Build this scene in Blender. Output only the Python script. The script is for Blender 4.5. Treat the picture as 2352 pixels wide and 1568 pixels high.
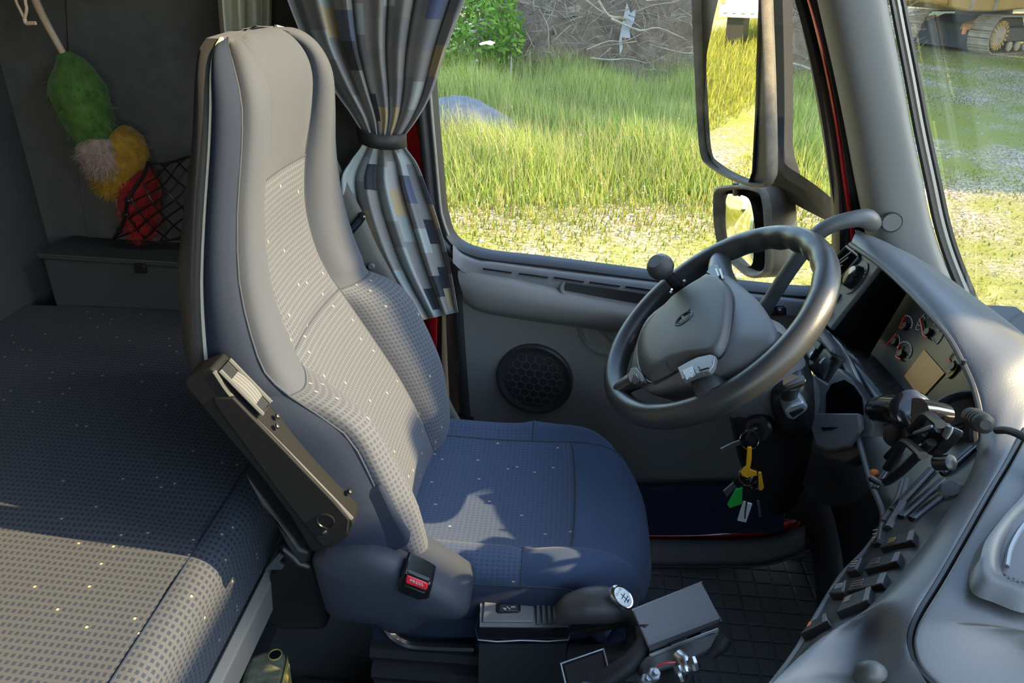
import bpy, bmesh, math, random
import numpy as np
from mathutils import Vector, Matrix

for o in list(bpy.data.objects):
    bpy.data.objects.remove(o)
SC = bpy.context.scene
COL = SC.collection
random.seed(7)
RNG = np.random.default_rng(7)

# ---------------------------------------------------------------- camera
W, H, FPX = 2352, 1568, 1700.0
CAM = np.array([0.0, 0.0, 1.32])
_y, _p, _r = math.radians(-3.2), math.radians(27.5), math.radians(2.3)
FW = np.array([math.sin(_y) * math.cos(_p), math.cos(_y) * math.cos(_p), -math.sin(_p)])
_rt = np.cross(FW, [0, 0, 1.0]); _rt /= np.linalg.norm(_rt)
_up = np.cross(_rt, FW)
RT = math.cos(_r) * _rt + math.sin(_r) * _up
UP = -math.sin(_r) * _rt + math.cos(_r) * _up
cd = bpy.data.cameras.new('camera')
cd.sensor_width = 36.0
cd.lens = FPX / W * 36.0
cd.clip_start = 0.02
cd.clip_end = 400
cam = bpy.data.objects.new('camera', cd)
COL.objects.link(cam)
cam.matrix_world = Matrix(((RT[0], UP[0], -FW[0], CAM[0]), (RT[1], UP[1], -FW[1], CAM[1]),
                           (RT[2], UP[2], -FW[2], CAM[2]), (0, 0, 0, 1)))
SC.camera = cam

# ---------------------------------------------------------------- light
SUN_AZ, SUN_EL = -4.5, 33.0        # azimuth from forward (+X) towards the driver's side (+Y)
_a, _e = math.radians(SUN_AZ), math.radians(SUN_EL)
SUN = Vector((math.cos(_e) * math.cos(_a), math.cos(_e) * math.sin(_a), math.sin(_e)))
sl = bpy.data.lights.new('sun', 'SUN')
sl.energy = 16.0
sl.color = (1.0, 0.70, 0.36)
sl.angle = math.radians(0.53)
so = bpy.data.objects.new('sun', sl)
COL.objects.link(so)
so.rotation_euler = SUN.to_track_quat('Z', 'Y').to_euler()
so.location = (6, 6, 8)
wd = bpy.data.worlds.new('sky')
SC.world = wd
wd.use_nodes = True
nt = wd.node_tree
sky = nt.nodes.new('ShaderNodeTexSky')
sky.sky_type = 'NISHITA'
sky.sun_disc = False
sky.sun_elevation = _e
sky.sun_rotation = math.radians(90 - SUN_AZ)
sky.air_density = 1.2
sky.dust_density = 1.0
bg = nt.nodes['Background']
bg.inputs['Strength'].default_value = 1.0
nt.links.new(sky.outputs[0], bg.inputs[0])
vs = SC.view_settings
vs.view_transform = 'Standard'
vs.look = 'None'
vs.exposure = 0.12
vs.gamma = 1.0
vs.use_curve_mapping = False

# ---------------------------------------------------------------- helpers
def ray(u, v):
    return FW + ((u - W / 2) / FPX) * RT - ((v - H / 2) / FPX) * UP

def P(u, v, X=None, Y=None, Z=None, D=None):
    """the point seen at image position (u, v) that lies on the plane X=, Y= or Z="""
    d = ray(u, v)
    if X is not None: t = X / d[0]
    elif Y is not None: t = Y / d[1]
    elif Z is not None: t = (Z - CAM[2]) / d[2]
    else: t = D
    return CAM + t * d

def PP(u, v, p0, n):
    d = ray(u, v)
    return CAM + d * (np.dot(np.asarray(p0) - CAM, n) / np.dot(d, n))

def nz(v):
    v = np.asarray(v, float)
    return v / np.linalg.norm(v)

WL = {}
def empty(name, loc, label=None, cat=None, group=None, kind=None):
    o = bpy.data.objects.new(name, None)
    o.empty_display_size = 0.05
    COL.objects.link(o)
    o.location = loc
    WL[o.name] = np.array(loc, float)
    tag(o, label, cat, group, kind)
    return o

def tag(o, label=None, cat=None, group=None, kind=None):
    if label: o['label'] = label
    if cat: o['category'] = cat
    if group: o['group'] = group
    if kind: o['kind'] = kind
    return o

def mk(name, V, F, m, parent=None, smooth=True, bevel=0, seg=2, sub=0, uv=None, solid=0, ang=35, loc=None, label=None, mats=None, fm=None):
    V = np.asarray(V, float).reshape(-1, 3)
    if parent is not None:
        base = WL[parent.name]
    elif loc is not None:
        base = np.array(loc, float)
    else:
        base = np.array([(V[:, 0].min() + V[:, 0].max()) / 2, (V[:, 1].min() + V[:, 1].max()) / 2, V[:, 2].min()])
    me = bpy.data.meshes.new(name)
    me.from_pydata((V - base).tolist(), [], [list(map(int, f)) for f in F])
    if m is not None:
        me.materials.append(m)
    for mm in (mats or []):
        me.materials.append(mm)
    if fm is not None:
        me.polygons.foreach_set('material_index', fm)
    if uv is not None:
        ul = me.uv_layers.new(name='UVMap')
        idx = np.empty(len(me.loops), int)
        me.loops.foreach_get('vertex_index', idx)
        ul.data.foreach_set('uv', np.asarray(uv, float)[idx].ravel())
    bm = bmesh.new(); bm.from_mesh(me)
    bmesh.ops.recalc_face_normals(bm, faces=bm.faces)
    bm.to_mesh(me); bm.free()
    if smooth:
        me.polygons.foreach_set('use_smooth', [True] * len(me.polygons))
        if not sub:
            me.set_sharp_from_angle(angle=math.radians(ang))
    me.update()
    o = bpy.data.objects.new(name, me)
    COL.objects.link(o)
    if parent is not None:
        o.parent = parent
        WL[o.name] = base
    else:
        o.location = base
        WL[o.name] = base
    if solid:
        s = o.modifiers.new('s', 'SOLIDIFY'); s.thickness = solid; s.offset = 0
    if bevel:
        b = o.modifiers.new('b', 'BEVEL'); b.width = bevel; b.segments = seg; b.limit_method = 'ANGLE'
        b.angle_limit = math.radians(30); b.harden_normals = False
    if sub:
        s = o.modifiers.new('u', 'SUBSURF'); s.levels = sub; s.render_levels = sub
    if label: o['label'] = label
    return o

def cr(pts, n=6, closed=False):
    """Catmull-Rom through pts, n steps per span"""
    p = np.asarray(pts, float)
    if len(p) < 3 and not closed:
        return np.array([p[0] + (p[-1] - p[0]) * k / n for k in range(n + 1)])
    if closed:
        q = np.vstack([p[-1], p, p[0], p[1]])
        spans = len(p)
    else:
        q = np.vstack([2 * p[0] - p[1], p, 2 * p[-1] - p[-2]])
        spans = len(p) - 1
    out = []
    for i in range(spans):
        a, b, c, d = q[i:i + 4]
        for k in range(n):
            t = k / n
            out.append(0.5 * (2 * b + (c - a) * t + (2 * a - 5 * b + 4 * c - d) * t * t + (3 * b - a - 3 * c + d) * t ** 3))
    if not closed:
        out.append(p[-1])
    return np.array(out)

def grid_faces(r, c, cu=False, cv=False):
    F = []
    for i in range(r if cv else r - 1):
        for j in range(c if cu else c - 1):
            F.append((i * c + j, i * c + (j + 1) % c, ((i + 1) % r) * c + (j + 1) % c, ((i + 1) % r) * c + j))
    return F

def grid_uv(G):
    """metric uv on a grid of points"""
    G = np.asarray(G)
    du = np.linalg.norm(np.diff(G, axis=1), axis=2).mean(0)
    dv = np.linalg.norm(np.diff(G, axis=0), axis=2).mean(1)
    u = np.concatenate([[0], np.cumsum(du)]); v = np.concatenate([[0], np.cumsum(dv)])
    return np.stack(np.meshgrid(u, v), -1).reshape(-1, 2)

def loft(name, rows, m, parent=None, nu=0, nv=0, cu=False, cap=False, **k):
    """surface through rows of points; nu / nv smooth it by splines"""
    R = [np.asarray(r, float) for r in rows]
    if nu:
        R = [cr(r, nu, cu) for r in R]
    G = np.array(R)
    if nv:
        G = np.stack([cr(G[:, j], nv) for j in range(G.shape[1])], 1)
    r, c = G.shape[:2]
    F = grid_faces(r, c, cu)
    if cap:
        F.append(tuple(range(c - 1, -1, -1)))
        F.append(tuple((r - 1) * c + j for j in range(c)))
    if 'uv' not in k:
        k['uv'] = grid_uv(G)
    return mk(name, G.reshape(-1, 3), F, m, parent, **k)

def frame_along(p):
    p = np.asarray(p, float)
    T = np.gradient(p, axis=0)
    T /= np.linalg.norm(T, axis=1)[:, None] + 1e-12
    n = np.cross(T[0], [0, 0, 1.0])
    if np.linalg.norm(n) < 0.1: n = np.cross(T[0], [1.0, 0, 0])
    n = nz(n); N = [n]
    for i in range(1, len(p)):
        n = N[-1] - T[i] * np.dot(N[-1], T[i]); N.append(nz(n))
    N = np.array(N)
    return T, N, np.cross(T, N)

def tube(name, pts, r, m, parent=None, n=10, step=5, closed=False, flat=1.0, cap=True, **k):
    p = cr(pts, step, closed) if step else np.asarray(pts, float)
    L = len(p)
    if np.isscalar(r):
        rr = np.full(L, r)
    else:
        rr = np.interp(np.linspace(0, 1, L), np.linspace(0, 1, len(r)), r)
    T, N, B = frame_along(p)
    th = np.linspace(0, 2 * math.pi, n, endpoint=False)
    V = p[:, None] + rr[:, None, None] * (np.cos(th)[None, :, None] * N[:, None] + flat * np.sin(th)[None, :, None] * B[:, None])
    F = grid_faces(L, n, True, closed)
    if cap and not closed:
        F.append(tuple(range(n))); F.append(tuple((L - 1) * n + j for j in range(n)))
    return mk(name, V.reshape(-1, 3), F, m, parent, **k)

def prism(name, poly, vec, m, parent=None, bevel=0.003, hole=None, **k):
    p = np.asarray(poly, float); n = len(p); v = np.asarray(vec, float)
    V = np.vstack([p, p + v])
    F = [tuple(range(n - 1, -1, -1)), tuple(range(n, 2 * n))]
    F += [(i, (i + 1) % n, n + (i + 1) % n, n + i) for i in range(n)]
    return mk(name, V, F, m, parent, bevel=bevel, **k)

def box(name, c, ax, ay, az, m, parent=None, bevel=0.003, **k):
    """box from centre and three half-axis vectors"""
    c, ax, ay, az = (np.asarray(q, float) for q in (c, ax, ay, az))
    V = [c + sx * ax + sy * ay + sz * az for sz in (-1, 1) for sx, sy in ((-1, -1), (1, -1), (1, 1), (-1, 1))]
    F = [(3, 2, 1, 0), (4, 5, 6, 7), (0, 1, 5, 4), (1, 2, 6, 5), (2, 3, 7, 6), (3, 0, 4, 7)]
    return mk(name, V, F, m, parent, bevel=bevel, **k)

def basis(d):
    d = nz(d)
    a = np.cross(d, [0, 0, 1.0])
    if np.linalg.norm(a) < 0.05: a = np.cross(d, [1.0, 0, 0])
    a = nz(a)
    return a, np.cross(d, a), d

def lathe(name, c, d, prof, m, parent=None, n=32, sx=1.0, sy=1.0, ab=None, **k):
    """turned shape: prof is [(height, radius)]"""
    c = np.asarray(c, float)
    a, b, d = basis(d) if ab is None else (nz(ab[0]), nz(ab[1]), nz(d))
    V, F = [], []
    th = np.linspace(0, 2 * math.pi, n, endpoint=False)
    for h, r in prof:
        V += [c + d * h + a * r * sx * math.cos(t) + b * r * sy * math.sin(t) for t in th]
    F = grid_faces(len(prof), n, True)
    if prof[0][1] > 1e-6: F.append(tuple(range(n - 1, -1, -1)))
    if prof[-1][1] > 1e-6: F.append(tuple((len(prof) - 1) * n + j for j in range(n)))
    return mk(name, V, F, m, parent, **k)

def patch(name, G, m, parent=None, puff=0.0, edge=0.18, **k):
    """an upholstery panel: grid puffed up between its seams"""
    G = np.asarray(G, float)
    if puff:
        du = np.gradient(G, axis=1); dv = np.gradient(G, axis=0)
        N = np.cross(du, dv); N /= np.linalg.norm(N, axis=2)[..., None] + 1e-9
        r, c = G.shape[:2]
        f = lambda n: np.clip(np.minimum(np.arange(n), n - 1 - np.arange(n)) / (edge * (n - 1)), 0, 1)
        g = lambda x: 1 - (1 - x) ** 2
        w = g(f(r))[:, None] * g(f(c))[None, :]
        G = G + N * (w * puff)[..., None]
    return mk(name, G.reshape(-1, 3), grid_faces(*G.shape[:2]), m, parent, **dict(dict(uv=grid_uv(G), ang=80), **k))

def text(name, s, p0, ux, uy, size, m, parent, depth=0.0004):
    """flat raised lettering: ux reading direction, uy up"""
    cu = bpy.data.curves.new(name, 'FONT')
    cu.body = s; cu.size = 1.0; cu.align_x = 'CENTER'; cu.align_y = 'CENTER'
    t = bpy.data.objects.new(name, cu); COL.objects.link(t)
    dg = bpy.context.evaluated_depsgraph_get()
    me = t.evaluated_get(dg).to_mesh()
    ux, uy = nz(ux), nz(uy); n = nz(np.cross(ux, uy))
    V = [np.asarray(p0) + (ux * v.co.x + uy * v.co.y) * size + n * depth for v in me.vertices]
    F = [list(f.vertices) for f in me.polygons]
    t.evaluated_get(dg).to_mesh_clear()
    bpy.data.objects.remove(t)
    return mk(name, V, F, m, parent, smooth=False)

# ---------------------------------------------------------------- materials
def mat(name, col, rough=0.5, metal=0.0, bump=0.0, bscale=600.0, var=0.0, vscale=12.0, sheen=0.0, spec=0.5, col2=None, coat=0.0):
    m = bpy.data.materials.new(name); m.use_nodes = True
    t = m.node_tree; b = t.nodes['Principled BSDF']
    b.inputs['Base Color'].default_value = (*col, 1)
    b.inputs['Roughness'].default_value = rough
    b.inputs['Metallic'].default_value = metal
    b.inputs['Specular IOR Level'].default_value = spec
    if coat: b.inputs['Coat Weight'].default_value = coat
    if sheen:
        b.inputs['Sheen Weight'].default_value = sheen
        b.inputs['Sheen Roughness'].default_value = 0.4
    tc = t.nodes.new('ShaderNodeTexCoord')
    if var or col2:
        n = t.nodes.new('ShaderNodeTexNoise'); n.inputs['Scale'].default_value = vscale; n.inputs['Detail'].default_value = 6
        t.links.new(tc.outputs['Object'], n.inputs['Vector'])
        r = t.nodes.new('ShaderNodeValToRGB')
        c2 = col2 or tuple(min(1, c * (1 + var)) for c in col)
        c1 = col if col2 else tuple(c * (1 - var) for c in col)
        r.color_ramp.elements[0].color = (*c1, 1); r.color_ramp.elements[1].color = (*c2, 1)
        r.color_ramp.elements[0].position = 0.3; r.color_ramp.elements[1].position = 0.7
        t.links.new(n.outputs['Fac'], r.inputs[0]); t.links.new(r.outputs[0], b.inputs['Base Color'])
    if bump:
        n = t.nodes.new('ShaderNodeTexNoise'); n.inputs['Scale'].default_value = bscale; n.inputs['Detail'].default_value = 3
        t.links.new(tc.outputs['Object'], n.inputs['Vector'])
        bp = t.nodes.new('ShaderNodeBump'); bp.inputs['Strength'].default_value = bump; bp.inputs['Distance'].default_value = 0.002
        t.links.new(n.outputs['Fac'], bp.inputs['Height']); t.links.new(bp.outputs[0], b.inputs['Normal'])
    return m

def node(t, kind, **inp):
    n = t.nodes.new(kind)
    for k, v in inp.items():
        if k.startswith('_'): setattr(n, k[1:], v)
        else: n.inputs[k].default_value = v
    return n

def weave(name, base, ground, su=0.0085, sv=0.0085, fleck=0.03, fcol=(0.40, 0.37, 0.27), fill=0.55, sheen=0.08, fs=0.5):
    """woven upholstery: little rectangles on a lighter ground with pale flecks (uv in metres)"""
    m = bpy.data.materials.new(name); m.use_nodes = True
    t = m.node_tree; b = t.nodes['Principled BSDF']
    b.inputs['Roughness'].default_value = 0.85
    b.inputs['Sheen Weight'].default_value = sheen
    b.inputs['Specular IOR Level'].default_value = 0.2
    uv = t.nodes.new('ShaderNodeUVMap')
    sc = node(t, 'ShaderNodeVectorMath', _operation='MULTIPLY'); sc.inputs[1].default_value = (1 / su, 1 / sv, 1)
    t.links.new(uv.outputs[0], sc.inputs[0])
    fr = node(t, 'ShaderNodeVectorMath', _operation='FRACTION'); t.links.new(sc.outputs[0], fr.inputs[0])
    fl = node(t, 'ShaderNodeVectorMath', _operation='FLOOR'); t.links.new(sc.outputs[0], fl.inputs[0])
    sp = t.nodes.new('ShaderNodeSeparateXYZ'); t.links.new(fr.outputs[0], sp.inputs[0])
    a = node(t, 'ShaderNodeMath', _operation='LESS_THAN'); a.inputs[1].default_value = fill; t.links.new(sp.outputs[0], a.inputs[0])
    c = node(t, 'ShaderNodeMath', _operation='LESS_THAN'); c.inputs[1].default_value = fill; t.links.new(sp.outputs[1], c.inputs[0])
    k = node(t, 'ShaderNodeMath', _operation='MULTIPLY'); t.links.new(a.outputs[0], k.inputs[0]); t.links.new(c.outputs[0], k.inputs[1])
    wn = node(t, 'ShaderNodeTexWhiteNoise', _noise_dimensions='2D'); t.links.new(fl.outputs[0], wn.inputs['Vector'])
    g = node(t, 'ShaderNodeMath', _operation='GREATER_THAN'); g.inputs[1].default_value = 1 - fleck; t.links.new(wn.outputs['Value'], g.inputs[0])
    g2 = node(t, 'ShaderNodeMath', _operation='MULTIPLY'); t.links.new(g.outputs[0], g2.inputs[0])
    a3 = node(t, 'ShaderNodeMath', _operation='LESS_THAN'); a3.inputs[1].default_value = fs * 0.8; t.links.new(sp.outputs[0], a3.inputs[0])
    c3 = node(t, 'ShaderNodeMath', _operation='LESS_THAN'); c3.inputs[1].default_value = fs; t.links.new(sp.outputs[1], c3.inputs[0])
    k3 = node(t, 'ShaderNodeMath', _operation='MULTIPLY'); t.links.new(a3.outputs[0], k3.inputs[0]); t.links.new(c3.outputs[0], k3.inputs[1])
    t.links.new(k3.outputs[0], g2.inputs[1])
    m1 = node(t, 'ShaderNodeMix', _data_type='RGBA'); m1.inputs[6].default_value = (*ground, 1); m1.inputs[7].default_value = (*base, 1)
    t.links.new(k.outputs[0], m1.inputs[0])
    m2 = node(t, 'ShaderNodeMix', _data_type='RGBA'); m2.inputs[7].default_value = (*fcol, 1)
    t.links.new(m1.outputs[2], m2.inputs[6]); t.links.new(g2.outputs[0], m2.inputs[0])
    t.links.new(m2.outputs[2], b.inputs['Base Color'])
    bp = t.nodes.new('ShaderNodeBump'); bp.inputs['Strength'].default_value = 0.35; bp.inputs['Distance'].default_value = 0.001
    t.links.new(k.outputs[0], bp.inputs['Height']); t.links.new(bp.outputs[0], b.inputs['Normal'])
    return m

def glass(name, tint=(0.93, 0.96, 0.95), refl=0.25):
    m = bpy.data.materials.new(name); m.use_nodes = True
    t = m.node_tree; t.nodes.remove(t.nodes['Principled BSDF'])
    out = t.nodes['Material Output']
    tr = t.nodes.new('ShaderNodeBsdfTransparent'); tr.inputs[0].default_value = (*tint, 1)
    gl = t.nodes.new('ShaderNodeBsdfGlossy'); gl.inputs['Roughness'].default_value = 0.0
    fr = t.nodes.new('ShaderNodeFresnel'); fr.inputs[0].default_value = 1.45
    mu = node(t, 'ShaderNodeMath', _operation='MULTIPLY'); mu.inputs[1].default_value = refl
    mx = t.nodes.new('ShaderNodeMixShader')
    t.links.new(fr.outputs[0], mu.inputs[0]); t.links.new(mu.outputs[0], mx.inputs[0])
    t.links.new(tr.outputs[0], mx.inputs[1]); t.links.new(gl.outputs[0], mx.inputs[2])
    t.links.new(mx.outputs[0], out.inputs[0])
    return m

M = {}
M['plastic'] = mat('grey_plastic', (0.085, 0.088, 0.09), 0.48, bump=0.12, bscale=900)
M['plastic_l'] = mat('light_grey_plastic', (0.13, 0.135, 0.14), 0.5, bump=0.15, bscale=700)
M['plastic_d'] = mat('dark_plastic', (0.03, 0.031, 0.033), 0.45, bump=0.1, bscale=900)
M['black'] = mat('black_plastic', (0.012, 0.012, 0.013), 0.35)
M['armplastic'] = mat('armrest_plastic', (0.013, 0.0138, 0.015), 0.55, bump=0.1, bscale=900, spec=0.12)
M['coverplastic'] = mat('seat_cover_plastic', (0.030, 0.036, 0.050), 0.5, bump=0.1, bscale=900, spec=0.25)
M['gloss'] = mat('glossy_black', (0.010, 0.010, 0.012), 0.12)
M['rubber'] = mat('black_rubber', (0.018, 0.018, 0.019), 0.6)
M['dash'] = mat('dash_leather', (0.11, 0.115, 0.12), 0.42, bump=0.12, bscale=420)
M['pillar'] = mat('pillar_trim', (0.15, 0.148, 0.14), 0.6, bump=0.15, bscale=700)
M['wallgrey'] = mat('grey_felt', (0.10, 0.10, 0.10), 0.9, bump=0.2, bscale=500, var=0.12, vscale=30)
M['walldark'] = mat('dark_felt', (0.055, 0.06, 0.062), 0.9, bump=0.2, bscale=500)
M['red'] = mat('red_paint', (0.42, 0.012, 0.016), 0.25, coat=0.5)
M['redplastic'] = mat('red_plastic', (0.75, 0.03, 0.04), 0.3)
M['chrome'] = mat('chrome', (0.75, 0.76, 0.78), 0.16, metal=1.0)
M['steel'] = mat('brushed_steel', (0.5, 0.51, 0.53), 0.32, metal=1.0)
M['silver'] = mat('silver_plastic', (0.30, 0.32, 0.34), 0.35, metal=0.5)
M['podsilver'] = mat('pod_silver', (0.16, 0.17, 0.18), 0.3, metal=0.3)
M['door'] = mat('door_grey_plastic', (0.19, 0.188, 0.182), 0.5, bump=0.12, bscale=900)
M['white'] = mat('white_mark', (0.8, 0.8, 0.78), 0.5)
M['orange'] = mat('orange_mark', (0.75, 0.22, 0.06), 0.5)
M['yellow'] = mat('yellow_plastic', (0.85, 0.42, 0.02), 0.4)
M['green'] = mat('green_plastic', (0.03, 0.42, 0.06), 0.35)
M['blue'] = mat('plain_blue_cloth', (0.040, 0.062, 0.116), 0.9, bump=0.25, bscale=1400, sheen=0.1, spec=0.2)
M['bluegrey'] = mat('plain_bluegrey_cloth', (0.060, 0.070, 0.094), 0.85, bump=0.2, bscale=1400, sheen=0.15, spec=0.25)
M['bluedark'] = mat('plain_navy_cloth', (0.022, 0.030, 0.052), 0.9, bump=0.25, bscale=1400, spec=0.12)
M['weave'] = weave('seat_weave', (0.034, 0.056, 0.112), (0.052, 0.072, 0.120), su=0.0068, sv=0.0085, fill=0.6, fleck=0.016, fs=0.5)
M['weave_back'] = weave('seat_back_weave', (0.052, 0.063, 0.090), (0.090, 0.098, 0.118), su=0.0068, sv=0.0085, fill=0.6, fleck=0.014, fs=0.5)
M['weave_bed'] = weave('bed_weave', (0.024, 0.034, 0.060), (0.062, 0.070, 0.088), su=0.0105, sv=0.0085, fleck=0.014, fs=0.42)
M['seam'] = mat('seam_thread', (0.03, 0.04, 0.06), 0.8)
M['piping'] = mat('pale_piping', (0.38, 0.38, 0.36), 0.5)
M['beige'] = mat('beige_rail', (0.30, 0.28, 0.25), 0.55)
M['belt'] = mat('grey_webbing', (0.10, 0.10, 0.095), 0.7, bump=0.3, bscale=2000)
M['glass'] = glass('clear_glass')
# ---------------------------------------------------------------- the setting: cab shell
M['roof'] = mat('roof_lining', (0.28, 0.28, 0.27), 0.9)
def struct(o, label=None):
    o['kind'] = 'structure'
    if label: o['label'] = label
    return o

def slab(name, lo, hi, m, bevel=0.0, parent=None):
    lo = np.array(lo, float); hi = np.array(hi, float); c = (lo + hi) / 2; h = (hi - lo) / 2
    return box(name, c, (h[0], 0, 0), (0, h[1], 0), (0, 0, h[2]), m, parent, bevel=bevel)

M['floor'] = mat('rubber_floor', (0.115, 0.116, 0.11), 0.7, bump=0.3, bscale=300)
M['carpet'] = mat('black_carpet', (0.022, 0.023, 0.026), 0.95, bump=1.0, bscale=450)
fl = struct(slab('floor', (-1.22, -0.85, -0.06), (1.0, 1.60, 0.0), M['floor']), 'dark rubber cab floor')
# square tread blocks moulded into the rubber mat in the driver's footwell
mt = empty('footwell_mat', (0.45, 1.1, 0.0), 'black rubber mat of square tread blocks in the driver footwell', 'floor mat')
slabm = slab('mat_base', (0.16, 0.55, 0.0005), (0.86, 1.50, 0.006), M['floor'], 0.002, mt)
tile = None
for i in range(15):
    for j in range(21):
        x = 0.20 + i * 0.044; y = 0.58 + j * 0.044
        if tile is None:
            tile = slab('tread_block', (x - 0.0195, y - 0.0195, 0.006), (x + 0.0195, y + 0.0195, 0.0095), M['floor'], 0.0015, mt)
            t0 = (x, y)
        elif i * 21 + j < 300:
            t = tile.copy(); COL.objects.link(t); t.location = (x - t0[0], y - t0[1], 0); t.parent = mt
# raised carpeted tunnel between the seats
tn = struct(loft('floor_tunnel', [[(x, 0.965, 0.0), (x, 0.955, 0.055), (x, 0.935, 0.072), (x, 0.90, 0.066), (x, 0.86, 0.06), (x, 0.2, 0.06), (x, -0.3, 0.06), (x, -0.32, 0.0)] for x in (-0.44, -0.2, -0.04, 0.12)], M['carpet'], None, ang=60, uv=None), 'ribbed black carpet on the raised floor tunnel')
tn.name = 'floor_tunnel'
# raised ribs of the carpet
for k in range(9):
    y = 0.87 - 0.028 * k
    tube('carpet_rib', [(-0.43, y, 0.0605), (0.0, y, 0.0605), (0.12, y, 0.0605)], 0.004, M['carpet'], tn, n=6, step=1)

def holed_wall(name, m, quads):
    V, F = [], []
    for q in quads:
        n = len(V); V += q; F.append((n, n + 1, n + 2, n + 3))
    return struct(mk(name, V, F, m, solid=0.03, smooth=False, loc=V[0]))

WR = -1.235
slab_r = struct(slab('wall_rear', (WR - 0.05, -0.85, -0.06), (WR, 1.70, 1.95), M['walldark']), 'dark grey rear wall of the sleeper')
slab_l = struct(slab('wall_left', (WR, 1.63, -0.06), (-0.52, 1.68, 1.95), M['wallgrey']), 'grey felt side wall of the sleeper')
hd = struct(slab('trim_1', (-0.52, 1.50, 1.42), (0.62, 1.60, 1.95), M['roof']), 'header above the driver door')
bp = struct(loft('trim_2', [[P(540, -420, Y=1.63), P(620, -420, Y=1.50), P(850, -420, Y=1.46), P(890, -420, Y=1.56)], [P(560, -60, Y=1.63), P(640, -60, Y=1.50), P(860, -60, Y=1.46), P(900, -60, Y=1.56)],
                            [P(560, 300, Y=1.63), P(660, 300, Y=1.50), P(860, 300, Y=1.46), P(930, 300, Y=1.56)],
                            [P(600, 700, Y=1.63), P(700, 700, Y=1.52), P(930, 700, Y=1.48), P(965, 700, Y=1.57)],
                            [P(640, 1100, Y=1.63), P(760, 1100, Y=1.52), P(970, 1100, Y=1.50), P(1000, 1100, Y=1.58)]], M['walldark'], None, nu=4, nv=3, solid=0.004),
            'dark trim of the B-pillar behind the driver seat')
rf = struct(slab('ceiling', (WR, -0.85, 1.92), (0.32, 1.70, 1.97), M['roof']), 'pale cab headliner')
pw = struct(slab('wall_right', (WR, -0.90, -0.06), (-0.20, -0.85, 1.95), M['walldark']), 'grey side wall behind the passenger seat')
fw = struct(slab('wall_front', (0.92, -0.85, -0.06), (0.98, 1.5, 0.70), M['plastic_d']), 'dark firewall under the dashboard')
wl2 = struct(slab('trim_3', (0.62, 1.47, -0.06), (0.95, 1.55, 0.62), M['plastic_d']), 'kick panel ahead of the driver door')

# A-pillar trim, windscreen seal, jamb
ia = [P(1796, -400, Y=1.385), P(1872, -60, Y=1.40), P(1899, 60, Y=1.405), P(1926, 180, Y=1.41), P(1950, 300, Y=1.42), P(1972, 420, Y=1.42), P(1988, 500, Y=1.42), P(2000, 570, Y=1.42), P(2020, 700, Y=1.42)]
oa = [P(1954, -400, Y=1.385), P(2022, -60, Y=1.40), P(2046, 60, Y=1.405), P(2070, 180, Y=1.41), P(2092, 300, Y=1.41), P(2118, 420, Y=1.41), P(2136, 510, Y=1.405), P(2160, 590, Y=1.40), P(2200, 690, Y=1.40)]
rows = []
for a, b in zip(ia, oa):
    c = (a + b) / 2 + np.array([-0.012, -0.035, 0])
    rows.append([a + np.array([0.01, 0.06, 0]), a + np.array([0, 0.012, 0]), a * 0.8 + b * 0.2 + np.array([-0.01, -0.026, 0]), c, a * 0.2 + b * 0.8 + np.array([0, -0.024, 0]), b, b + np.array([0.02, 0.05, 0])])
ap = struct(loft('trim_4', rows, M['pillar'], None, nu=4, nv=4), 'smooth grey A-pillar trim beside the windscreen')
c = P(2048, 510, Y=1.3745)
ab = basis((-0.12, -1, 0.05))
lathe('pillar_plug', c + np.array([0, 0.0, 0]), (-0.15, -1, 0.1), [(-0.01, 0.0175), (0.0015, 0.0175), (0.003, 0.016), (0.0032, 0.0)], M['pillar'], ap, n=28)
tube('plug_gap', [c + np.array([-0.0006, -0.0015, 0]) + 0.0181 * (math.cos(t) * ab[0] + math.sin(t) * ab[1]) for t in np.linspace(0, 2 * math.pi, 20, endpoint=False)], 0.0012, M['black'], ap, n=6, step=2, closed=True)
# windscreen seal strips
def strip(name, pts, w0, w1, m, y, th=0.012, parent=None, **k):
    """a strip between two image-space edges at depth y, extruded outwards"""
    a = [P(u - 0, v, Y=y) for u, v in pts]
    rows = []
    for (u, v) in pts:
        t = (v + 60) / 760.0
        w = w0 + (w1 - w0) * t
        rows.append([P(u, v, Y=y + th), P(u, v, Y=y), P(u + w * 0.5, v, Y=y - 0.004), P(u + w, v, Y=y), P(u + w, v, Y=y + th)])
    return loft(name, rows, m, parent, nv=4, **k)
seal_line = [(1960, -400), (2030, -60), (2053, 60), (2076, 180), (2098, 300), (2123, 420), (2142, 510), (2166, 590), (2206, 690)]
ws = struct(strip('trim_5', seal_line, 12, 16, M['rubber'], 1.43), 'black rubber windscreen seal')
strip('seal_lip', [(u + 13, v) for u, v in seal_line], 12, 16, M['beige'], 1.45, parent=ws)
strip('seal_outer', [(u + 26, v) for u, v in seal_line], 12, 17, M['rubber'], 1.46, parent=ws)
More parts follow.
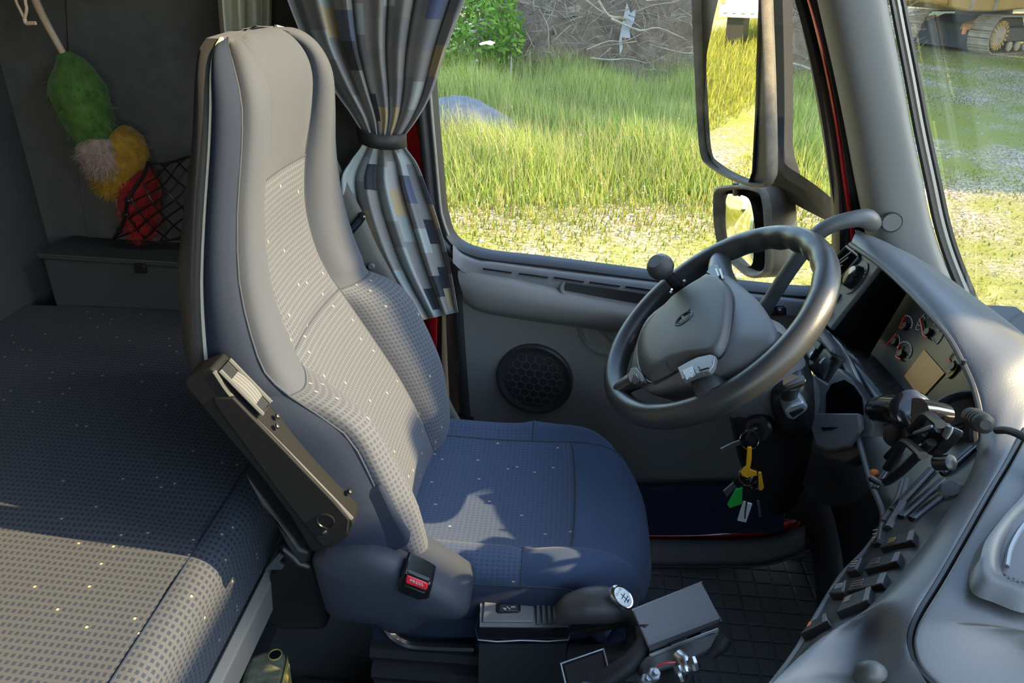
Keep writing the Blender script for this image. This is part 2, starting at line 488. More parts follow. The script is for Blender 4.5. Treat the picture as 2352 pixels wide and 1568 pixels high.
# windscreen glass and right-hand pillar
wb = P(2200, 690, Y=1.46); wt = P(2050, -60, Y=1.46)
dx = (wt - wb) / (wt[2] - wb[2])
def wpt(z, y): return np.array([wb[0], 0, wb[2]]) * 0 + np.array([wb[0] + dx[0] * (z - wb[2]) + 0.02, y, z])
gl = struct(mk('window_2', [wpt(0.62, 1.47), wpt(0.62, -0.80), wpt(1.92, -0.80), wpt(1.92, 1.47)], [(0, 1, 2, 3)], M['glass'], smooth=False, solid=0.005), 'large clear windscreen')
ap2 = struct(tube('trim_6', [wpt(0.55, -0.83), wpt(1.2, -0.84), wpt(1.92, -0.84)], 0.05, M['pillar'], None), 'grey pillar on the passenger side')
tt = struct(slab('trim_7', (wpt(1.86, 0)[0] - 0.12, -0.85, 1.86), (wpt(1.86, 0)[0] + 0.04, 1.55, 1.97), M['roof']), 'header above the windscreen')
# red body jamb and black seals between door frame and A-pillar
jl = [(1742, -400), (1838, -60), (1872, 60), (1900, 180), (1922, 300), (1938, 420), (1950, 500), (1957, 570), (1965, 680)]
jb = struct(strip('trim_8', [(u + 12, v) for u, v in jl], 34, 44, M['rubber'], 1.475, 0.03), 'black door seal on the A-pillar')
strip('red_jamb', [(u - 2, v) for u, v in jl], 6, 13, M['red'], 1.468, 0.012, parent=jb)
strip('door_gap', [(u - 30, v) for u, v in jl], 27, 30, M['rubber'], 1.50, 0.02, parent=jb)
# sill: red painted step edge and dark trim below the door
sl_ = struct(loft('trim_9', [[P(u, v, Y=1.46), P(u, v2, Y=1.46), P(u, v2 + 10, Y=1.44)] for u, v, v2 in ((1380, 1225, 1236), (1500, 1228, 1236), (1620, 1225, 1236), (1700, 1212, 1236), (1760, 1202, 1232), (1800, 1194, 1220), (1838, 1188, 1194))], M['red'], None, nv=4, solid=0.004), 'red painted door sill edge')
loft('sill_trim', [[P(u, v, Y=1.435), P(u, v2, Y=1.39), P(u, v3, Y=1.375)] for u, v, v2, v3 in ((1380, 1238, 1290, 1300), (1620, 1240, 1288, 1300), (1760, 1235, 1285, 1296), (1850, 1205, 1255, 1275))], M['floor'], sl_, nu=3, nv=3, solid=0.003)
tube('mat_edge', [P(u, v, Y=1.37) for u, v in ((1380, 1300), (1620, 1300), (1760, 1296), (1860, 1262))], 0.004, M['rubber'], sl_, n=6)
# red B-pillar jamb behind the door
rb = struct(loft('trim_10', [[P(u, v, Y=1.64), P(u + w, v, Y=1.64), P(u + w + 2, v, Y=1.67)] for u, v, w in ((850, -400, 70), (895, -60, 60), (915, 100, 55), (938, 220, 40), (955, 290, 27), (970, 360, 26), (980, 440, 22), (985, 600, 20), (984, 720, 17), (986, 840, 15), (990, 1000, 12))], M['red'], None, nv=4, solid=0.004), 'red painted door jamb behind the curtain')
loft('jamb_seal', [[P(u, v, Y=1.635), P(u + w * 0.5, v, Y=1.62), P(u + w, v, Y=1.635)] for u, v, w in ((945, -400, 14), (960, -60, 14), (975, 220, 12), (984, 330, 12), (1000, 440, 14), (1008, 700, 14), (1002, 850, 26), (1006, 1000, 30))], M['rubber'], rb, nu=2, nv=4, solid=0.003)

loft('jamb_inner', [[P(996, v, Y=1.665), P(1030, v, Y=1.675), P(1072, v, Y=1.68)] for v in (560, 700, 850, 1050)], M['rubber'], rb, nu=2, solid=0.004)
# passenger door below its window, and an unseen upper bunk added to keep the sleeper dark
pd_ = struct(slab('door_2', (-0.20, -0.90, -0.06), (0.75, -0.84, 0.66), M['plastic']), 'passenger door below its window')
wr2 = struct(slab('trim_12', (-0.20, -0.90, 1.36), (0.62, -0.85, 1.95), M['roof']), 'header above the passenger door')
ubk = empty('shade_bunk', (-0.9, 0.4, 1.34), 'unseen grey upper bunk added to shade the sleeper', 'shade bunk')
slab('shade_board', (-1.22, -0.84, 1.34), (-0.66, 1.60, 1.42), M['wallgrey'], 0.01, ubk)
slab('shade_mattress', (-1.20, -0.82, 1.42), (-0.68, 1.58, 1.52), M['bluedark'], 0.03, ubk)
# ---------------------------------------------------------------- driver door, standing slightly open
DA = math.radians(8.0)
DH = np.array([0.62, 1.49, 0.0])
DE = np.array([-math.cos(DA), math.sin(DA), 0.0])     # towards the rear edge
DN = np.array([-math.sin(DA), -math.cos(DA), 0.0])    # into the cab
def D(u, v, off=0.0):
    return PP(u, v, DH + DN * off, DN)
dr = empty('door_1', D(1400, 1200), None, None, None, 'structure')
dr['label'] = 'grey driver door standing ajar'
gin = [(2, -400), (985, -60), (990, 120), (995, 223), (1006, 350), (1017, 469), (1024, 505), (1036, 540), (1066, 567), (1128, 585), (1262, 600), (1499, 631), (1731, 658), (1843, 668), (1885, 664), (1908, 652), (1917, 630), (1919, 560), (1916, 446), (1905, 357), (1874, 178), (1838, 0), (1822, -60)]
gin = [(985, -60)] + gin[2:]
G0 = np.array([D(u, v, 0.0) for u, v in gin])
cen = G0.mean(0)
def off_out(pts, d):
    """offset a polyline outwards in the door plane"""
    p = np.asarray(pts); t = np.gradient(p, axis=0); t /= np.linalg.norm(t, axis=1)[:, None]
    n = np.cross(t, DN); s = np.sign(((p - cen) * n).sum(1)).mean()
    return p + n * s * d
prof = [(-0.004, -0.022), (0.0, 0.004), (0.006, 0.014), (0.014, 0.012), (0.018, 0.018), (0.027, 0.020), (0.036, 0.012), (0.040, -0.025)]
rows = [off_out(G0, a) + DN * b for a, b in prof]
G1 = cr(G0, 3)
rows = [off_out(G1, a) + DN * b for a, b in prof]
loft('window_frame', rows, M['plastic_d'], dr, ang=60)
wn = empty('window_1', D(1400, 640, 0.0), None, None, None, 'structure'); wn['label'] = 'clear side window of the driver door'
Gg = list(off_out(G1, 0.004))
top = [D(1822, -330), D(985, -330)]
mk('pane', np.array(Gg + top) - DN * 0.004, [tuple(range(len(Gg) + 2))], M['glass'], wn, smooth=False, solid=0.004)
text('glass_stamp', 'E1  43R', D(1093, 552, -0.001), -DE, (0, 0, 1), 0.006, M['black'], wn, depth=0.0)
# upper frame outside the view
tp = [D(985, -60), D(985, -330), D(1822, -330), D(1822, -60)]
tube('window_header', [tp[0], tp[1], tp[2], tp[3]], 0.03, M['plastic_d'], dr, step=0, n=8)
# beige edge strip at the rear of the glass
tube('glass_guide', [D(u - 6, v, 0.012) for u, v in gin[:7]], 0.0035, M['beige'], dr, n=6)
# inner door panel
def ledge(u, v, off): return D(u, v, off)
us = [1046, 1060, 1120, 1262, 1500, 1731, 1880]
belt = [(1040, 565), (1068, 588), (1128, 606), (1262, 621), (1500, 650), (1731, 677), (1890, 694)]
# rows: belt edge, ledge inner edge at the slots, crease above the armrest
r0 = [D(u, v - 4, 0.012) for u, v in belt]
r1 = [D(u, v + 4, 0.030) for u, v in belt]
r2 = [D(u, v + 26, 0.044) for u, v in belt]
r3 = [D(u, v + 38, 0.05) for u, v in belt]
lg = loft('door_ledge', [r0, r1, r2, r3], M['plastic_l'], dr, nu=5, nv=4)
slot = None
for (ua, va, ub, vb) in ((1110, 616, 1176, 625), (1192, 627, 1260, 636), (1272, 636, 1342, 646), (1354, 647, 1425, 656), (1437, 657, 1508, 667)):
    a, b = D(ua, va, 0.0415), D(ub, vb, 0.0415)
    up = np.array([0, 0, 0.0024])
    prism('vent_slot', [a - up, b - up, b + up, a + up], DN * 0.004, M['black'], dr, bevel=0.0012)
# armrest roll along the door
arm_t = [(1052, 636), (1110, 645), (1200, 660), (1280, 676), (1380, 695), (1500, 716), (1640, 738), (1800, 762)]
arm_b = [(1066, 692), (1100, 712), (1180, 728), (1280, 742), (1400, 758), (1500, 772), (1640, 790), (1800, 812)]
rows = []
for k, ((ua, va), (ub, vb)) in enumerate(zip(arm_t, arm_b)):
    s = min(1.0, 0.35 + k * 0.4)
    A = D(ua, va - 16, 0.046); B = D(ua, va, 0.046 + 0.022 * s)
    C1 = D(ua * 0.6 + ub * 0.4, va * 0.6 + vb * 0.4, 0.05 + 0.035 * s); C2 = D(ub, vb - 10, 0.05 + 0.03 * s); E_ = D(ub, vb, 0.045 + 0.01 * s); F_ = D(ub, vb + 4, 0.02)
    rows.append([A, B, C1, C2, E_, F_])
loft('door_armrest', rows, M['door'], dr, nu=4, nv=4)
# pull pocket in the armrest
pk = [(1292, 650), (1298, 648), (1400, 661), (1530, 680), (1530, 704), (1400, 691), (1304, 680), (1291, 672)]
prism('pull_pocket', [D(u, v, 0.0475) for u, v in pk], DN * 0.0035, M['plastic_d'], dr, bevel=0.001)
tube('pocket_rim', [D(1296, 647, 0.05), D(1290, 660, 0.053), D(1293, 675, 0.06), D(1304, 683, 0.066)], [0.003, 0.006, 0.006, 0.003], M['plastic_l'], dr, n=8)
# lower panel
lo = [(1046, 600), (1050, 700), (1058, 800), (1064, 945), (1075, 1060), (1090, 1235), (1400, 1235), (1720, 1235), (1800, 1235), (1890, 700), (1500, 655), (1128, 606)]
prism('door_panel', [D(u, v, 0.030) for u, v in lo], -DN * 0.05, M['door'], dr, bevel=0.006)
# raised rear edge
loft('panel_edge', [[D(u - 14, v, 0.0), D(u - 10, v, 0.028), D(u, v, 0.036), D(u + 12, v, 0.034)] for u, v in ((1046, 600), (1052, 720), (1060, 840), (1068, 945), (1078, 1060))], M['plastic_d'], dr, nv=4, nu=3)
# lower storage step
loft('map_pocket', [[D(u, v, 0.03), D(u, v + 10, 0.075), D(u, v + 40, 0.085), D(u, v + 120, 0.08)] for u, v in ((1100, 1130), (1300, 1112), (1500, 1108), (1700, 1104), (1800, 1102))], M['bluedark'], dr, nu=3, nv=3)
# recess shaped handle cup right of the speaker
loft('handle_cup', [[D(1322, 745, 0.035), D(1340, 785, 0.036), D(1370, 812, 0.035), D(1440, 826, 0.034)], [D(1340, 742, 0.028), D(1355, 772, 0.026), D(1380, 792, 0.027), D(1440, 800, 0.03)], [D(1400, 752, 0.036), D(1405, 765, 0.032), D(1420, 778, 0.032), D(1450, 785, 0.033)]], M['plastic_l'], dr, nu=5, nv=4, solid=0.002)
# speaker
sc = D(1229, 868, 0.032); se = DE; sz = np.array([0, 0, 1.0])
r = np.linalg.norm(D(1317, 868, 0.032) - sc)
rz = np.linalg.norm(D(1229, 790, 0.032) - sc)
R_ = (r + rz) / 2
sp = lathe('speaker_ring', sc, DN, [(-0.002, R_), (0.010, R_), (0.013, R_ * 0.965), (0.012, R_ * 0.90), (0.009, R_ * 0.85), (0.0085, R_ * 0.8), (0.012, 0.0)], M['plastic_d'], dr, n=48, ab=(se, sz))
# hexagon ribs of the speaker grille
hx = R_ * 0.135
hv, hf = [], []
for i in range(-6, 7):
    for j in range(-6, 7):
        cx = hx * 1.732 * (i + (j % 2) * 0.5); cy = hx * 1.5 * j
        if math.hypot(cx, cy) > R_ * 0.72: continue
        n0 = len(hv)
        for rr_ in (hx * 0.995, hx * 0.90):
            for k in range(6):
                a = math.radians(60 * k + 30)
                x_, y_ = cx + rr_ * math.cos(a), cy + rr_ * math.sin(a)
                hv.append(sc + se * x_ + sz * y_ + DN * (0.0128 - 0.0035 * min(1, (math.hypot(x_, y_) / (R_ * 0.8))) + 0.0012))
        for k in range(6):
            hf.append((n0 + k, n0 + (k + 1) % 6, n0 + 6 + (k + 1) % 6, n0 + 6 + k))
M['hexrib'] = mat('grille_rib', (0.075, 0.076, 0.078), 0.6)
o = mk('grille_ribs', hv, hf, M['hexrib'], sp, smooth=False, solid=0.001)
o['kind'] = 'stuff'
# window switches seen through the wheel
plate = [(1757, 712), (1764, 700), (1795, 698), (1806, 706), (1806, 722), (1760, 724)]
sw = prism('switch_plate', [D(u, v, 0.052) for u, v in plate], DN * 0.006, M['black'], dr, bevel=0.002)
for cx in (1771, 1791):
    prism('window_switch', [D(cx - 8, 719, 0.059), D(cx + 8, 718, 0.059), D(cx + 7, 704, 0.059), D(cx - 7, 705, 0.059)], DN * 0.005, M['plastic_d'], dr, bevel=0.0015)
    prism('switch_mark', [D(cx - 3, 713, 0.0645), D(cx + 3, 713, 0.0645), D(cx + 3, 709, 0.0645), D(cx - 3, 709, 0.0645)], DN * 0.0004, M['white'], dr, bevel=0)
# door check strap at the rear lower corner
tube('door_latch', [D(1040, 955, 0.02), D(1062, 965, 0.03), D(1090, 965, 0.03)], 0.012, M['black'], dr, n=10)
for (u, v, w_) in ((1008, 850, 9), (1012, 862, 8), (1075, 962, 9)):
    lathe('latch_bolt', D(u, v, 0.01), DN, [(0, 0.006), (0.012, 0.006), (0.014, 0.003), (0.014, 0.0)], M['chrome'], dr, n=10)
# grab handle on the A-pillar
gh = tube('grab_handle', [P(2003, 512, Y=1.375), P(1990, 502, Y=1.345), P(1960, 503, Y=1.335), P(1915, 515, Y=1.335), P(1880, 535, Y=1.34), P(1850, 570, Y=1.35), P(1810, 625, Y=1.37), P(1775, 680, Y=1.39), P(1758, 706, Y=1.40), P(1750, 730, Y=1.43)], [0.017, 0.0185, 0.0155, 0.0145, 0.0145, 0.0145, 0.0145, 0.0145, 0.0145, 0.016, 0.017], M['plastic'], None, n=14, step=6)
tag(gh, 'curved grey grab handle on the A-pillar behind the steering wheel', 'handle')
# ---------------------------------------------------------------- driver seat
YC = 1.035
seat = empty('driver_seat', (-0.1, YC, 0.0), 'blue cloth driver seat with tall integrated headrest and folded armrest', 'seat')
#        z     xi     wi     xc     wc    xs     ws     xp     wp     xb     wb
TB = [(0.460, -0.208, 0.145, -0.178, 0.205, -0.192, 0.236, -0.270, 0.243, -0.31, 0.17),
      (0.540, -0.236, 0.148, -0.190, 0.211, -0.203, 0.243, -0.290, 0.252, -0.335, 0.18),
      (0.620, -0.272, 0.148, -0.205, 0.214, -0.222, 0.247, -0.316, 0.256, -0.362, 0.18),
      (0.700, -0.316, 0.145, -0.238, 0.214, -0.248, 0.247, -0.356, 0.254, -0.405, 0.18),
      (0.755, -0.345, 0.138, -0.268, 0.210, -0.276, 0.243, -0.396, 0.248, -0.445, 0.18),
      (0.800, -0.366, 0.128, -0.332, 0.200, -0.338, 0.233, -0.425, 0.238, -0.480, 0.18),
      (0.830, -0.382, 0.124, -0.352, 0.192, -0.364, 0.227, -0.436, 0.233, -0.497, 0.18),
      (0.880, -0.400, 0.122, -0.368, 0.186, -0.378, 0.222, -0.435, 0.230, -0.497, 0.175),
      (0.950, -0.410, 0.122, -0.378, 0.176, -0.388, 0.212, -0.430, 0.222, -0.490, 0.17),
      (1.030, -0.402, 0.122, -0.380, 0.162, -0.386, 0.196, -0.420, 0.208, -0.475, 0.155),
      (1.100, -0.386, 0.120, -0.372, 0.148, -0.378, 0.180, -0.410, 0.194, -0.460, 0.14),
      (1.150, -0.378, 0.116, -0.368, 0.138, -0.376, 0.166, -0.406, 0.180, -0.452, 0.13),
      (1.185, -0.384, 0.108, -0.378, 0.125, -0.386, 0.148, -0.408, 0.162, -0.446, 0.118),
      (1.208, -0.400, 0.090, -0.398, 0.100, -0.402, 0.120, -0.412, 0.136, -0.438, 0.10),
      (1.218, -0.418, 0.060, -0.418, 0.068, -0.418, 0.082, -0.420, 0.095, -0.430, 0.07)]
NB = 6
T_ = np.array(TB)
TT = np.stack([cr(T_[:, [0, j]], NB)[:, 1] for j in range(1, 11)], 1)
ZZ = cr(T_[:, [0, 0]], NB)[:, 0]
def lev(i): return i * NB
i_waist, i_head, i_top = lev(5), lev(9), lev(14)
def row_pts(k, s, which):
    xi, wi, xc, wc, xs, ws, xp, wp, xb, wb = TT[k]; z = ZZ[k]
    y = lambda w: YC - s * w * (1.0 if s * w > 0 else 0.90)            # s=+1 near (camera) side
    f_ = min(1.0, max(0.0, (0.83 - z) / 0.08)) * 0.016; xs += s * f_; xc += s * f_
    if which == 'center': return cr([(xi, y(wi), z), (xi - 0.006, y(wi * .5), z), (xi - 0.008, y(0), z), (xi - 0.006, y(-wi * .5), z), (xi, y(-wi), z)], 4)
    if which == 'bolster': return cr([(xs, y(ws), z), (xs * .45 + xc * .55 + 0.006, y(ws * .6 + wc * .4), z), (xc + 0.004, y(wc), z), (xc * .5 + xi * .5 + 0.008, y(wc * .45 + wi * .55), z), (xi, y(wi), z)], 3)
    if which == 'side': return cr([(xp, y(wp), z), (xp * .5 + xs * .5, y(max(wp, ws) + 0.004), z), (xs, y(ws), z)], 4)
    if which == 'shell': return cr([(xp, y(wp), z), (xp - 0.02, y(wp * 1.0), z), (xb + 0.006, y(wb * 1.02), z), (xb, y(wb * .6), z), (xb - 0.004, y(0), z), (xb, y(-wb * .6), z), (xb + 0.006, y(-wb * 1.02), z), (xp - 0.02, y(-wp), z), (xp, y(-wp), z)], 3)
def rows_of(a, b, s, which): return np.array([row_pts(k, s, which) for k in range(a, b + 1)])
back = mk('backrest', rows_of(0, len(ZZ) - 1, 1, 'shell').reshape(-1, 3), grid_faces(len(ZZ), 25), M['plastic_d'], seat, ang=70)
back.name = 'back_shell'
# crown of the headrest between shell and cover
k = len(ZZ) - 1
patch('lumbar_insert', rows_of(0, i_waist, 1, 'center'), M['weave_back'], seat, 0.012)
patch('upper_insert', rows_of(i_waist, i_head, 1, 'center'), M['weave_back'], seat, 0.010)
hp = rows_of(i_head, i_top, 1, 'center')
patch('head_panel', hp, M['bluegrey'], seat, 0.010)
for s in (1, -1):
    patch('lower_bolster', rows_of(0, i_waist, s, 'bolster')[:, ::s], M['weave_back'], seat, 0.012)
    patch('upper_bolster', rows_of(i_waist, i_top, s, 'bolster')[:, ::s], M['bluegrey'], seat, 0.008)
    patch('side_panel', rows_of(i_waist, i_top, s, 'side')[:, ::s], M['bluedark'], seat, 0.004)
    patch('lower_side_panel', rows_of(0, i_waist, s, 'side')[:, ::s], M['bluedark'], seat, 0.006)
# closing crown
loop = np.vstack([row_pts(k, 1, 'side'), row_pts(k, 1, 'bolster')[1:], row_pts(k, 1, 'center')[1:], row_pts(k, -1, 'bolster')[::-1][1:], row_pts(k, -1, 'side')[::-1][1:]])
shell_top = row_pts(k, 1, 'shell')
cn = np.array([-0.424, YC, 1.222])
lp = np.vstack([loop, shell_top[::-1][1:-1]])
mk('head_crown', np.vstack([lp, cn * 0.5 + lp * 0.5 + [0, 0, 0.002], cn[None]]), grid_faces(2, len(lp), True) + [(len(lp) + i, len(lp) + (i + 1) % len(lp), 2 * len(lp)) for i in range(len(lp))], M['bluegrey'], seat, ang=80)
# seams and piping
def seam(pts, r=0.0016, m='seam', name='seam'):
    return tube(name, pts, r, M[m], seat, n=6, step=1)
for s in (1, -1):
    seam([row_pts(k, s, 'bolster')[-1] for k in range(0, i_top + 1, 3)])
    seam([row_pts(k, s, 'bolster')[0] + np.array([0, -s * 0.001, 0]) for k in range(0, i_top + 1, 3)])
    seam([row_pts(k, s, 'shell')[0] + np.array([0, -s * 0.0015, 0]) for k in range(lev(5), i_top + 1, 3)], 0.0028, 'piping', 'piping')
    seam(row_pts(i_waist, s, 'bolster'))
seam(row_pts(i_waist, 1, 'center')); seam(row_pts(i_head, 1, 'center'))
# lower skirt flap of the backrest, camera side
fl_ = [(800, 1138), (840, 1134), (866, 1118), (878, 1116), (888, 1135), (908, 1178), (938, 1232), (941, 1244), (934, 1256), (905, 1271), (885, 1266), (840, 1244), (770, 1240)]
prism('backrest_skirt', [P(u, v, Y=0.780) for u, v in fl_], (0, 0.03, 0), M['bluedark'], seat, bevel=0.012, seg=3)

# cushion
YB = 1.055
def cx_profile(t):        # along the length: x, dz
    pr = cr([(-0.30, -0.02), (-0.22, 0.0), (-0.10, 0.0), (0.0, 0.004), (0.08, 0.010), (0.14, 0.006), (0.185, -0.015), (0.207, -0.05), (0.210, -0.10)], 5)
    return pr
CP = cx_profile(0)
def cush(x, dz, w, zt):
    f = max(0.0, (x - 0.02) / 0.19)
    shrink = 0.10 * (abs(w) / 0.22) ** 3 * f
    return (x - shrink, YB + w, 0.465 + zt + dz - 0.02 * f * (abs(w) / 0.22) ** 4)
wc_ = lambda L: [cush(x, dz, w, zt) for (w, zt) in L for x, dz in ()]
center_w = np.linspace(-0.150, 0.150, 17)
def cz(w): return 0.0 + 0.006 * (abs(w) / 0.15) ** 2
i_mid = next(i for i, p in enumerate(CP) if p[0] > 0.055)
i_bol = next(i for i, p in enumerate(CP) if p[0] > -0.02)
cen_rows = np.array([[cush(x, dz, w, cz(w)) for w in center_w] for x, dz in CP])
bw = [(0.150, 0.006), (0.163, 0.017), (0.178, 0.026), (0.195, 0.024), (0.207, 0.010), (0.213, -0.012)]
lowb = [(0.213, -0.012), (0.217, -0.035), (0.215, -0.065), (0.208, -0.095)]
def bol_rows(L, s, a, b):
    return np.array([[cush(x, dz, s * w, zt) for w, zt in L] for x, dz in CP[a:b + 1]])
def dens(G, n=3): return np.stack([cr(r, n) for r in G])
patch('cushion_insert', cen_rows[:i_mid + 1], M['weave'], seat, 0.008)
patch('cushion_front', cen_rows[i_mid:], M['blue'], seat, 0.006)
for s in (1, -1):
    patch('cushion_bolster', dens(bol_rows(bw, s, 0, i_bol)), M['weave'], seat, 0.006)
    patch('cushion_bolster_front', dens(bol_rows(bw, s, i_bol, len(CP) - 1)), M['blue'], seat, 0.006)
    patch('cushion_side', dens(bol_rows(lowb, s, 0, len(CP) - 1)), M['bluedark'], seat, 0.004)
    seam([cush(x, dz, s * 0.150, 0.0065) for x, dz in CP[::2]])
    seam([cush(x, dz, s * 0.213, -0.012) for x, dz in CP[::2]])
    seam([cush(CP[i_bol][0], CP[i_bol][1], s * w, zt + 0.001) for w, zt in bw])
seam([cush(CP[i_mid][0], CP[i_mid][1], w, cz(w) + 0.001) for w in center_w[::2]])
# lower front of the cushion
loft('cushion_base', [[(-0.26, YB - 0.205, z), (0.05, YB - 0.205, z), (0.13, YB - 0.19, z), (0.19, YB - 0.12, z), (0.20, YB, z), (0.19, YB + 0.12, z), (0.13, YB + 0.19, z), (0.05, YB + 0.205, z), (-0.26, YB + 0.205, z)] for z in (0.37, 0.34, 0.30)], M['bluedark'], seat, nu=4)
# pedestal with rubber bellows and floor frame
prism('pedestal', [(-0.26, YB - 0.17, 0.05), (0.12, YB - 0.17, 0.05), (0.12, YB + 0.17, 0.05), (-0.26, YB + 0.17, 0.05)], (0, 0, 0.27), M['black'], seat, bevel=0.02)
for k in range(4):
    z = 0.10 + 0.05 * k
    tube('bellows_fold', [(-0.27, YB - 0.18, z), (0.13, YB - 0.18, z), (0.13, YB + 0.18, z), (-0.27, YB + 0.18, z)], 0.02, M['rubber'], seat, closed=True, step=0, n=8)
prism('floor_rail', [(-0.30, YB - 0.2, 0.0), (0.16, YB - 0.2, 0.0), (0.16, YB + 0.2, 0.0), (-0.30, YB + 0.2, 0.0)], (0, 0, 0.05), M['plastic_d'], seat, bevel=0.01)
tube('seat_frame_bow', [P(880, 1432, Y=0.84), P(900, 1460, Y=0.83), P(940, 1480, Y=0.83), P(1010, 1486, Y=0.83), P(1090, 1488, Y=0.83)], 0.009, M['black'], seat, n=10)
tube('cable', [P(950, 1436, Y=0.86), P(1010, 1440, Y=0.86), P(1050, 1434, Y=0.86), P(1095, 1436, Y=0.86)], 0.003, M['black'], seat, n=6)
tube('cable', [P(950, 1450, Y=0.87), P(1020, 1466, Y=0.87), P(1095, 1458, Y=0.87)], 0.004, M['black'], seat, n=6)

# folded armrest
AY = 0.745
arm = [(423, 876), (428, 866), (462, 852), (482, 846), (490, 850), (537, 915), (645, 1022), (768, 1148), (808, 1190), (812, 1204), (800, 1232), (772, 1252), (754, 1260), (716, 1267), (666, 1183), (596, 1089), (488, 962), (432, 894)]
armo = prism('armrest', [P(u, v, Y=AY) for u, v in arm], (0, 0.040, 0), M['armplastic'], seat, bevel=0.008, seg=3)
# raised side plate of the armrest
ap_ = [(488, 916), (534, 913), (645, 1026), (766, 1152), (802, 1194), (798, 1226), (762, 1252), (740, 1256), (640, 1130), (560, 1020), (500, 940)]
prism('armrest_plate', [P(u, v, Y=AY - 0.004) for u, v in ap_], (0, 0.006, 0), M['armplastic'], armo, bevel=0.002)
c0 = P(748, 1196, Y=AY - 0.0045)
lathe('plate_plug', c0, (0, -1, 0), [(-0.002, 0.0125), (0.0008, 0.0125), (0.0012, 0.011), (-0.001, 0.010), (-0.001, 0.0)], M['black'], armo, n=24)
lathe('plate_screw', P(746, 1222, Y=AY - 0.005), (0, -1, 0), [(-0.001, 0.0026), (0.0012, 0.0026), (0.0016, 0.0)], M['steel'], armo, n=12)
# lever slot at the top of the armrest: frame and ribbed thumb wheel
e_a = nz(P(768, 1148, Y=AY) - P(537, 915, Y=AY)); e_n = nz(np.cross(e_a, (0, 1, 0)))
if e_n[0] < 0: e_n = -e_n
t0_ = P(497, 858, Y=AY) + np.array([0, 0.019, 0])
fr_ = [t0_ + e_a * a + np.array([0, b, 0]) for a, b in ((0, -0.014), (0.075, -0.014), (0.075, 0.014), (0, 0.014))]
tube('slot_frame', [q + e_n * 0.003 for q in fr_], 0.0028, M['plastic'], armo, closed=True, step=0, n=6)
prism('slot_floor', [q + e_n * 0.0008 for q in fr_], e_n * 0.0012, M['black'], armo, bevel=0)
for b in np.linspace(-0.008, 0.008, 4):
    tube('ribbed_wheel', [t0_ + e_a * a + np.array([0, b, 0]) + e_n * h for a, h in ((0.018, 0.001), (0.03, 0.003), (0.045, 0.0035), (0.06, 0.0015))], 0.0026, M['plastic_l'], armo, n=6)
for a, b in ((0.093, 0.008), (0.10, -0.006), (0.235, 0.006), (0.40, 0.008)):
    lathe('armrest_screw', t0_ + e_a * a + np.array([0, b, 0]) + e_n * 0.0, e_n, [(0, 0.004), (0.002, 0.004), (0.003, 0.002), (0.003, 0)], M['black'], armo, n=10)
tube('armrest_edge', [P(u, v, Y=AY + 0.002) for u, v in ((491, 852), (537, 916), (645, 1023), (768, 1149), (808, 1191))], 0.003, M['plastic'], armo, n=6)
# bracket behind the armrest
br = [(560, 1090), (640, 1195), (690, 1262), (712, 1268), (712, 1290), (690, 1300), (655, 1250), (630, 1200), (600, 1165)]
prism('armrest_bracket', [P(u, v, Y=0.80) for u, v in br], (0, 0.05, 0), M['plastic_d'], seat, bevel=0.006)

# moulded side cover with the belt buckle
sc1 = [(716, 1285), (722, 1272), (760, 1262), (815, 1256), (855, 1262), (895, 1278), (960, 1312), (1030, 1355), (1068, 1380), (1078, 1398), (1072, 1412), (1040, 1412), (1000, 1416), (960, 1440), (940, 1448), (900, 1446), (878, 1434), (866, 1425), (800, 1418), (760, 1408), (745, 1390), (728, 1330)]
n1 = len(sc1)
o1 = np.array([P(u, v, Y=0.765) for u, v in sc1]); mid = o1.mean(0)
rows = [o1 + [0, 0.075, 0], o1, mid + (o1 - mid) * 0.94 + [0, -0.010, 0], mid + (o1 - mid) * 0.80 + [0, -0.016, 0], mid + (o1 - mid) * 0.4 + [0, -0.02, 0], np.repeat(mid[None] + [0, -0.02, 0], n1, 0)]
loft('side_cover', rows, M['coverplastic'], seat, cu=True, ang=70)
# buckle
def BK(u, v, y=0.738): return P(u, v, Y=y)
bk = prism('belt_buckle', [BK(u, v) for u, v in ((927, 1310), (993, 1345), (984, 1378), (960, 1380), (912, 1360), (916, 1330))], (0, 0.04, 0), M['gloss'], seat, bevel=0.004, seg=3)
rbn = prism('release_button', [BK(u, v, 0.734) for u, v in ((934, 1320), (984, 1340), (980, 1358), (930, 1340))], (0, 0.012, 0), M['redplastic'], bk, bevel=0.003, seg=3)
text('button_word', 'PRESS', BK(957, 1337, 0.7335), nz(BK(984, 1345) - BK(932, 1325)), (0, 0, 1), 0.008, M['white'], bk, depth=0.0006)
prism('buckle_slot', [BK(u, v, 0.7345) for u, v in ((936, 1314), (986, 1334), (985, 1339), (935, 1319))], (0, 0.006, 0), M['black'], bk, bevel=0.0005)
prism('buckle_slot', [BK(u, v, 0.7345) for u, v in ((929, 1343), (976, 1362), (974, 1366), (927, 1348))], (0, 0.006, 0), M['black'], bk, bevel=0.0005)
# lower guard behind cover
prism('rear_guard', [P(u, v, Y=0.86) for u, v in ((640, 1250), (690, 1290), (720, 1300), (745, 1400), (750, 1450), (640, 1450), (590, 1420))], (0, 0.05, 0), M['black'], seat, bevel=0.01)
prism('hook_plate', [P(u, v, Y=0.85) for u, v in ((606, 1310), (640, 1272), (650, 1280), (640, 1292), (652, 1300), (648, 1308))], (0, 0.006, 0), M['plastic'], seat, bevel=0.001)
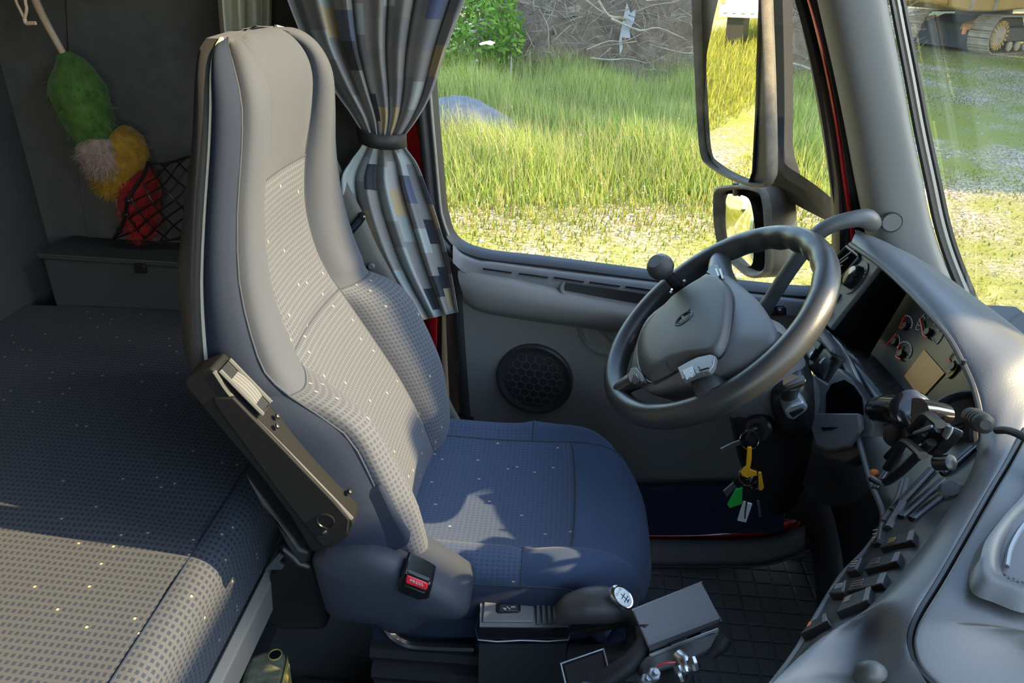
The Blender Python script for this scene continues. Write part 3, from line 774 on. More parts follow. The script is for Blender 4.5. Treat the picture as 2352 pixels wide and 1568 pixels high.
# ---------------------------------------------------------------- bunk, storage box, side wall things
bed = empty('bunk_bed', (-0.8, 0.5, 0.0), 'lower bunk mattress in blue woven cover behind the driver seat', 'bed')
BX0, BX1 = -0.445, -1.23
ys = np.linspace(-0.80, 1.50, 70)
xs_ = np.linspace(0, 1, 46)
rows = []
for y in ys:
    r = []
    for t in xs_:
        # front face (t<.16) then rounded edge then top
        if t < 0.10: x = BX0 - 0.002 + 0.004 * math.sin(t / 0.1 * 3.1); z = 0.405 + t / 0.10 * 0.105
        elif t < 0.2:
            a = (t - 0.10) / 0.10 * math.pi / 2; x = BX0 - 0.035 * (1 - math.cos(a)); z = 0.51 + 0.038 * math.sin(a)
        else:
            x = BX0 - 0.035 - (t - 0.2) / 0.8 * (BX0 - 0.035 - BX1); z = 0.548
            q = (t - 0.2) / 0.8
            z += 0.012 * math.sin(q * 3.0)
            # soft wrinkles running off the front edge
            w = math.exp(-((q - 0.22) / 0.2) ** 2)
            z += w * 0.011 * math.sin(y * 34 + x * 13 + 2.0 * math.sin(y * 9)) * (0.5 + 0.5 * math.sin(y * 11 + 1.2 + x * 6)) * (1 if y < 0.85 else 0.25)
        r.append((x, y, z))
    rows.append(r)
G = np.array(rows)
mk('mattress', G.reshape(-1, 3), grid_faces(*G.shape[:2]), M['weave_bed'], bed, uv=np.stack([G[..., 1].ravel(), np.tile(np.concatenate([[0], np.cumsum(np.linalg.norm(np.diff(G[0], axis=0), axis=1))]), len(ys))], 1), ang=80)
tube('mattress_seam', [(BX0 - 0.040, y, 0.5495) for y in np.linspace(-0.75, 1.45, 30)], 0.0016, M['weave_bed'], bed, n=6, step=1)
prism('bed_rail', [(-0.442, -0.80, 0.335), (-0.430, -0.80, 0.335), (-0.426, -0.80, 0.400), (-0.444, -0.80, 0.405)], (0, 2.3, 0), M['beige'], bed, bevel=0.003)
slab('bunk_base', (-1.22, -0.80, 0.0), (-0.545, 1.50, 0.40), M['walldark'], 0.01, bed)

# storage box in the corner
bxp = lambda u, v, y: P(u, v, Y=y)
sb = empty('storage_locker', (-0.85, 1.55, 0.50), 'dark storage locker with lid at the far end of the bunk', 'locker')
slab('locker_body', (-1.165, 1.505, 0.50), (-0.56, 1.628, 0.668), M['walldark'], 0.004, sb)
slab('locker_lid', (-1.170, 1.498, 0.670), (-0.56, 1.628, 0.682), M['walldark'], 0.004, sb)
slab('lid_edge', (-1.170, 1.496, 0.681), (-0.56, 1.499, 0.6835), M['wallgrey'], 0.001, sb)
slab('latch', (-0.945, 1.492, 0.652), (-0.918, 1.500, 0.676), M['black'], 0.002, sb)
# wall recess panel
pn = struct(prism('trim_11', [P(u, v, Y=1.628) for u, v in ((150, -60), (560, -60), (560, 560), (205, 560), (170, 330))], (0, -0.006, 0), M['wallgrey'], None, bevel=0.004), 'grey felt panel on the sleeper side wall')
lathe('wall_button', P(80, 275, X=-1.232), (1, 0, 0), [(0, 0.017), (0.004, 0.017), (0.006, 0.014), (0.006, 0)], M['beige'], None, n=24)
wb_ = bpy.context.scene.objects['wall_button']; tag(wb_, 'small round tan button on the dark rear wall', 'button')

# duster
M['fuzz_g'] = mat('green_fluff', (0.075, 0.17, 0.03), 0.9, var=0.35, vscale=40, sheen=0.3)
M['fuzz_w'] = mat('pale_fluff', (0.38, 0.27, 0.23), 0.9, var=0.25, vscale=50, sheen=0.3)
M['fuzz_y'] = mat('yellow_fluff', (0.40, 0.22, 0.02), 0.9, var=0.3, vscale=50, sheen=0.3)
M['fuzz_r'] = mat('red_fluff', (0.34, 0.012, 0.016), 0.9, var=0.3, vscale=50, sheen=0.3)
M['cane'] = mat('pale_handle', (0.62, 0.45, 0.33), 0.5)
du = empty('feather_duster', P(320, 545, Y=1.57), 'fluffy green, white, yellow and red duster leaning on the wall', 'duster')
tube('handle', [P(10, -180, Y=1.50), P(62, -60, Y=1.52), P(90, 0 + 20, Y=1.53), P(148, 128, Y=1.545)], [0.0085, 0.008, 0.0075, 0.0065], M['cane'], du, n=10)
def fluff(name, sects, m, y0, seed):
    """fluffy head: tapered core covered with short tufts; sects = image centre, half width in pixels"""
    rg = np.random.default_rng(seed)
    pts = np.array([P(u, v, Y=y0) for u, v, w in sects]); rad = [w / FPX * 1.72 for u, v, w in sects]
    core = tube(name, pts, [r * 0.9 for r in rad], m, du, n=18, step=4)
    p = cr(pts, 8); rr = np.interp(np.linspace(0, 1, len(p)), np.linspace(0, 1, len(rad)), rad)
    T, N, B = frame_along(p)
    V, F = [], []
    for k in range(1500):
        i = rg.integers(0, len(p)); a = rg.uniform(0, 6.283)
        d = math.cos(a) * N[i] + math.sin(a) * B[i]
        b = p[i] + d * rr[i] * 0.86
        t_ = nz(d * 0.5 + T[i] * 0.9 + rg.normal(size=3) * 0.35) * rg.uniform(0.012, 0.026)
        s_ = nz(np.cross(t_, d) + 1e-6) * rg.uniform(0.001, 0.0022)
        n0 = len(V); V += [b - s_, b + s_, b + t_]; F.append((n0, n0 + 1, n0 + 2))
    o = mk('tufts', V, F, m, core, smooth=False); o['kind'] = 'stuff'
    return core
fluff('green_head', [(146, 122, 14), (165, 160, 44), (178, 205, 62), (195, 250, 58), (210, 290, 52), (225, 322, 40)], M['fuzz_g'], 1.55, 1)
fluff('yellow_head', [(262, 330, 50), (280, 345, 62), (262, 385, 58), (258, 415, 45), (255, 440, 26)], M['fuzz_y'], 1.57, 2)
fluff('white_head', [(232, 312, 38), (236, 340, 58), (240, 370, 52), (245, 395, 30)], M['fuzz_w'], 1.545, 3)
fluff('red_head', [(345, 395, 24), (325, 425, 48), (318, 465, 50), (325, 505, 45), (322, 538, 22)], M['fuzz_r'], 1.575, 4)

# black cargo net on the side wall
nt_ = empty('cargo_net', P(340, 545, Y=1.60), 'black elastic cargo net holding the duster on the side wall', 'net')
def NP(a, b):
    """a along, b up, in the sagging net"""
    tl, tr_, bl, br_ = (338, 372), (560, 352), (262, 548), (560, 560)
    u = (tl[0] * (1 - a) + tr_[0] * a) * b + (bl[0] * (1 - a) + br_[0] * a) * (1 - b)
    v = (tl[1] * (1 - a) + tr_[1] * a) * b + (bl[1] * (1 - a) + br_[1] * a) * (1 - b)
    s = math.sin(math.pi * min(1, max(0, b)) * 0.9) * 0.035
    return P(u + 6 * math.sin(b * 9 + a * 7), v + 8 * math.sin(a * 8), Y=1.60 - 1.6 * s - 0.035 - 0.012 * math.sin(a * 5 + b * 2))
for k in range(-5, 8):
    pa = [(k / 6.0 + t * 0.75, t) for t in np.linspace(0, 1, 12)]
    pa = [q for q in pa if -0.001 <= q[0] <= 1]
    if len(pa) > 2: tube('net_cord', [NP(*q) for q in pa], 0.0021, M['black'], nt_, n=6, step=2)
    pb = [(k / 6.0 + (1 - t) * 0.75, t) for t in np.linspace(0, 1, 12)]
    pb = [q for q in pb if -0.001 <= q[0] <= 1]
    if len(pb) > 2: tube('net_cord', [NP(*q) for q in pb], 0.0021, M['black'], nt_, n=6, step=2)
tube('net_edge', [NP(0, t) for t in np.linspace(0, 1, 8)], 0.0042, M['black'], nt_, n=8, step=3)
tube('net_edge', [NP(t, 1) for t in np.linspace(0, 1, 8)], 0.003, M['black'], nt_, n=8, step=3)
tube('net_edge', [NP(t, 0) for t in np.linspace(0, 1, 8)], 0.003, M['black'], nt_, n=8, step=3)
for b in (0.1, 0.32, 0.5): lathe('net_knot', NP(0, b), (0, 1, 0), [(-0.006, 0.002), (-0.003, 0.007), (0.003, 0.007), (0.006, 0.002)], M['black'], nt_, n=10)

# white wire hook in the top left corner
hk = empty('wire_hook', P(70, 52, Y=1.30), 'pale looped cord hook hanging in the upper left corner', 'hook')
tube('cord', [P(15, -200, Y=1.30), P(20, -60, Y=1.30), P(36, 0, Y=1.30), P(46, 22, Y=1.30), P(56, 43, Y=1.30)], 0.0022, M['cane'], hk, n=8)
tube('cord', [P(55, -200, Y=1.30), P(58, -60, Y=1.30), P(58, 0, Y=1.30), P(61, 20, Y=1.30), P(57, 43, Y=1.30)], 0.0025, M['cane'], hk, n=8)
tube('hook_end', [P(56, 43, Y=1.30), P(60, 53, Y=1.30), P(70, 53, Y=1.30), P(82, 53, Y=1.30)], 0.0032, M['cane'], hk, n=8)
# ---------------------------------------------------------------- curtains and seat belt
def patchwork(name, su=0.056, sv=0.052, cs=None):
    m = bpy.data.materials.new(name); m.use_nodes = True
    t = m.node_tree; b = t.nodes['Principled BSDF']
    b.inputs['Roughness'].default_value = 0.8; b.inputs['Sheen Weight'].default_value = 0.25
    b.inputs['Specular IOR Level'].default_value = 0.25
    uv = t.nodes.new('ShaderNodeUVMap')
    sc = node(t, 'ShaderNodeVectorMath', _operation='MULTIPLY'); sc.inputs[1].default_value = (1 / su, 1 / sv, 1)
    t.links.new(uv.outputs[0], sc.inputs[0])
    # shift every column by its own amount so the blocks do not line up
    fx = node(t, 'ShaderNodeVectorMath', _operation='FLOOR'); t.links.new(sc.outputs[0], fx.inputs[0])
    sx = t.nodes.new('ShaderNodeSeparateXYZ'); t.links.new(fx.outputs[0], sx.inputs[0])
    w1 = node(t, 'ShaderNodeTexWhiteNoise', _noise_dimensions='1D'); t.links.new(sx.outputs[0], w1.inputs['W'])
    s2 = t.nodes.new('ShaderNodeSeparateXYZ'); t.links.new(sc.outputs[0], s2.inputs[0])
    ad = node(t, 'ShaderNodeMath', _operation='ADD'); t.links.new(s2.outputs[1], ad.inputs[0]); t.links.new(w1.outputs['Value'], ad.inputs[1])
    fl = node(t, 'ShaderNodeMath', _operation='FLOOR'); t.links.new(ad.outputs[0], fl.inputs[0])
    cb = t.nodes.new('ShaderNodeCombineXYZ'); t.links.new(sx.outputs[0], cb.inputs[0]); t.links.new(fl.outputs[0], cb.inputs[1])
    w2 = node(t, 'ShaderNodeTexWhiteNoise', _noise_dimensions='2D'); t.links.new(cb.outputs[0], w2.inputs['Vector'])
    r = t.nodes.new('ShaderNodeValToRGB'); r.color_ramp.interpolation = 'CONSTANT'
    cs = cs or [(0.0, (0.24, 0.235, 0.235)), (0.34, (0.20, 0.205, 0.225)), (0.52, (0.33, 0.37, 0.38)), (0.66, (0.028, 0.032, 0.046)), (0.73, (0.28, 0.265, 0.26)), (0.87, (0.44, 0.34, 0.20)), (0.92, (0.09, 0.11, 0.20)), (0.96, (0.40, 0.42, 0.42))]
    e = r.color_ramp.elements
    while len(e) < len(cs): e.new(0.5)
    for q, (p_, c_) in zip(e, cs): q.position = p_; q.color = (*c_, 1)
    t.links.new(w2.outputs['Value'], r.inputs[0]); t.links.new(r.outputs[0], b.inputs['Base Color'])
    tc = t.nodes.new('ShaderNodeTexCoord')
    n = node(t, 'ShaderNodeTexNoise', Scale=1600.0); t.links.new(tc.outputs['Object'], n.inputs['Vector'])
    bp_ = node(t, 'ShaderNodeBump', Strength=0.15, Distance=0.001); t.links.new(n.outputs['Fac'], bp_.inputs['Height']); t.links.new(bp_.outputs[0], b.inputs['Normal'])
    # thin cloth lets some light through
    tl = node(t, 'ShaderNodeBsdfTranslucent'); t.links.new(r.outputs[0], tl.inputs[0])
    mx = t.nodes.new('ShaderNodeMixShader'); mx.inputs[0].default_value = 0.25
    t.links.new(b.outputs[0], mx.inputs[1]); t.links.new(tl.outputs[0], mx.inputs[2]); t.links.new(mx.outputs[0], t.nodes['Material Output'].inputs[0])
    return m
M['patch'] = patchwork('patchwork_cloth')
M['patch_low'] = patchwork('patchwork_cloth_light', 0.075, 0.055, [(0.0, (0.27, 0.27, 0.28)), (0.26, (0.36, 0.42, 0.45)), (0.5, (0.22, 0.225, 0.25)), (0.62, (0.028, 0.034, 0.055)), (0.70, (0.40, 0.40, 0.42)), (0.80, (0.50, 0.40, 0.25)), (0.88, (0.09, 0.11, 0.20)), (0.95, (0.30, 0.33, 0.38))])

def curtain(name, rows, folds, amp, m, parent, nx=150, seed=0, width=0.9, v0=0.0):
    """rows: (left px, right px, y left, y right, fold amplitude factor); cloth gathered between the edges"""
    rg = np.random.default_rng(seed)
    ph = rg.uniform(0, 6.28, 4)
    R = cr(np.array(rows, float), 10)
    G = []; L = 0.0; uvv = []; prev = None
    s = np.linspace(0, 1, nx)
    sw = s + 0.018 * np.sin(s * 2 * math.pi * 3 + ph[0]) + 0.012 * np.sin(s * 2 * math.pi * 5 + ph[1])
    for q in R:
        ul, vl, ur, vr, d0, d1, af = q
        f = np.sin(sw * folds * 2 * math.pi + ph[2]) + 0.35 * np.sin(sw * folds * 4 * math.pi + ph[3])
        dep = d0 + (d1 - d0) * s + amp * af * f
        lat = 0.25 * np.cos(sw * folds * 2 * math.pi + ph[2]) / folds * af
        sl = np.clip(s + lat * 0.35, -0.02, 1.02)
        pts = np.array([P(ul + (ur - ul) * a, vl + (vr - vl) * a, Y=y_) for a, y_ in zip(sl, dep)])
        if prev is not None: L += np.linalg.norm(pts - prev, axis=1).mean()
        prev = pts; G.append(pts); uvv.append(L)
    G = np.array(G)
    uv = np.stack(np.meshgrid(s * width, np.array(uvv) + v0), -1).reshape(-1, 2)
    return mk(name, G.reshape(-1, 3), grid_faces(*G.shape[:2]), m, parent, uv=uv, ang=85, solid=0.0012)

cu_ = empty('window_curtain', P(900, 740, Y=1.42), 'patchwork grey, blue and tan curtain tied back at the driver window', 'curtain')
curtain('upper_cloth', [(590, -400, 1150, -400, 1.36, 1.44, 1.0), (636, -70, 1090, -70, 1.36, 1.44, 1.0), (655, 0, 1063, 0, 1.36, 1.43, 1.0), (700, 105, 1022, 110, 1.36, 1.42, 0.9), (760, 200, 988, 215, 1.36, 1.41, 0.7), (805, 262, 958, 272, 1.37, 1.40, 0.5), (832, 306, 928, 314, 1.375, 1.395, 0.3), (834, 322, 928, 328, 1.375, 1.395, 0.28)], 6, 0.024, M['patch'], cu_, seed=3, width=0.62)
curtain('lower_cloth', [(834, 322, 928, 328, 1.375, 1.395, 0.28), (828, 340, 934, 342, 1.375, 1.395, 0.3), (805, 372, 960, 378, 1.37, 1.40, 0.5), (786, 415, 985, 440, 1.36, 1.41, 0.75), (800, 500, 1010, 510, 1.36, 1.41, 0.9), (850, 620, 1036, 610, 1.36, 1.41, 0.95), (940, 742, 1054, 716, 1.38, 1.42, 0.9)], 4, 0.026, M['patch_low'], cu_, seed=9, width=0.56, v0=0.4)
tie = [P(u, v, Y=y) for u, v, y in ((822, 302, 1.40), (828, 312, 1.365), (850, 322, 1.345), (880, 327, 1.345), (910, 327, 1.355), (930, 322, 1.385), (932, 316, 1.41))]
q = cr(tie, 5)
upv = np.array([0, 0, 1.0])
loft('tie_band', [[p_ + upv * 0.013, p_ - upv * 0.013] for p_ in q], M['rubber'], cu_, solid=0.003)

c2 = empty('sleeper_curtain', P(570, 130, Y=1.55), 'pale grey curtain gathered above the seat headrest', 'curtain')
M['patch2'] = mat('grey_curtain_cloth', (0.78, 0.76, 0.65), 0.8, col2=(0.55, 0.55, 0.48), vscale=9, sheen=0.25)
curtain('cloth', [(470, -400, 650, -400, 1.52, 1.52, 1), (498, -70, 646, -70, 1.52, 1.52, 1), (503, 0, 645, 0, 1.52, 1.52, 1), (508, 60, 642, 60, 1.52, 1.52, 1), (514, 108, 634, 100, 1.52, 1.52, 0.8)], 4, 0.022, M['patch2'], c2, seed=5, width=0.3)
loft('tie_band', [[P(u, v, Y=y), P(u + 2, v + 20, Y=y)] for u, v, y in ((511, 105, 1.55), (520, 112, 1.505), (560, 116, 1.485), (600, 112, 1.49), (632, 98, 1.52), (640, 94, 1.55))], M['rubber'], c2, nv=4, solid=0.003)
loft('cloth_tail', [[P(u, v, Y=1.53 + 0.012 * math.sin(u * 0.16)), P(u + 2, v + 40, Y=1.53 + 0.012 * math.sin(u * 0.16))] for u, v in [(514 + 8 * i, 124 - i) for i in range(16)]], M['patch2'], c2, solid=0.001)

# seat belt
bt = empty('seat_belt', P(950, 730, Y=1.32), 'grey seat belt webbing hanging from the pillar behind the seat', 'seat belt')
def webbing(name, ctr, wpx, y, parent):
    rows = []
    for (u, v, yy), w in zip(ctr, wpx):
        rows.append([P(u - w / 2, v + w * 0.22, Y=yy + 0.004), P(u, v, Y=yy), P(u + w / 2, v - w * 0.22, Y=yy + 0.004)])
    return loft(name, rows, M['belt'], parent, nu=2, nv=5, solid=0.002)
webbing('shoulder_strap', [(735, 270, 1.41), (740, 345, 1.385), (770, 430, 1.345), (806, 505, 1.32), (835, 575, 1.31), (870, 640, 1.305), (905, 695, 1.305), (940, 735, 1.315)], [44, 48, 54, 58, 60, 60, 50, 30], 1.36, bt)
an = prism('pillar_anchor', [P(u, v, Y=1.42) for u, v in ((722, 262), (736, 266), (745, 285), (745, 318), (738, 345), (722, 350), (716, 300))], (0, 0.03, 0), M['plastic'], bt, bevel=0.005)
a, b = P(782, 545, Y=1.37), P(832, 492, Y=1.375)
cl = tube('belt_tongue', [P(780, 552, Y=1.318), P(790, 545, Y=1.31), P(812, 523, Y=1.308), P(830, 500, Y=1.315), P(828, 490, Y=1.32)], [0.007, 0.008, 0.008, 0.008, 0.006], M['gloss'], bt, n=8)
tube('tongue_slot', [P(806, 527, Y=1.297), P(826, 505, Y=1.302)], 0.0035, M['chrome'], cl, n=6)
lathe('belt_stop', P(853, 612, Y=1.300), (0.1, -1, 0.2), [(-0.002, 0.007), (0.003, 0.007), (0.005, 0.005), (0.005, 0)], M['plastic'], bt, n=16)
webbing('lap_strap', [(978, 790, 1.40), (1000, 860, 1.38), (1022, 930, 1.36), (1048, 985, 1.34), (1078, 1010, 1.33)], [20, 24, 28, 40, 50], 1.38, bt)
tube('lap_anchor', [P(1012, 996, Y=1.30), P(1035, 1003, Y=1.30), P(1050, 1002, Y=1.30)], 0.004, M['steel'], bt, n=8)
# ---------------------------------------------------------------- steering wheel and column
WC = np.array([0.2712, 1.1438, 0.7847])
WNn = nz((-math.sin(0.746), -0.0747, math.cos(0.746)))
WU = nz(np.cross([0, 1, 0], WNn)); WV = np.cross(WNn, WU)      # towards 12 o'clock, towards the door
def S(u, v, off=0.0): return PP(u, v, WC + WNn * off, WNn)
whl = empty('steering_wheel', WC - WNn * 0.05, 'black four-spoke steering wheel with airbag cover', 'steering wheel')
RC = 0.2005
rim = []
NR = 120
for k in range(NR):
    a = 2 * math.pi * k / NR
    rim.append(WC + RC * (math.cos(a) * WU + math.sin(a) * WV))
th = np.linspace(0, 2 * math.pi, 16, endpoint=False)
V = []
for k in range(NR):
    a = 2 * math.pi * k / NR
    rd = math.cos(a) * WU + math.sin(a) * WV
    # finger scallops inside the upper part
    top = max(0.0, math.cos(a - 0.35)) ** 2
    for t in th:
        r = 0.0200
        inner = max(0.0, -math.cos(t))
        r += 0.0024 * inner * top * math.sin(k * 2 * math.pi / 5)
        V.append(WC + rd * (RC + r * math.cos(t)) + WNn * (1.08 * r * math.sin(t)))
M['wheel'] = mat('wheel_leatherette', (0.035, 0.036, 0.036), 0.36, bump=0.12, bscale=700)
M['hub'] = mat('hub_plastic', (0.062, 0.063, 0.063), 0.5, bump=0.25, bscale=600)
mk('rim', V, grid_faces(NR, 16, True, True), M['wheel'], whl, ang=80)
# hub body
body = [(1612, 640), (1652, 622), (1700, 655), (1742, 692), (1772, 735), (1786, 765), (1782, 790), (1752, 815), (1705, 845), (1650, 866), (1600, 880), (1545, 888), (1495, 898), (1462, 880), (1450, 852), (1462, 790), (1488, 735), (1545, 690)]
B0 = np.array([S(u, v, 0.012) for u, v in body]); mid = B0.mean(0)
B0 = cr(B0, 3, True)
rows = [mid + (B0 - mid) * 0.55 - WNn * 0.075, mid + (B0 - mid) * 0.86 - WNn * 0.045, mid + (B0 - mid) * 0.98 - WNn * 0.015, B0 * 1.0, mid + (B0 - mid) * 0.93 + WNn * 0.010, mid + (B0 - mid) * 0.5 + WNn * 0.014, np.repeat((mid + WNn * 0.014)[None], len(B0), 0)]
loft('hub_body', rows, M['plastic_l'], whl, cu=True, ang=75)
# airbag cover: flat face with chamfered lower side
cov = [(1648, 640), (1668, 652), (1682, 672), (1686, 700), (1683, 745), (1676, 786), (1662, 815), (1645, 826), (1600, 832), (1562, 850), (1530, 868), (1500, 880), (1482, 868), (1470, 846), (1466, 815), (1472, 775), (1500, 732), (1540, 702), (1582, 672), (1622, 648)]
C0 = cr(np.array([S(u, v, 0.024) for u, v in cov]), 3, True); cm = C0.mean(0)
low = np.clip(((C0 - cm) @ -WU) / 0.05, 0, 1)[:, None]
rows = [C0 - WNn * 0.018, C0, cm + (C0 - cm) * (0.985 - 0.03 * low) + WNn * 0.009, cm + (C0 - cm) * (0.955 - 0.16 * low) + WNn * 0.0165, cm + (C0 - cm) * (0.92 - 0.18 * low) + WNn * 0.0185, cm + (C0 - cm) * (0.86 - 0.18 * low) + WNn * 0.0195, cm + (C0 - cm) * 0.35 + WNn * 0.021, np.repeat((cm + WNn * 0.0215)[None], len(C0), 0)]
loft('airbag_cover', rows, M['hub'], whl, cu=True, ang=60)
tube('cover_split', [S(u, v, 0.0425) for u, v in ((1553, 694), (1540, 735), (1530, 780), (1526, 815))] + [S(1533, 835, 0.038), S(1545, 852, 0.030)], 0.0011, M['black'], whl, n=6)
tube('cover_gap', [p_ + WNn * 0.001 for p_ in C0], 0.0018, M['black'], whl, n=6, step=0, closed=True)
# pressed emblem: oval ring with bar and arrow tail, maker's letters on the bar
ec = S(1570, 731, 0.0458)
ex = nz(S(1592, 714, 0.0458) - S(1549, 748, 0.0458)); ey = nz(np.cross(WNn, ex))
em = tube('emblem_ring', [ec + ex * 0.0165 * math.cos(t) + ey * 0.0115 * math.sin(t) for t in np.linspace(0, 2 * math.pi, 24, endpoint=False)], 0.0013, M['black'], whl, n=6, step=1, closed=True)
tube('emblem_ring', [ec + ex * 0.012 * math.cos(t) + ey * 0.0075 * math.sin(t) for t in np.linspace(0.5, 2 * math.pi - 0.5, 18)], 0.0009, M['black'], em, n=6, step=1)
box('emblem_bar', ec + WNn * 0.0003, ex * 0.0022, ey * 0.0085, WNn * 0.0008, M['hub'], em, bevel=0.0004)
text('emblem_word', 'VOLVO', ec + WNn * 0.0012, ey, -ex, 0.0048, M['black'], em, depth=0.0002)
tube('emblem_arrow', [ec + ex * 0.013 + ey * 0.008, ec + ex * 0.0175 + ey * 0.0125], 0.0012, M['black'], em, n=6, step=1)
# spokes
def spoke(pts, w, name='spoke'):
    return tube(name, pts, w, M['wheel'], whl, n=14, step=5, flat=0.6)
spoke([S(1660, 574, 0.0), S(1655, 600, 0.003), S(1655, 625, 0.006), S(1665, 660, 0.006)], [0.012, 0.020, 0.022, 0.026])
spoke([S(1405, 905, 0.0), S(1430, 890, 0.006), S(1462, 872, 0.008), S(1490, 868, 0.004)], [0.014, 0.024, 0.028, 0.024])
spoke([S(1640, 934, 0.0), S(1640, 915, 0.004), S(1635, 885, 0.006), S(1630, 850, 0.004)], [0.014, 0.026, 0.030, 0.030])
spoke([S(1812, 822, 0.0), S(1790, 806, -0.004), S(1760, 785, -0.006), S(1730, 770, -0.004)], [0.010, 0.022, 0.032, 0.03])
# silver switch pods
pod = [(1563, 853), (1590, 838), (1612, 828), (1640, 822), (1650, 826), (1646, 848), (1636, 862), (1612, 868), (1585, 878), (1574, 882)]
pd = prism('switch_pod', [S(u, v, 0.030) for u, v in pod], WNn * 0.010, M['podsilver'], whl, bevel=0.002, seg=3)
prism('silver_button', [S(u, v, 0.0405) for u, v in ((1567, 854), (1592, 842), (1599, 862), (1578, 876))], WNn * 0.003, M['silver'], pd, bevel=0.002, seg=3)
for a in range(4):
    dd = ((1573, 858), (1587, 853), (1590, 864), (1578, 869))[a]
    lathe('button_mark', S(dd[0], dd[1], 0.0436), WNn, [(0, 0.0016), (0.0003, 0.0016), (0.0003, 0)], M['white'], pd, n=8)
tube('pod_split', [S(1606, 850, 0.0405), S(1628, 844, 0.0405)], 0.001, M['black'], pd, n=6)
tube('pod_split', [S(1604, 842, 0.0405), S(1618, 862, 0.0405)], 0.001, M['black'], pd, n=6)
pod2 = [(1628, 634), (1640, 618), (1655, 616), (1663, 628), (1665, 645), (1655, 652), (1640, 640)]
pd2 = prism('switch_pod', [S(u, v, 0.022) for u, v in pod2], WNn * 0.010, M['gloss'], whl, bevel=0.002, seg=3)
tube('pod_ridge', [S(1645, 618, 0.033), S(1652, 634, 0.033)], 0.002, M['silver'], pd2, n=6)
tube('pod_ridge', [S(1654, 618, 0.033), S(1661, 640, 0.033)], 0.002, M['silver'], pd2, n=6)
pod3 = [(1447, 872), (1456, 852), (1470, 850), (1484, 866), (1492, 884), (1470, 892), (1452, 888)]
pd3 = prism('switch_pod', [S(u, v, 0.022) for u, v in pod3], WNn * 0.010, M['plastic_d'], whl, bevel=0.003, seg=3)
prism('round_button', [S(u, v, 0.0325) for u, v in ((1452, 876), (1456, 862), (1464, 860), (1470, 872), (1466, 884), (1456, 886))], WNn * 0.003, M['gloss'], pd3, bevel=0.0015)

# spinner knob clamped on the rim
kn = empty('spinner_knob', S(1570, 672, 0.0), 'black round spinner knob clamped on the steering wheel rim', 'knob')
kb = S(1566, 664, 0.010); kt = P(1521, 617, D=(kb - CAM) @ FW * 0.965)
kd = nz(kt - kb)
L_ = np.linalg.norm(kt - kb)
tube('stem', [kb - kd * 0.01, kb + kd * 0.012, kb + kd * L_ * 0.55, kt], [0.014, 0.0125, 0.010, 0.011], M['gloss'], kn, n=14)
M['carbon'] = mat('textured_knob', (0.03, 0.032, 0.033), 0.22, bump=0.5, bscale=1200)
lathe('ball', kt - kd * 0.012, kd, [(-0.006, 0.006), (0.0, 0.016), (0.010, 0.0228), (0.020, 0.0242), (0.030, 0.0215), (0.036, 0.016), (0.037, 0.014), (0.0385, 0.013), (0.0385, 0.0)], M['carbon'], kn, n=28)
cb_ = nz(S(1600, 640, 0.0) - S(1540, 690, 0.0))
tube('clamp', [S(1572, 676, 0.0) - cb_ * 0.018, S(1572, 676, 0.0) + cb_ * 0.018], 0.0225, M['gloss'], kn, n=18, step=2)
for s in (-1, 1):
    lathe('clamp_screw', S(1572, 676, 0.0) + cb_ * 0.010 * s + WNn * 0.019, WNn, [(0, 0.004), (0.006, 0.004), (0.006, 0)], M['steel'], kn, n=10)

# column
col_ = empty('steering_column', WC - WNn * 0.30 + np.array([0, 0, -0.2]), 'dark steering column shroud with stalks below the wheel', 'column')
ax = -WNn
c1 = WC + ax * 0.05
lathe('upper_shroud', c1, ax, [(0.0, 0.055), (0.01, 0.075), (0.04, 0.088), (0.09, 0.088), (0.12, 0.08), (0.22, 0.07), (0.40, 0.06)], M['plastic_l'], col_, n=28, sx=1.0, sy=1.0)
lw = [(1690, 930), (1760, 900), (1840, 880), (1872, 900), (1880, 980), (1860, 1080), (1830, 1170), (1780, 1200), (1720, 1120), (1690, 1010)]
lo_ = np.array([P(u, v, Y=1.09) for u, v in lw]); lm_ = lo_.mean(0)
loft('lower_shroud', [lo_ + [0.03, 0.16, 0], lo_ + [0.0, 0.04, 0], lm_ + (lo_ - lm_) * 0.9, lm_ + (lo_ - lm_) * 0.5 + [0, -0.012, 0], np.repeat(lm_[None] + [0, -0.015, 0], len(lo_), 0)], M['black'], col_, cu=True, nu=3, ang=70)
# stalk module with stubs
md = [(1772, 905), (1800, 885), (1840, 880), (1866, 905), (1872, 945), (1862, 985), (1836, 1000), (1800, 990), (1775, 950)]
mm_ = np.array([P(u, v, Y=1.055) for u, v in md]); mc = mm_.mean(0)
loft('stalk_module', [mm_ + [0.02, 0.08, 0], mm_, mc + (mm_ - mc) * 0.85 + [0, -0.01, 0], np.repeat(mc[None] + [0, -0.012, 0], len(md), 0)], M['black'], col_, cu=True, nu=3, ang=60)
tube('stalk', [P(1812, 918, Y=1.05), P(1815, 895, Y=1.02), P(1820, 878, Y=1.0)], [0.012, 0.013, 0.014], M['plastic_d'], col_, n=12)
box('stalk_head', P(1820, 882, Y=1.0), nz(P(1845, 875, Y=1.0) - P(1800, 890, Y=1.0)) * 0.017, (0, 0.010, 0), (0.0015, 0, 0.006), M['black'], col_, bevel=0.003)
sh = [(1802, 945), (1815, 930), (1845, 922), (1858, 934), (1854, 944), (1824, 966), (1808, 962)]
sh_o = prism('stalk_switch', [P(u, v, Y=1.01) for u, v in sh], (0, 0.035, 0), M['silver'], col_, bevel=0.004, seg=3)
prism('switch_face', [P(u, v, Y=1.0085) for u, v in ((1812, 948), (1842, 936), (1848, 942), (1822, 960))], (0, 0.004, 0), M['black'], sh_o, bevel=0.001)
ig = P(1742, 985, Y=1.06)
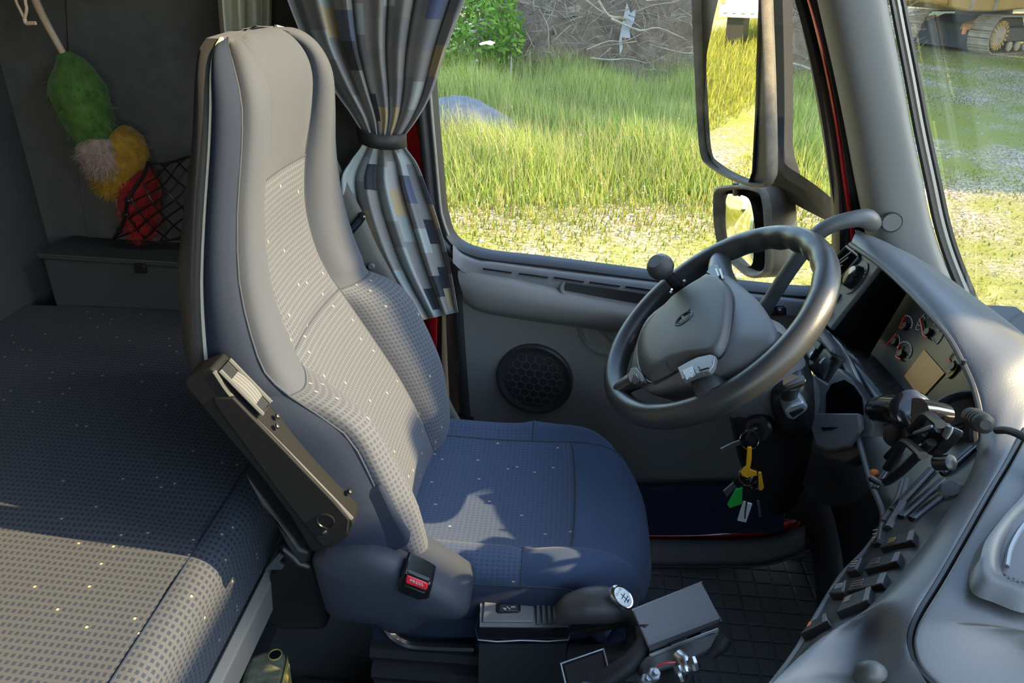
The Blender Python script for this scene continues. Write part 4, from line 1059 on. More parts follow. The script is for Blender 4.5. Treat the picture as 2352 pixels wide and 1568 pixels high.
lathe('ignition_lock', ig, (-0.5, -0.8, 0.25), [(-0.02, 0.024), (0.004, 0.024), (0.008, 0.020), (0.008, 0.012), (0.014, 0.010), (0.014, 0)], M['black'], col_, n=24)

# keys
ky = empty('bunch_of_keys', P(1712, 1195, Y=1.03), 'bunch of keys with yellow, green and white tags hanging from the ignition', 'keys')
KY = 1.03
def K(u, v, y=KY): return P(u, v, Y=y)
prism('ignition_key', [K(u, v, 1.035) for u, v in ((1722, 985), (1742, 982), (1746, 1000), (1738, 1025), (1718, 1030), (1712, 1010))], (0, 0.008, 0), M['black'], ky, bevel=0.003)
def ring(cu, cv, ru, rv, y, r=0.0012, name='key_ring'):
    return tube(name, [K(cu + ru * math.cos(t), cv + rv * math.sin(t), y + 0.012 * math.cos(t)) for t in np.linspace(0, 2 * math.pi, 20, endpoint=False)], r, M['chrome'], ky, n=6, step=1, closed=True)
ring(1722, 1010, 22, 22, 1.02); ring(1719, 1092, 22, 23, 1.02); ring(1734, 1108, 10, 16, 1.02)
prism('spare_key', [K(u, v) for u, v in ((1655, 1031), (1684, 1016), (1700, 1010), (1706, 1018), (1688, 1026), (1658, 1037))], (0, 0.003, 0), M['steel'], ky, bevel=0.0006)
prism('yellow_strap', [K(u, v, 1.012) for u, v in ((1717, 1028), (1727, 1027), (1727, 1055), (1723, 1078), (1738, 1084), (1740, 1092), (1722, 1096), (1716, 1098), (1704, 1092), (1699, 1080), (1714, 1072))], (0, 0.004, 0), M['yellow'], ky, bevel=0.001)
prism('yellow_tab', [K(u, v, 1.016) for u, v in ((1742, 1085), (1749, 1085), (1755, 1120), (1750, 1127), (1743, 1126))], (0, 0.004, 0), M['yellow'], ky, bevel=0.001)
prism('key_head', [K(u, v, 1.02) for u, v in ((1684, 1110), (1695, 1092), (1710, 1094), (1714, 1108), (1696, 1124))], (0, 0.005, 0), M['black'], ky, bevel=0.001)
prism('key_blade', [K(u, v, 1.02) for u, v in ((1661, 1128), (1684, 1108), (1692, 1116), (1670, 1142))], (0, 0.003, 0), M['steel'], ky, bevel=0.0006)
prism('green_tag', [K(u, v, 1.018) for u, v in ((1690, 1124), (1706, 1120), (1705, 1158), (1676, 1168), (1671, 1160))], (0, 0.005, 0), M['green'], ky, bevel=0.0015)
prism('white_tag', [K(u, v, 1.018) for u, v in ((1708, 1152), (1728, 1158), (1714, 1200), (1694, 1196))], (0, 0.004, 0), M['white'], ky, bevel=0.001)
tube('tag_wire', [K(1715, 1152, 1.016), K(1712, 1175, 1.015), K(1711, 1190, 1.015)], 0.0014, M['plastic_d'], ky, n=6)
prism('black_fob', [K(u, v, 1.022) for u, v in ((1708, 1100), (1732, 1100), (1730, 1150), (1712, 1152))], (0, 0.008, 0), M['black'], ky, bevel=0.002)
prism('small_key', [K(u, v, 1.022) for u, v in ((1738, 1150), (1744, 1150), (1749, 1186), (1744, 1188))], (0, 0.003, 0), M['plastic'], ky, bevel=0.0006)
# ---------------------------------------------------------------- gear selector beside the seat
ZG = 0.42
gs = empty('gear_selector', (0.0, 0.82, 0.06), 'grey gear selector console with lever beside the driver seat', 'gear selector')
tp_ = [P(u, v, Z=ZG) for u, v in ((1102, 1388), (1106, 1372), (1122, 1360), (1180, 1360), (1255, 1364), (1285, 1376), (1300, 1398), (1306, 1440), (1200, 1441), (1101, 1440))]
tp_ = np.array(tp_)
near = np.array([P(u, v, Z=ZG) for u, v in ((1101, 1440), (1306, 1440))])
bot = [tp_ * [1, 1, 0] + [0, 0, z] for z in (0.06, 0.30, 0.385)]
tc_ = tp_.mean(0)
rows = [tc_ * [1, 1, 0] + (bot[0] - tc_ * [1, 1, 0]) * [1.0, 1.0, 1] , bot[1], bot[2], tp_ - [0, 0, 0.010], tc_ + (tp_ - tc_) * 0.985 - [0, 0, 0.003]]
loft('console_body', rows, M['plastic_d'], gs, cu=True, ang=60)
bd = loft('console_band', [tc_ + (tp_ - tc_) * 1.012 - [0, 0, 0.035], tc_ + (tp_ - tc_) * 1.02 - [0, 0, 0.028], tc_ + (tp_ - tc_) * 1.02 - [0, 0, 0.006], tc_ + (tp_ - tc_) * 0.99 - [0, 0, 0.0]], M['gloss'], gs, cu=True, ang=50)
tube('chrome_line', [q for q in (tc_ + (tp_ - tc_) * 1.022 - [0, 0, 0.026])], 0.0012, M['silver'], gs, n=6, step=2, closed=True)
mk('console_top', tc_ + (tp_ - tc_) * 0.992 - [0, 0, 0.001], [tuple(range(len(tp_)))], M['plastic_l'], gs, solid=0.004, smooth=False)
def Gp(u, v, dz=0.0): return P(u, v, Z=ZG + dz)
prism('switch_plate', [Gp(u, v, 0.001) for u, v in ((1112, 1378), (1226, 1378), (1224, 1430), (1108, 1430))], (0, 0, 0.003), M['plastic_l'], gs, bevel=0.0015)
bz = prism('ep_switch', [Gp(u, v, 0.003) for u, v in ((1143, 1385), (1192, 1384), (1196, 1390), (1196, 1404), (1190, 1410), (1143, 1410), (1138, 1404), (1139, 1390))], (0, 0, 0.002), M['black'], gs, bevel=0.001, seg=2)
rk = prism('rocker', [Gp(u, v, 0.0045) for u, v in ((1148, 1388), (1190, 1388), (1190, 1404), (1146, 1404))], (0, 0, 0.0015), M['plastic_d'], bz, bevel=0.001)
ux_ = nz(Gp(1167, 1405) - Gp(1168, 1388)); uy_ = nz(Gp(1190, 1396) - Gp(1146, 1396))
text('letter_e', 'E', Gp(1178, 1394, 0.0062), ux_, uy_, 0.0085, M['white'], bz)
text('letter_p', 'P', Gp(1158, 1398, 0.0062), ux_, uy_, 0.0085, M['white'], bz)
tube('slash', [Gp(1164, 1392, 0.0063), Gp(1172, 1399, 0.0063)], 0.0005, M['white'], bz, n=5, step=1)
for k in range(4):
    a, b = Gp(1234 + 12 * k, 1370 + k, 0.002), Gp(1236 + 13 * k, 1434, 0.002)
    tube('slide_rib', [a, (a + b) / 2 + [0, 0, 0.003], b], 0.0032, M['plastic'], gs, n=6)
# lever: fat grip, badge, loop back to the console
lev_ = empty('lever_root', (0, 0, 0)) if False else None
GY = 0.80
gp = [(1290, 1412, 0.80), (1315, 1398, 0.80), (1350, 1390, 0.80), (1385, 1388, 0.80), (1415, 1394, 0.80), (1442, 1412, 0.80)]
M['grip'] = mat('lever_grip', (0.05, 0.047, 0.046), 0.45, bump=0.15, bscale=900)
gr = tube('lever_grip', [P(u, v, Y=y) for u, v, y in gp], [0.017, 0.023, 0.0265, 0.027, 0.024, 0.012], M['grip'], gs, n=20, step=6)
tube('lever_arm', [P(u, v, Y=y) for u, v, y in ((1432, 1400, 0.80), (1452, 1440, 0.80), (1452, 1480, 0.805), (1420, 1500, 0.81), (1360, 1505, 0.82), (1310, 1500, 0.83))], [0.014, 0.014, 0.015, 0.017, 0.018, 0.018], M['plastic_d'], gs, n=14, step=5, flat=0.8)
tube('lever_strut', [P(u, v, Y=y) for u, v, y in ((1300, 1452, 0.815), (1350, 1448, 0.815), (1410, 1436, 0.81), (1440, 1425, 0.805))], [0.006, 0.005, 0.005, 0.006], M['black'], gs, n=8)
# badge with the shift pattern
bc = P(1408, 1378, Y=0.795); bn = nz((0.45, -0.45, 0.78))
bu = nz(P(1432, 1398, Y=0.79) - P(1388, 1356, Y=0.80)); bu = nz(bu - bn * (bu @ bn)); bv = np.cross(bn, bu)
bc = bc + bn * 0.0255
bd_ = lathe('badge_bezel', bc - bn * 0.006, bn, [(0, 0.021), (0.005, 0.0205), (0.0075, 0.018), (0.007, 0.0165), (0.0068, 0.0)], M['chrome'], gs, n=28, sx=1.0, sy=0.72, ab=(bu, bv))
M['badge'] = mat('badge_face', (0.62, 0.66, 0.70), 0.25)
lathe('badge_face', bc - bn * 0.006, bn, [(0.0, 0.016), (0.0075, 0.016), (0.0082, 0.012), (0.0084, 0)], M['badge'], bd_, n=24, sx=1.0, sy=0.70, ab=(bu, bv))
for a, b in (((-0.006, 0.0), (0.010, 0.0)), ((-0.001, -0.005), (-0.001, 0.005)), ((0.005, -0.006), (0.005, 0.006)), ((0.009, -0.003), (0.009, 0.003))):
    tube('badge_line', [bc + bu * a[0] + bv * a[1] + bn * 0.0026, bc + bu * b[0] + bv * b[1] + bn * 0.0026], 0.0006, M['black'], bd_, n=5, step=1)
text('badge_letters', 'O L O', bc - bu * 0.010 + bn * 0.0026, bv, -bu, 0.0052, M['black'], bd_)

# device holder on a stand in the foreground
hd_ = empty('tablet_holder', P(1560, 1600, Y=0.70), 'flat grey device holder plate on a bracket with silver wing screws', 'holder')
p0 = P(1452, 1400, Y=0.76); p1 = P(1612, 1336, Y=0.80); p2 = P(1656, 1422, Y=0.74); p3 = P(1490, 1486, Y=0.70)
hn = nz(np.cross(p1 - p0, p3 - p0));
if hn[2] < 0: hn = -hn
M['pad'] = mat('grey_pad', (0.16, 0.165, 0.175), 0.55, bump=0.1, bscale=900)
quad = np.array([p0, p1, p2, p3]) ; qm = quad.mean(0)
pl_ = prism('holder_plate', quad, -hn * 0.004, M['pad'], hd_, bevel=0.002)
tube('plate_rim', [q_ - hn * 0.001 for q_ in quad], 0.0018, M['silver'], hd_, closed=True, step=0, n=6)
fl2 = [P(1490, 1486, Y=0.70), P(1656, 1422, Y=0.74), P(1652, 1434, Y=0.735), P(1492, 1500, Y=0.695)]
prism('plate_lip', [q_ + hn * 0.001 for q_ in fl2], hn * 0.003, M['plastic_d'], hd_, bevel=0.001)
br1 = [P(u, v, Y=y) for u, v, y in ((1488, 1500, 0.695), (1652, 1438, 0.73), (1650, 1452, 0.725), (1640, 1462, 0.722), (1500, 1520, 0.69))]
prism('bracket_edge', br1, -hn * 0.008, M['silver'], hd_, bevel=0.002)
for cx, cy in ((1526, 1486), (1593, 1460)):
    prism('bracket_slot', [P(cx + a, cy + b, Y=0.705 + (cx - 1526) * 0.0004) + hn * 0.001 for a, b in ((-14, 7), (-10, 2), (6, -4), (16, -8), (16, -3), (8, 2), (-6, 9))], hn * 0.0015, M['black'], hd_, bevel=0)
ba = [P(u, v, Y=y) for u, v, y in ((1484, 1510, 0.69), (1640, 1456, 0.72), (1664, 1452, 0.72), (1668, 1470, 0.715), (1620, 1502, 0.705), (1560, 1530, 0.695), (1500, 1548, 0.685), (1470, 1560, 0.68), (1468, 1530, 0.685))]
prism('bracket_body', ba, np.array([0, 0.03, -0.03]), M['plastic'], hd_, bevel=0.006, seg=3)
tube('bracket_end', [P(1668, 1462, Y=0.72), P(1655, 1478, Y=0.715), P(1632, 1500, Y=0.71)], [0.010, 0.012, 0.009], M['rubber'], hd_, n=12)
# silver wing screws
def wing(u, v, y):
    c_ = P(u, v, Y=y)
    w = lathe('wing_screw', c_, (0.1, -0.5, 0.85), [(-0.02, 0.006), (0.0, 0.006), (0.002, 0.010), (0.014, 0.010), (0.018, 0.006), (0.018, 0)], M['steel'], hd_, n=14)
    return w
tube('wing_screw', [P(1560, 1508, Y=0.685), P(1572, 1520, Y=0.675), P(1578, 1535, Y=0.67)], 0.0105, M['steel'], hd_, n=12)
for (u, v, du_, dv_) in ((1556, 1528, 12, 32), (1590, 1510, 8, 26)):
    tube('screw_wing', [P(u, v, Y=0.67), P(u + du_ * .5, v + dv_ * .5, Y=0.664), P(u + du_, v + dv_, Y=0.66)], [0.006, 0.007, 0.0065], M['steel'], hd_, n=10)
tube('screw_bridge', [P(1566, 1545, Y=0.667), P(1598, 1525, Y=0.667)], 0.006, M['steel'], hd_, n=10)
for (u, v) in ((1502, 1548), (1485, 1562)):
    lathe('hex_bolt', P(u, v, Y=0.665), (0.1, -0.4, 0.9), [(-0.012, 0.0085), (0.004, 0.0085), (0.005, 0.007), (0.005, 0.004), (0.014, 0.004), (0.014, 0)], M['silver'], hd_, n=6)
tube('stand_post', [P(1545, 1545, Y=0.69), P(1560, 1610, Y=0.69), P(1560, 1700, Y=0.69)], 0.026, M['plastic_d'], hd_, n=18)
tube('red_wire', [P(1508, 1530, Y=0.668), P(1530, 1522, Y=0.668), P(1552, 1520, Y=0.668)], 0.0012, M['redplastic'], hd_, n=6)
# gooseneck running behind the plate
tube('gooseneck', [P(1480, 1440, Y=0.74), P(1482, 1478, Y=0.72), P(1450, 1520, Y=0.70), P(1390, 1562, Y=0.69), P(1330, 1610, Y=0.68)], 0.0135, M['rubber'], hd_, n=14)
# small phone standing in a rimmed cradle
ph_ = empty('small_screen_cradle', P(1340, 1600, Y=0.68), 'small black glass screen in a silver rimmed cradle near the floor', 'cradle')
a0, a1, a2, a3 = P(1288, 1524, Y=0.71), P(1386, 1490, Y=0.73), P(1410, 1590, Y=0.67), P(1312, 1624, Y=0.65)
sn = nz(np.cross(a1 - a0, a3 - a0)); sn = sn if sn[2] > 0 else -sn
prism('screen', [a0, a1, a2, a3], -sn * 0.006, M['gloss'], ph_, bevel=0.001)
tube('screen_rim', [a3, a0, a1, a2], 0.0018, M['silver'], ph_, step=0, n=6)
prism('screen_inner', [(q_ - (a0 + a1 + a2 + a3) / 4) * 0.86 + (a0 + a1 + a2 + a3) / 4 + sn * 0.0005 for q_ in (a0, a1, a2, a3)], sn * 0.0006, M['black'], ph_, bevel=0)
lathe('cradle_foot', P(1340, 1640, Y=0.66) , (0, 0, 1), [(-0.12, 0.05), (-0.11, 0.05), (-0.10, 0.012), (0.05, 0.012), (0.05, 0)], M['plastic_d'], ph_, n=16)

# olive green clog-like box with yellow edge on the floor
M['olive'] = mat('dusty_olive', (0.20, 0.21, 0.14), 0.75, var=0.35, vscale=60)
M['yedge'] = mat('dull_yellow', (0.55, 0.47, 0.14), 0.6)
tb = empty('olive_case', P(610, 1568, Z=0.063), 'dusty olive case with a yellow edge lying on the floor by the bunk', 'case')
oc = [(568, 1510), (580, 1500), (600, 1492), (625, 1486), (645, 1490), (660, 1498), (664, 1520), (652, 1568), (640, 1620), (540, 1620), (552, 1560)]
prism('case_body', [P(u, v, Z=0.22) for u, v in oc], (0, 0, -0.157), M['olive'], tb, bevel=0.012, seg=3)
ye = [(660, 1502), (664, 1528), (652, 1570), (640, 1622), (630, 1622), (648, 1560), (656, 1525)]
prism('yellow_edge', [P(u, v, Z=0.2225) for u, v in ye], (0, 0, -0.05), M['yedge'], tb, bevel=0.001)
lathe('case_hole', P(632, 1503, Z=0.221), (0, 0, 1), [(-0.002, 0.012), (0.0012, 0.012), (0.0015, 0.0105), (-0.001, 0.010), (-0.001, 0)], M['yedge'], tb, n=20)
lathe('case_cap', P(632, 1504, Z=0.221), (0, 0, 1), [(-0.002, 0.0102), (0.0004, 0.0102), (0.0004, 0)], M['black'], tb, n=20)
# ---------------------------------------------------------------- dashboard
from mathutils.bvhtree import BVHTree
ds = empty('dashboard', (0.62, 0.9, 0.35), 'grey dashboard with curved instrument hood and switch panels', 'dashboard')
#      lip               back / silhouette
RW = [((1956, 556, 'X', .550), (1972, 533, 'X', .575)), ((2022, 602, 'X', .556), (2042, 560, 'X', .620)), ((2081, 655, 'X', .56), (2104, 595, 'X', .632)),
      ((2138, 714, 'X', .56), (2172, 645, 'X', .637)), ((2183, 768, 'X', .56), (2238, 694, 'X', .642)), ((2215, 825, 'X', .56), (2302, 746, 'X', .647)),
      ((2240, 880, 'X', .56), (2370, 805, 'X', .652)), ((2256, 940, 'X', .558), (2395, 885, 'X', .650)), ((2252, 1010, 'Z', .805), (2352, 980, 'Z', .826)),
      ((2232, 1078, 'Z', .792), (2310, 1060, 'Z', .822)), ((2190, 1152, 'Z', .786), (2262, 1140, 'Z', .817)), ((2130, 1240, 'Z', .780), (2205, 1240, 'Z', .811)),
      ((2070, 1315, 'Z', .772), (2150, 1334, 'Z', .804)), ((1990, 1398, 'Z', .762), (2108, 1400, 'Z', .798)), ((1890, 1463, 'Z', .750), (2084, 1446, 'Z', .790)),
      ((1785, 1568, 'Y', .470), (2088, 1502, 'Z', .783)), ((1700, 1690, 'Y', .44), (2130, 1580, 'Z', .775))]
def px(q): return P(q[0], q[1], **{q[2]: q[3]})
rows = []
for k, (a, b) in enumerate(RW):
    A, B = px(a), px(b)
    if k <= 7:
        m1 = A * 0.7 + B * 0.3 + [0, 0, 0.012]; m2 = A * 0.3 + B * 0.7 + [0, 0, 0.010]
        r = [A + [0.035, 0, -0.008], A + [0.004, 0, -0.012], A, m1, m2, B, B + [0.06, 0, -0.03], B + [0.14, 0, -0.12]]
    elif k <= 13:
        m1 = A * 0.72 + B * 0.28 + [0, 0, 0.010]; m2 = A * 0.3 + B * 0.7 + [0, 0, 0.007]
        r = [A + [0.03, -0.02, -0.02], A + [0.004, -0.002, -0.008], A, m1, m2, B, B + [0.004, -0.003, -0.012], B + [0.06, -0.03, -0.06]]
    else:
        mpx = {14: (1985, 1445, .535), 15: (1950, 1568, .485), 16: (1900, 1720, .455)}[k]
        m1 = P(mpx[0], mpx[1], Y=mpx[2]); m2 = m1 * 0.35 + B * 0.65 + [-0.004, -0.010, -0.004]
        r = [A + [0.02, 0, -0.03], A + [0.004, 0, -0.008], A, m1, m2, B, B + [0.004, 0.002, -0.012], B + [0.06, 0.02, -0.06]]
    rows.append(r)
hood = loft('instrument_hood', rows, M['dash'], ds, nu=4, nv=6, ang=80)
tube('hood_edge', [px(a) + [-0.001, 0, -0.004] for a, b in RW[:8]], 0.0042, M['plastic'], ds, n=8)
tube('hood_notch', [P(2215, 826, X=.556), P(2214, 838, X=.558), P(2222, 845, X=.565)], 0.003, M['plastic_d'], ds, n=8)
# lid of the dash-top tray
SM = [((2358, 985), .828), ((2316, 1062), .824), ((2268, 1142), .819), ((2211, 1243), .813), ((2156, 1338), .806), ((2117, 1400), .800), ((2096, 1446), .793), ((2093, 1490), .786), ((2115, 1540), .780), ((2190, 1602), .774), ((2300, 1660), .77)]
rows = []
for k, ((u, v), z) in enumerate(SM):
    A = P(u, v, Z=z)
    d = np.array([1.0, -0.25, 0]) if k < 6 else nz([1.0, 0.1 * (k - 5), 0])
    rows.append([A + d * 0.006 + [0, 0, -0.03], A + d * 0.003 + [0, 0, -0.004], A + d * 0.012 + [0, 0, 0.002], A + d * 0.07 + [0, 0, 0.006], A + d * 0.2 + [0, 0, 0.004], A + d * 0.42 + [0, 0, -0.02]])
lid = loft('tray_lid', rows, M['dash'], ds, nu=4, nv=5, ang=80)
tube('lid_gap', [P(u - 3, v, Z=z - 0.003) for (u, v), z in SM], 0.0032, M['black'], ds, n=6)
tube('pad_gap', [P(2046, 1396, Z=.772), P(2075, 1392, Z=.786), P(2103, 1396, Z=.797)], 0.0012, M['black'], ds, n=6)
def bvh_of(o):
    me = o.data; base = WL[o.name]
    return BVHTree.FromPolygons([Vector(np.array(v.co) + base) for v in me.vertices], [list(p_.vertices) for p_ in me.polygons])
def onto(bv, u, v, lift=0.0):
    d = ray(u, v); dn = nz(d)
    loc, nr, idx, dist = bv.ray_cast(Vector(CAM), Vector(dn))
    if loc is None: return None
    n = np.array(nr); n = n if n @ dn < 0 else -n
    return np.array(loc) + n * lift
bl = bvh_of(lid)
# speaker grille recess on the lid
gr_out = [(2252, 1325), (2256, 1260), (2285, 1212), (2330, 1160), (2380, 1120), (2460, 1180), (2460, 1330), (2380, 1372), (2300, 1350)]
gr_in = [(2300, 1312), (2302, 1262), (2330, 1212), (2370, 1175), (2420, 1150), (2460, 1220), (2450, 1310), (2390, 1345), (2330, 1336)]
go = [P(u, v, Z=.828) for u, v in gr_out]; gi = [P(u, v, Z=.818) for u, v in gr_in]
gm = np.mean(gi, 0)
go0 = [q - [0, 0, 0.012] + 0.10 * (q - gm) for q in go]
gb = loft('grille_bezel', [go0, [q + [0, 0, 0.002] for q in go], [a * 0.6 + b * 0.4 + [0, 0, 0.006] for a, b in zip(go, gi)], gi, [q - [0, 0, 0.008] for q in gi]], M['dash'], ds, cu=True, nu=4, ang=70)
M['mesh'] = mat('speaker_mesh', (0.10, 0.105, 0.11), 0.4, metal=0.5)
prism('grille_mesh', [q - [0, 0, 0.004] for q in gi], (0, 0, -0.003), M['mesh'], gb, bevel=0)
# holes of the mesh, as dark dimples
hv, hf = [], []
ex_, ey_ = np.array([1.0, 0, 0]), np.array([0, 1.0, 0])
gix = np.array(gi)
def inside(p_, poly):
    c_ = False; n = len(poly)
    for i in range(n):
        a, b = poly[i], poly[i - 1]
        if (a[1] > p_[1]) != (b[1] > p_[1]) and p_[0] < (b[0] - a[0]) * (p_[1] - a[1]) / (b[1] - a[1]) + a[0]: c_ = not c_
    return c_
for i in range(60):
    for j in range(60):
        x_ = gix[:, 0].min() + (i + (j % 2) * .5) * 0.0042; y_ = gix[:, 1].min() + j * 0.0037
        if not inside((x_, y_), gix): continue
        n0 = len(hv)
        hv += [np.array([x_ + 0.0015 * math.cos(t), y_ + 0.0015 * math.sin(t), gix[:, 2].mean() - 0.0036]) for t in np.linspace(0, 6.283, 6, endpoint=False)]
        hf.append(tuple(range(n0, n0 + 6)))
if hf:
    o = mk('mesh_holes', hv, hf, M['black'], gb, smooth=False); o['kind'] = 'stuff'
tube('grille_chrome', [P(2312, 1300, Z=.8205), P(2322, 1255, Z=.8205), P(2352, 1205, Z=.8205), P(2400, 1165, Z=.8205)], 0.0025, M['silver'], gb, n=6)
# oval blister on the console end
kb_ = P(2000, 1553, Y=.482)
tube('end_knob', [P(1975, 1553, Y=.487), P(1988, 1545, Y=.475), P(2008, 1543, Y=.472), P(2026, 1546, Y=.482)], [0.006, 0.010, 0.010, 0.006], M['plastic'], ds, n=12)
tube('trim_crease', [P(u, v, Y=y) for u, v, y in ((1916, 1452, .537), (1908, 1500, .515), (1910, 1560, .492))], 0.0009, M['plastic_l'], ds, n=5)

# recessed instrument cluster
CN = nz((-0.94, 0.0, 0.34)); CP0 = P(2100, 780, X=.612)
def FP(u, v, l=0.0): return PP(u, v, CP0 + CN * l, CN)
M['cluster'] = mat('cluster_face', (0.050, 0.052, 0.052), 0.2, spec=0.35)
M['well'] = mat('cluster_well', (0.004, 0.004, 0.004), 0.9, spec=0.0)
M['display'] = mat('amber_display', (0.55, 0.22, 0.02), 0.25)
M['needle'] = mat('red_needle', (0.80, 0.03, 0.02), 0.4)
M['dial'] = mat('dial_print', (0.7, 0.72, 0.72), 0.6)
cf = [(2070, 610), (2140, 640), (2200, 700), (2262, 800), (2290, 900), (2290, 1010), (2180, 1000), (2108, 930), (2050, 865), (1996, 812), (2040, 740), (2088, 660)]
clu = prism('instrument_cluster', [FP(u, v) for u, v in cf], CN * -0.02, M['cluster'], ds, bevel=0.0)
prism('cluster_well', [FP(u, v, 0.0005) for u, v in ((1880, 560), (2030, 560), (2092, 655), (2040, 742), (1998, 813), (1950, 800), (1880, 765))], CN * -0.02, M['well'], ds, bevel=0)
loft('well_floor', [[FP(u, v, 0.0), px((u2, v2, 'X', x2))] for (u, v), (u2, v2, x2) in (((1895, 770), (1893, 752, .545)), ((1950, 800), (1925, 785, .540)), ((1998, 813), (1952, 830, .535)), ((2050, 866), (1976, 885, .532)), ((2108, 931), (2000, 950, .53)), ((2180, 1000), (2020, 1000, .53)))], M['cluster'], ds, nv=4, solid=0.003)
tube('ledge_trim', [P(u, v, X=x_) for u, v, x_ in ((1908, 770, .54), (1935, 800, .535), (1965, 855, .53), (1990, 915, .525), (2006, 965, .522))], 0.0035, M['silver'], ds, n=8)
tube('ledge_trim', [P(u, v, X=x_) for u, v, x_ in ((1925, 825, .53), (1950, 862, .525), (1975, 915, .52), (1990, 960, .517))], 0.0022, M['silver'], ds, n=8)
loft('ledge_face', [[P(u, v, X=x_), P(u2, v2, X=x2)] for (u, v, x_), (u2, v2, x2) in (((1905, 765, .54), (1900, 780, .525)), ((1935, 800, .535), (1922, 815, .522)), ((1965, 855, .53), (1950, 868, .518)), ((1990, 915, .525), (1976, 925, .513)), ((2008, 970, .522), (1992, 975, .51)))], M['plastic_l'], ds, nv=4, solid=0.004)
def gauge(cx, cy, ru, rv, t0, t1, nx_, ny_, tick=0.0009, dialmat='dial'):
    """printed arc with ticks and a needle; image-space centre, the arc lies on the cluster face"""
    c_ = FP(cx, cy, 0.001)
    a_ = FP(cx + ru, cy, 0.001) - c_; b_ = FP(cx, cy + rv, 0.001) - c_
    arc = [c_ + a_ * math.cos(t) + b_ * math.sin(t) for t in np.linspace(t0, t1, 14)]
    g_ = tube('dial_arc', arc, tick, M[dialmat], clu, n=5, step=1)
    for t in np.linspace(t0, t1, 7):
        d = a_ * math.cos(t) + b_ * math.sin(t)
        tube('dial_tick', [c_ + d * 0.84, c_ + d * 0.99], tick * 0.8, M[dialmat], g_, n=4, step=1)
    p_ = [FP(q[0], q[1], 0.005) for q in nx_]
    tube('needle', p_, [0.0022] * (len(p_) - 1) + [0.0012], M['needle'], clu, n=6, step=2)
    lathe('needle_hub', FP(*ny_, 0.003), CN, [(0, 0.007), (0.004, 0.006), (0.004, 0)], M['black'], clu, n=14)
gauge(2081, 742, 15, 18, -1.7, 0.7, [(2078, 728), (2070, 745), (2068, 752), (2074, 755)], (2080, 748))
gauge(2058, 783, 9, 16, -1.3, 1.2, [(2060, 766), (2046, 783), (2034, 793)], (2056, 785))
gauge(2078, 804, 16, 20, -2.2, 1.1, [(2068, 790), (2061, 812), (2060, 820), (2069, 825)], (2070, 812))
gauge(2150, 770, 52, 62, -2.9, -1.6, [(2114, 732), (2119, 755), (2122, 770), (2131, 776)], (2132, 762))
tube('dial_arc', [FP(u, v, 0.001) for u, v in ((2168, 757), (2162, 775), (2150, 789), (2141, 776))], 0.0009, M['dial'], clu, n=5)
gauge(2205, 830, 26, 26, -3.0, -1.8, [(2180, 824), (2184, 832), (2190, 840)], (2190, 842))
prism('amber_display', [FP(u, v, 0.0008) for u, v in ((2124, 803), (2171, 857), (2116, 917), (2078, 864))], CN * 0.0012, M['display'], clu, bevel=0)
bo = FP(2187, 852, 0.002)
bd2 = lathe('clock_plate', bo, CN, [(0, 0.0125), (0.0016, 0.0125), (0.0016, 0)], M['yedge'] if 'yedge' in M else M['yellow'], clu, n=20, sx=1, sy=0.55, ab=(nz(FP(2197, 840) - FP(2177, 864)), np.cross(CN, nz(FP(2197, 840) - FP(2177, 864)))))
text('clock_text', '0654', bo + CN * 0.0018, nz(FP(2197, 840) - FP(2177, 864)), np.cross(CN, nz(FP(2197, 840) - FP(2177, 864))), 0.0085, M['black'], clu)
# clear cluster lens
# (plain printed numerals along the big dial)
for s_, u, v in (('10', 2134, 727), ('15', 2148, 742), ('20', 2157, 757)):
    text('dial_number', s_, FP(u, v, 0.001), nz(FP(u + 9, v - 8) - FP(u, v)), np.cross(CN, nz(FP(u + 9, v - 8) - FP(u, v))), 0.0085, M['dial'], clu)

# left panel: vent, lamp switch, dimmer, warning switch
LN = nz((-0.93, -0.05, 0.36)); LP0 = P(1965, 640, X=.548)
def LP(u, v, l=0.0): return PP(u, v, LP0 + LN * l, LN)
lpn = prism('light_panel', [LP(u, v) for u, v in ((1955, 552), (1962, 552), (2025, 605), (1906, 756), (1885, 735), (1850, 700), (1862, 660))], LN * -0.010, M['plastic_l'], ds, bevel=0.003)
vt = [(1946, 566), (1972, 586), (1974, 592), (1925, 650), (1880, 690), (1860, 670), (1915, 600)]
tube('vent_frame', [LP(u, v, 0.002) for u, v in vt], 0.004, M['plastic_d'], lpn, closed=True, step=0, n=8)
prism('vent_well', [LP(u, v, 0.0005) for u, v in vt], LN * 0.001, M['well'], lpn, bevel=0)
for k in range(4):
    f = k / 4.0
    tube('vent_blade', [LP(1950 - 14 * k + 14, 575 + 18 * k - 2, 0.004) * 1.0, LP(1915 - 12 * k, 618 + 16 * k - 8, 0.004)], 0.0022, M['plastic_d'], lpn, n=6, step=1)
kc = LP(1966, 638, 0.001); ka = nz(LP(1985, 610) - LP(1945, 662)); kbv = np.cross(LN, ka)
lathe('switch_dial', kc, LN, [(0, 0.033), (0.0012, 0.033), (0.0012, 0)], M['plastic'], lpn, n=28, sx=1.0, sy=0.72, ab=(ka, kbv))
lathe('lamp_knob', kc, LN, [(0.001, 0.023), (0.012, 0.0215), (0.015, 0.018), (0.016, 0)], M['gloss'], lpn, n=24, sx=1.0, sy=0.78, ab=(ka, kbv))
for u, v in ((1980, 612), (1986, 618), (1987, 626), (1984, 634), (1945, 655), (1950, 660)):
    lathe('lamp_mark', LP(u, v, 0.0025), LN, [(0, 0.0013), (0.0004, 0.0013), (0.0004, 0)], M['white'], lpn, n=8)
prism('dimmer_slot', [LP(u, v, 0.0005) for u, v in ((1927, 672), (1932, 676), (1916, 697), (1911, 692))], LN * 0.002, M['black'], lpn, bevel=0)
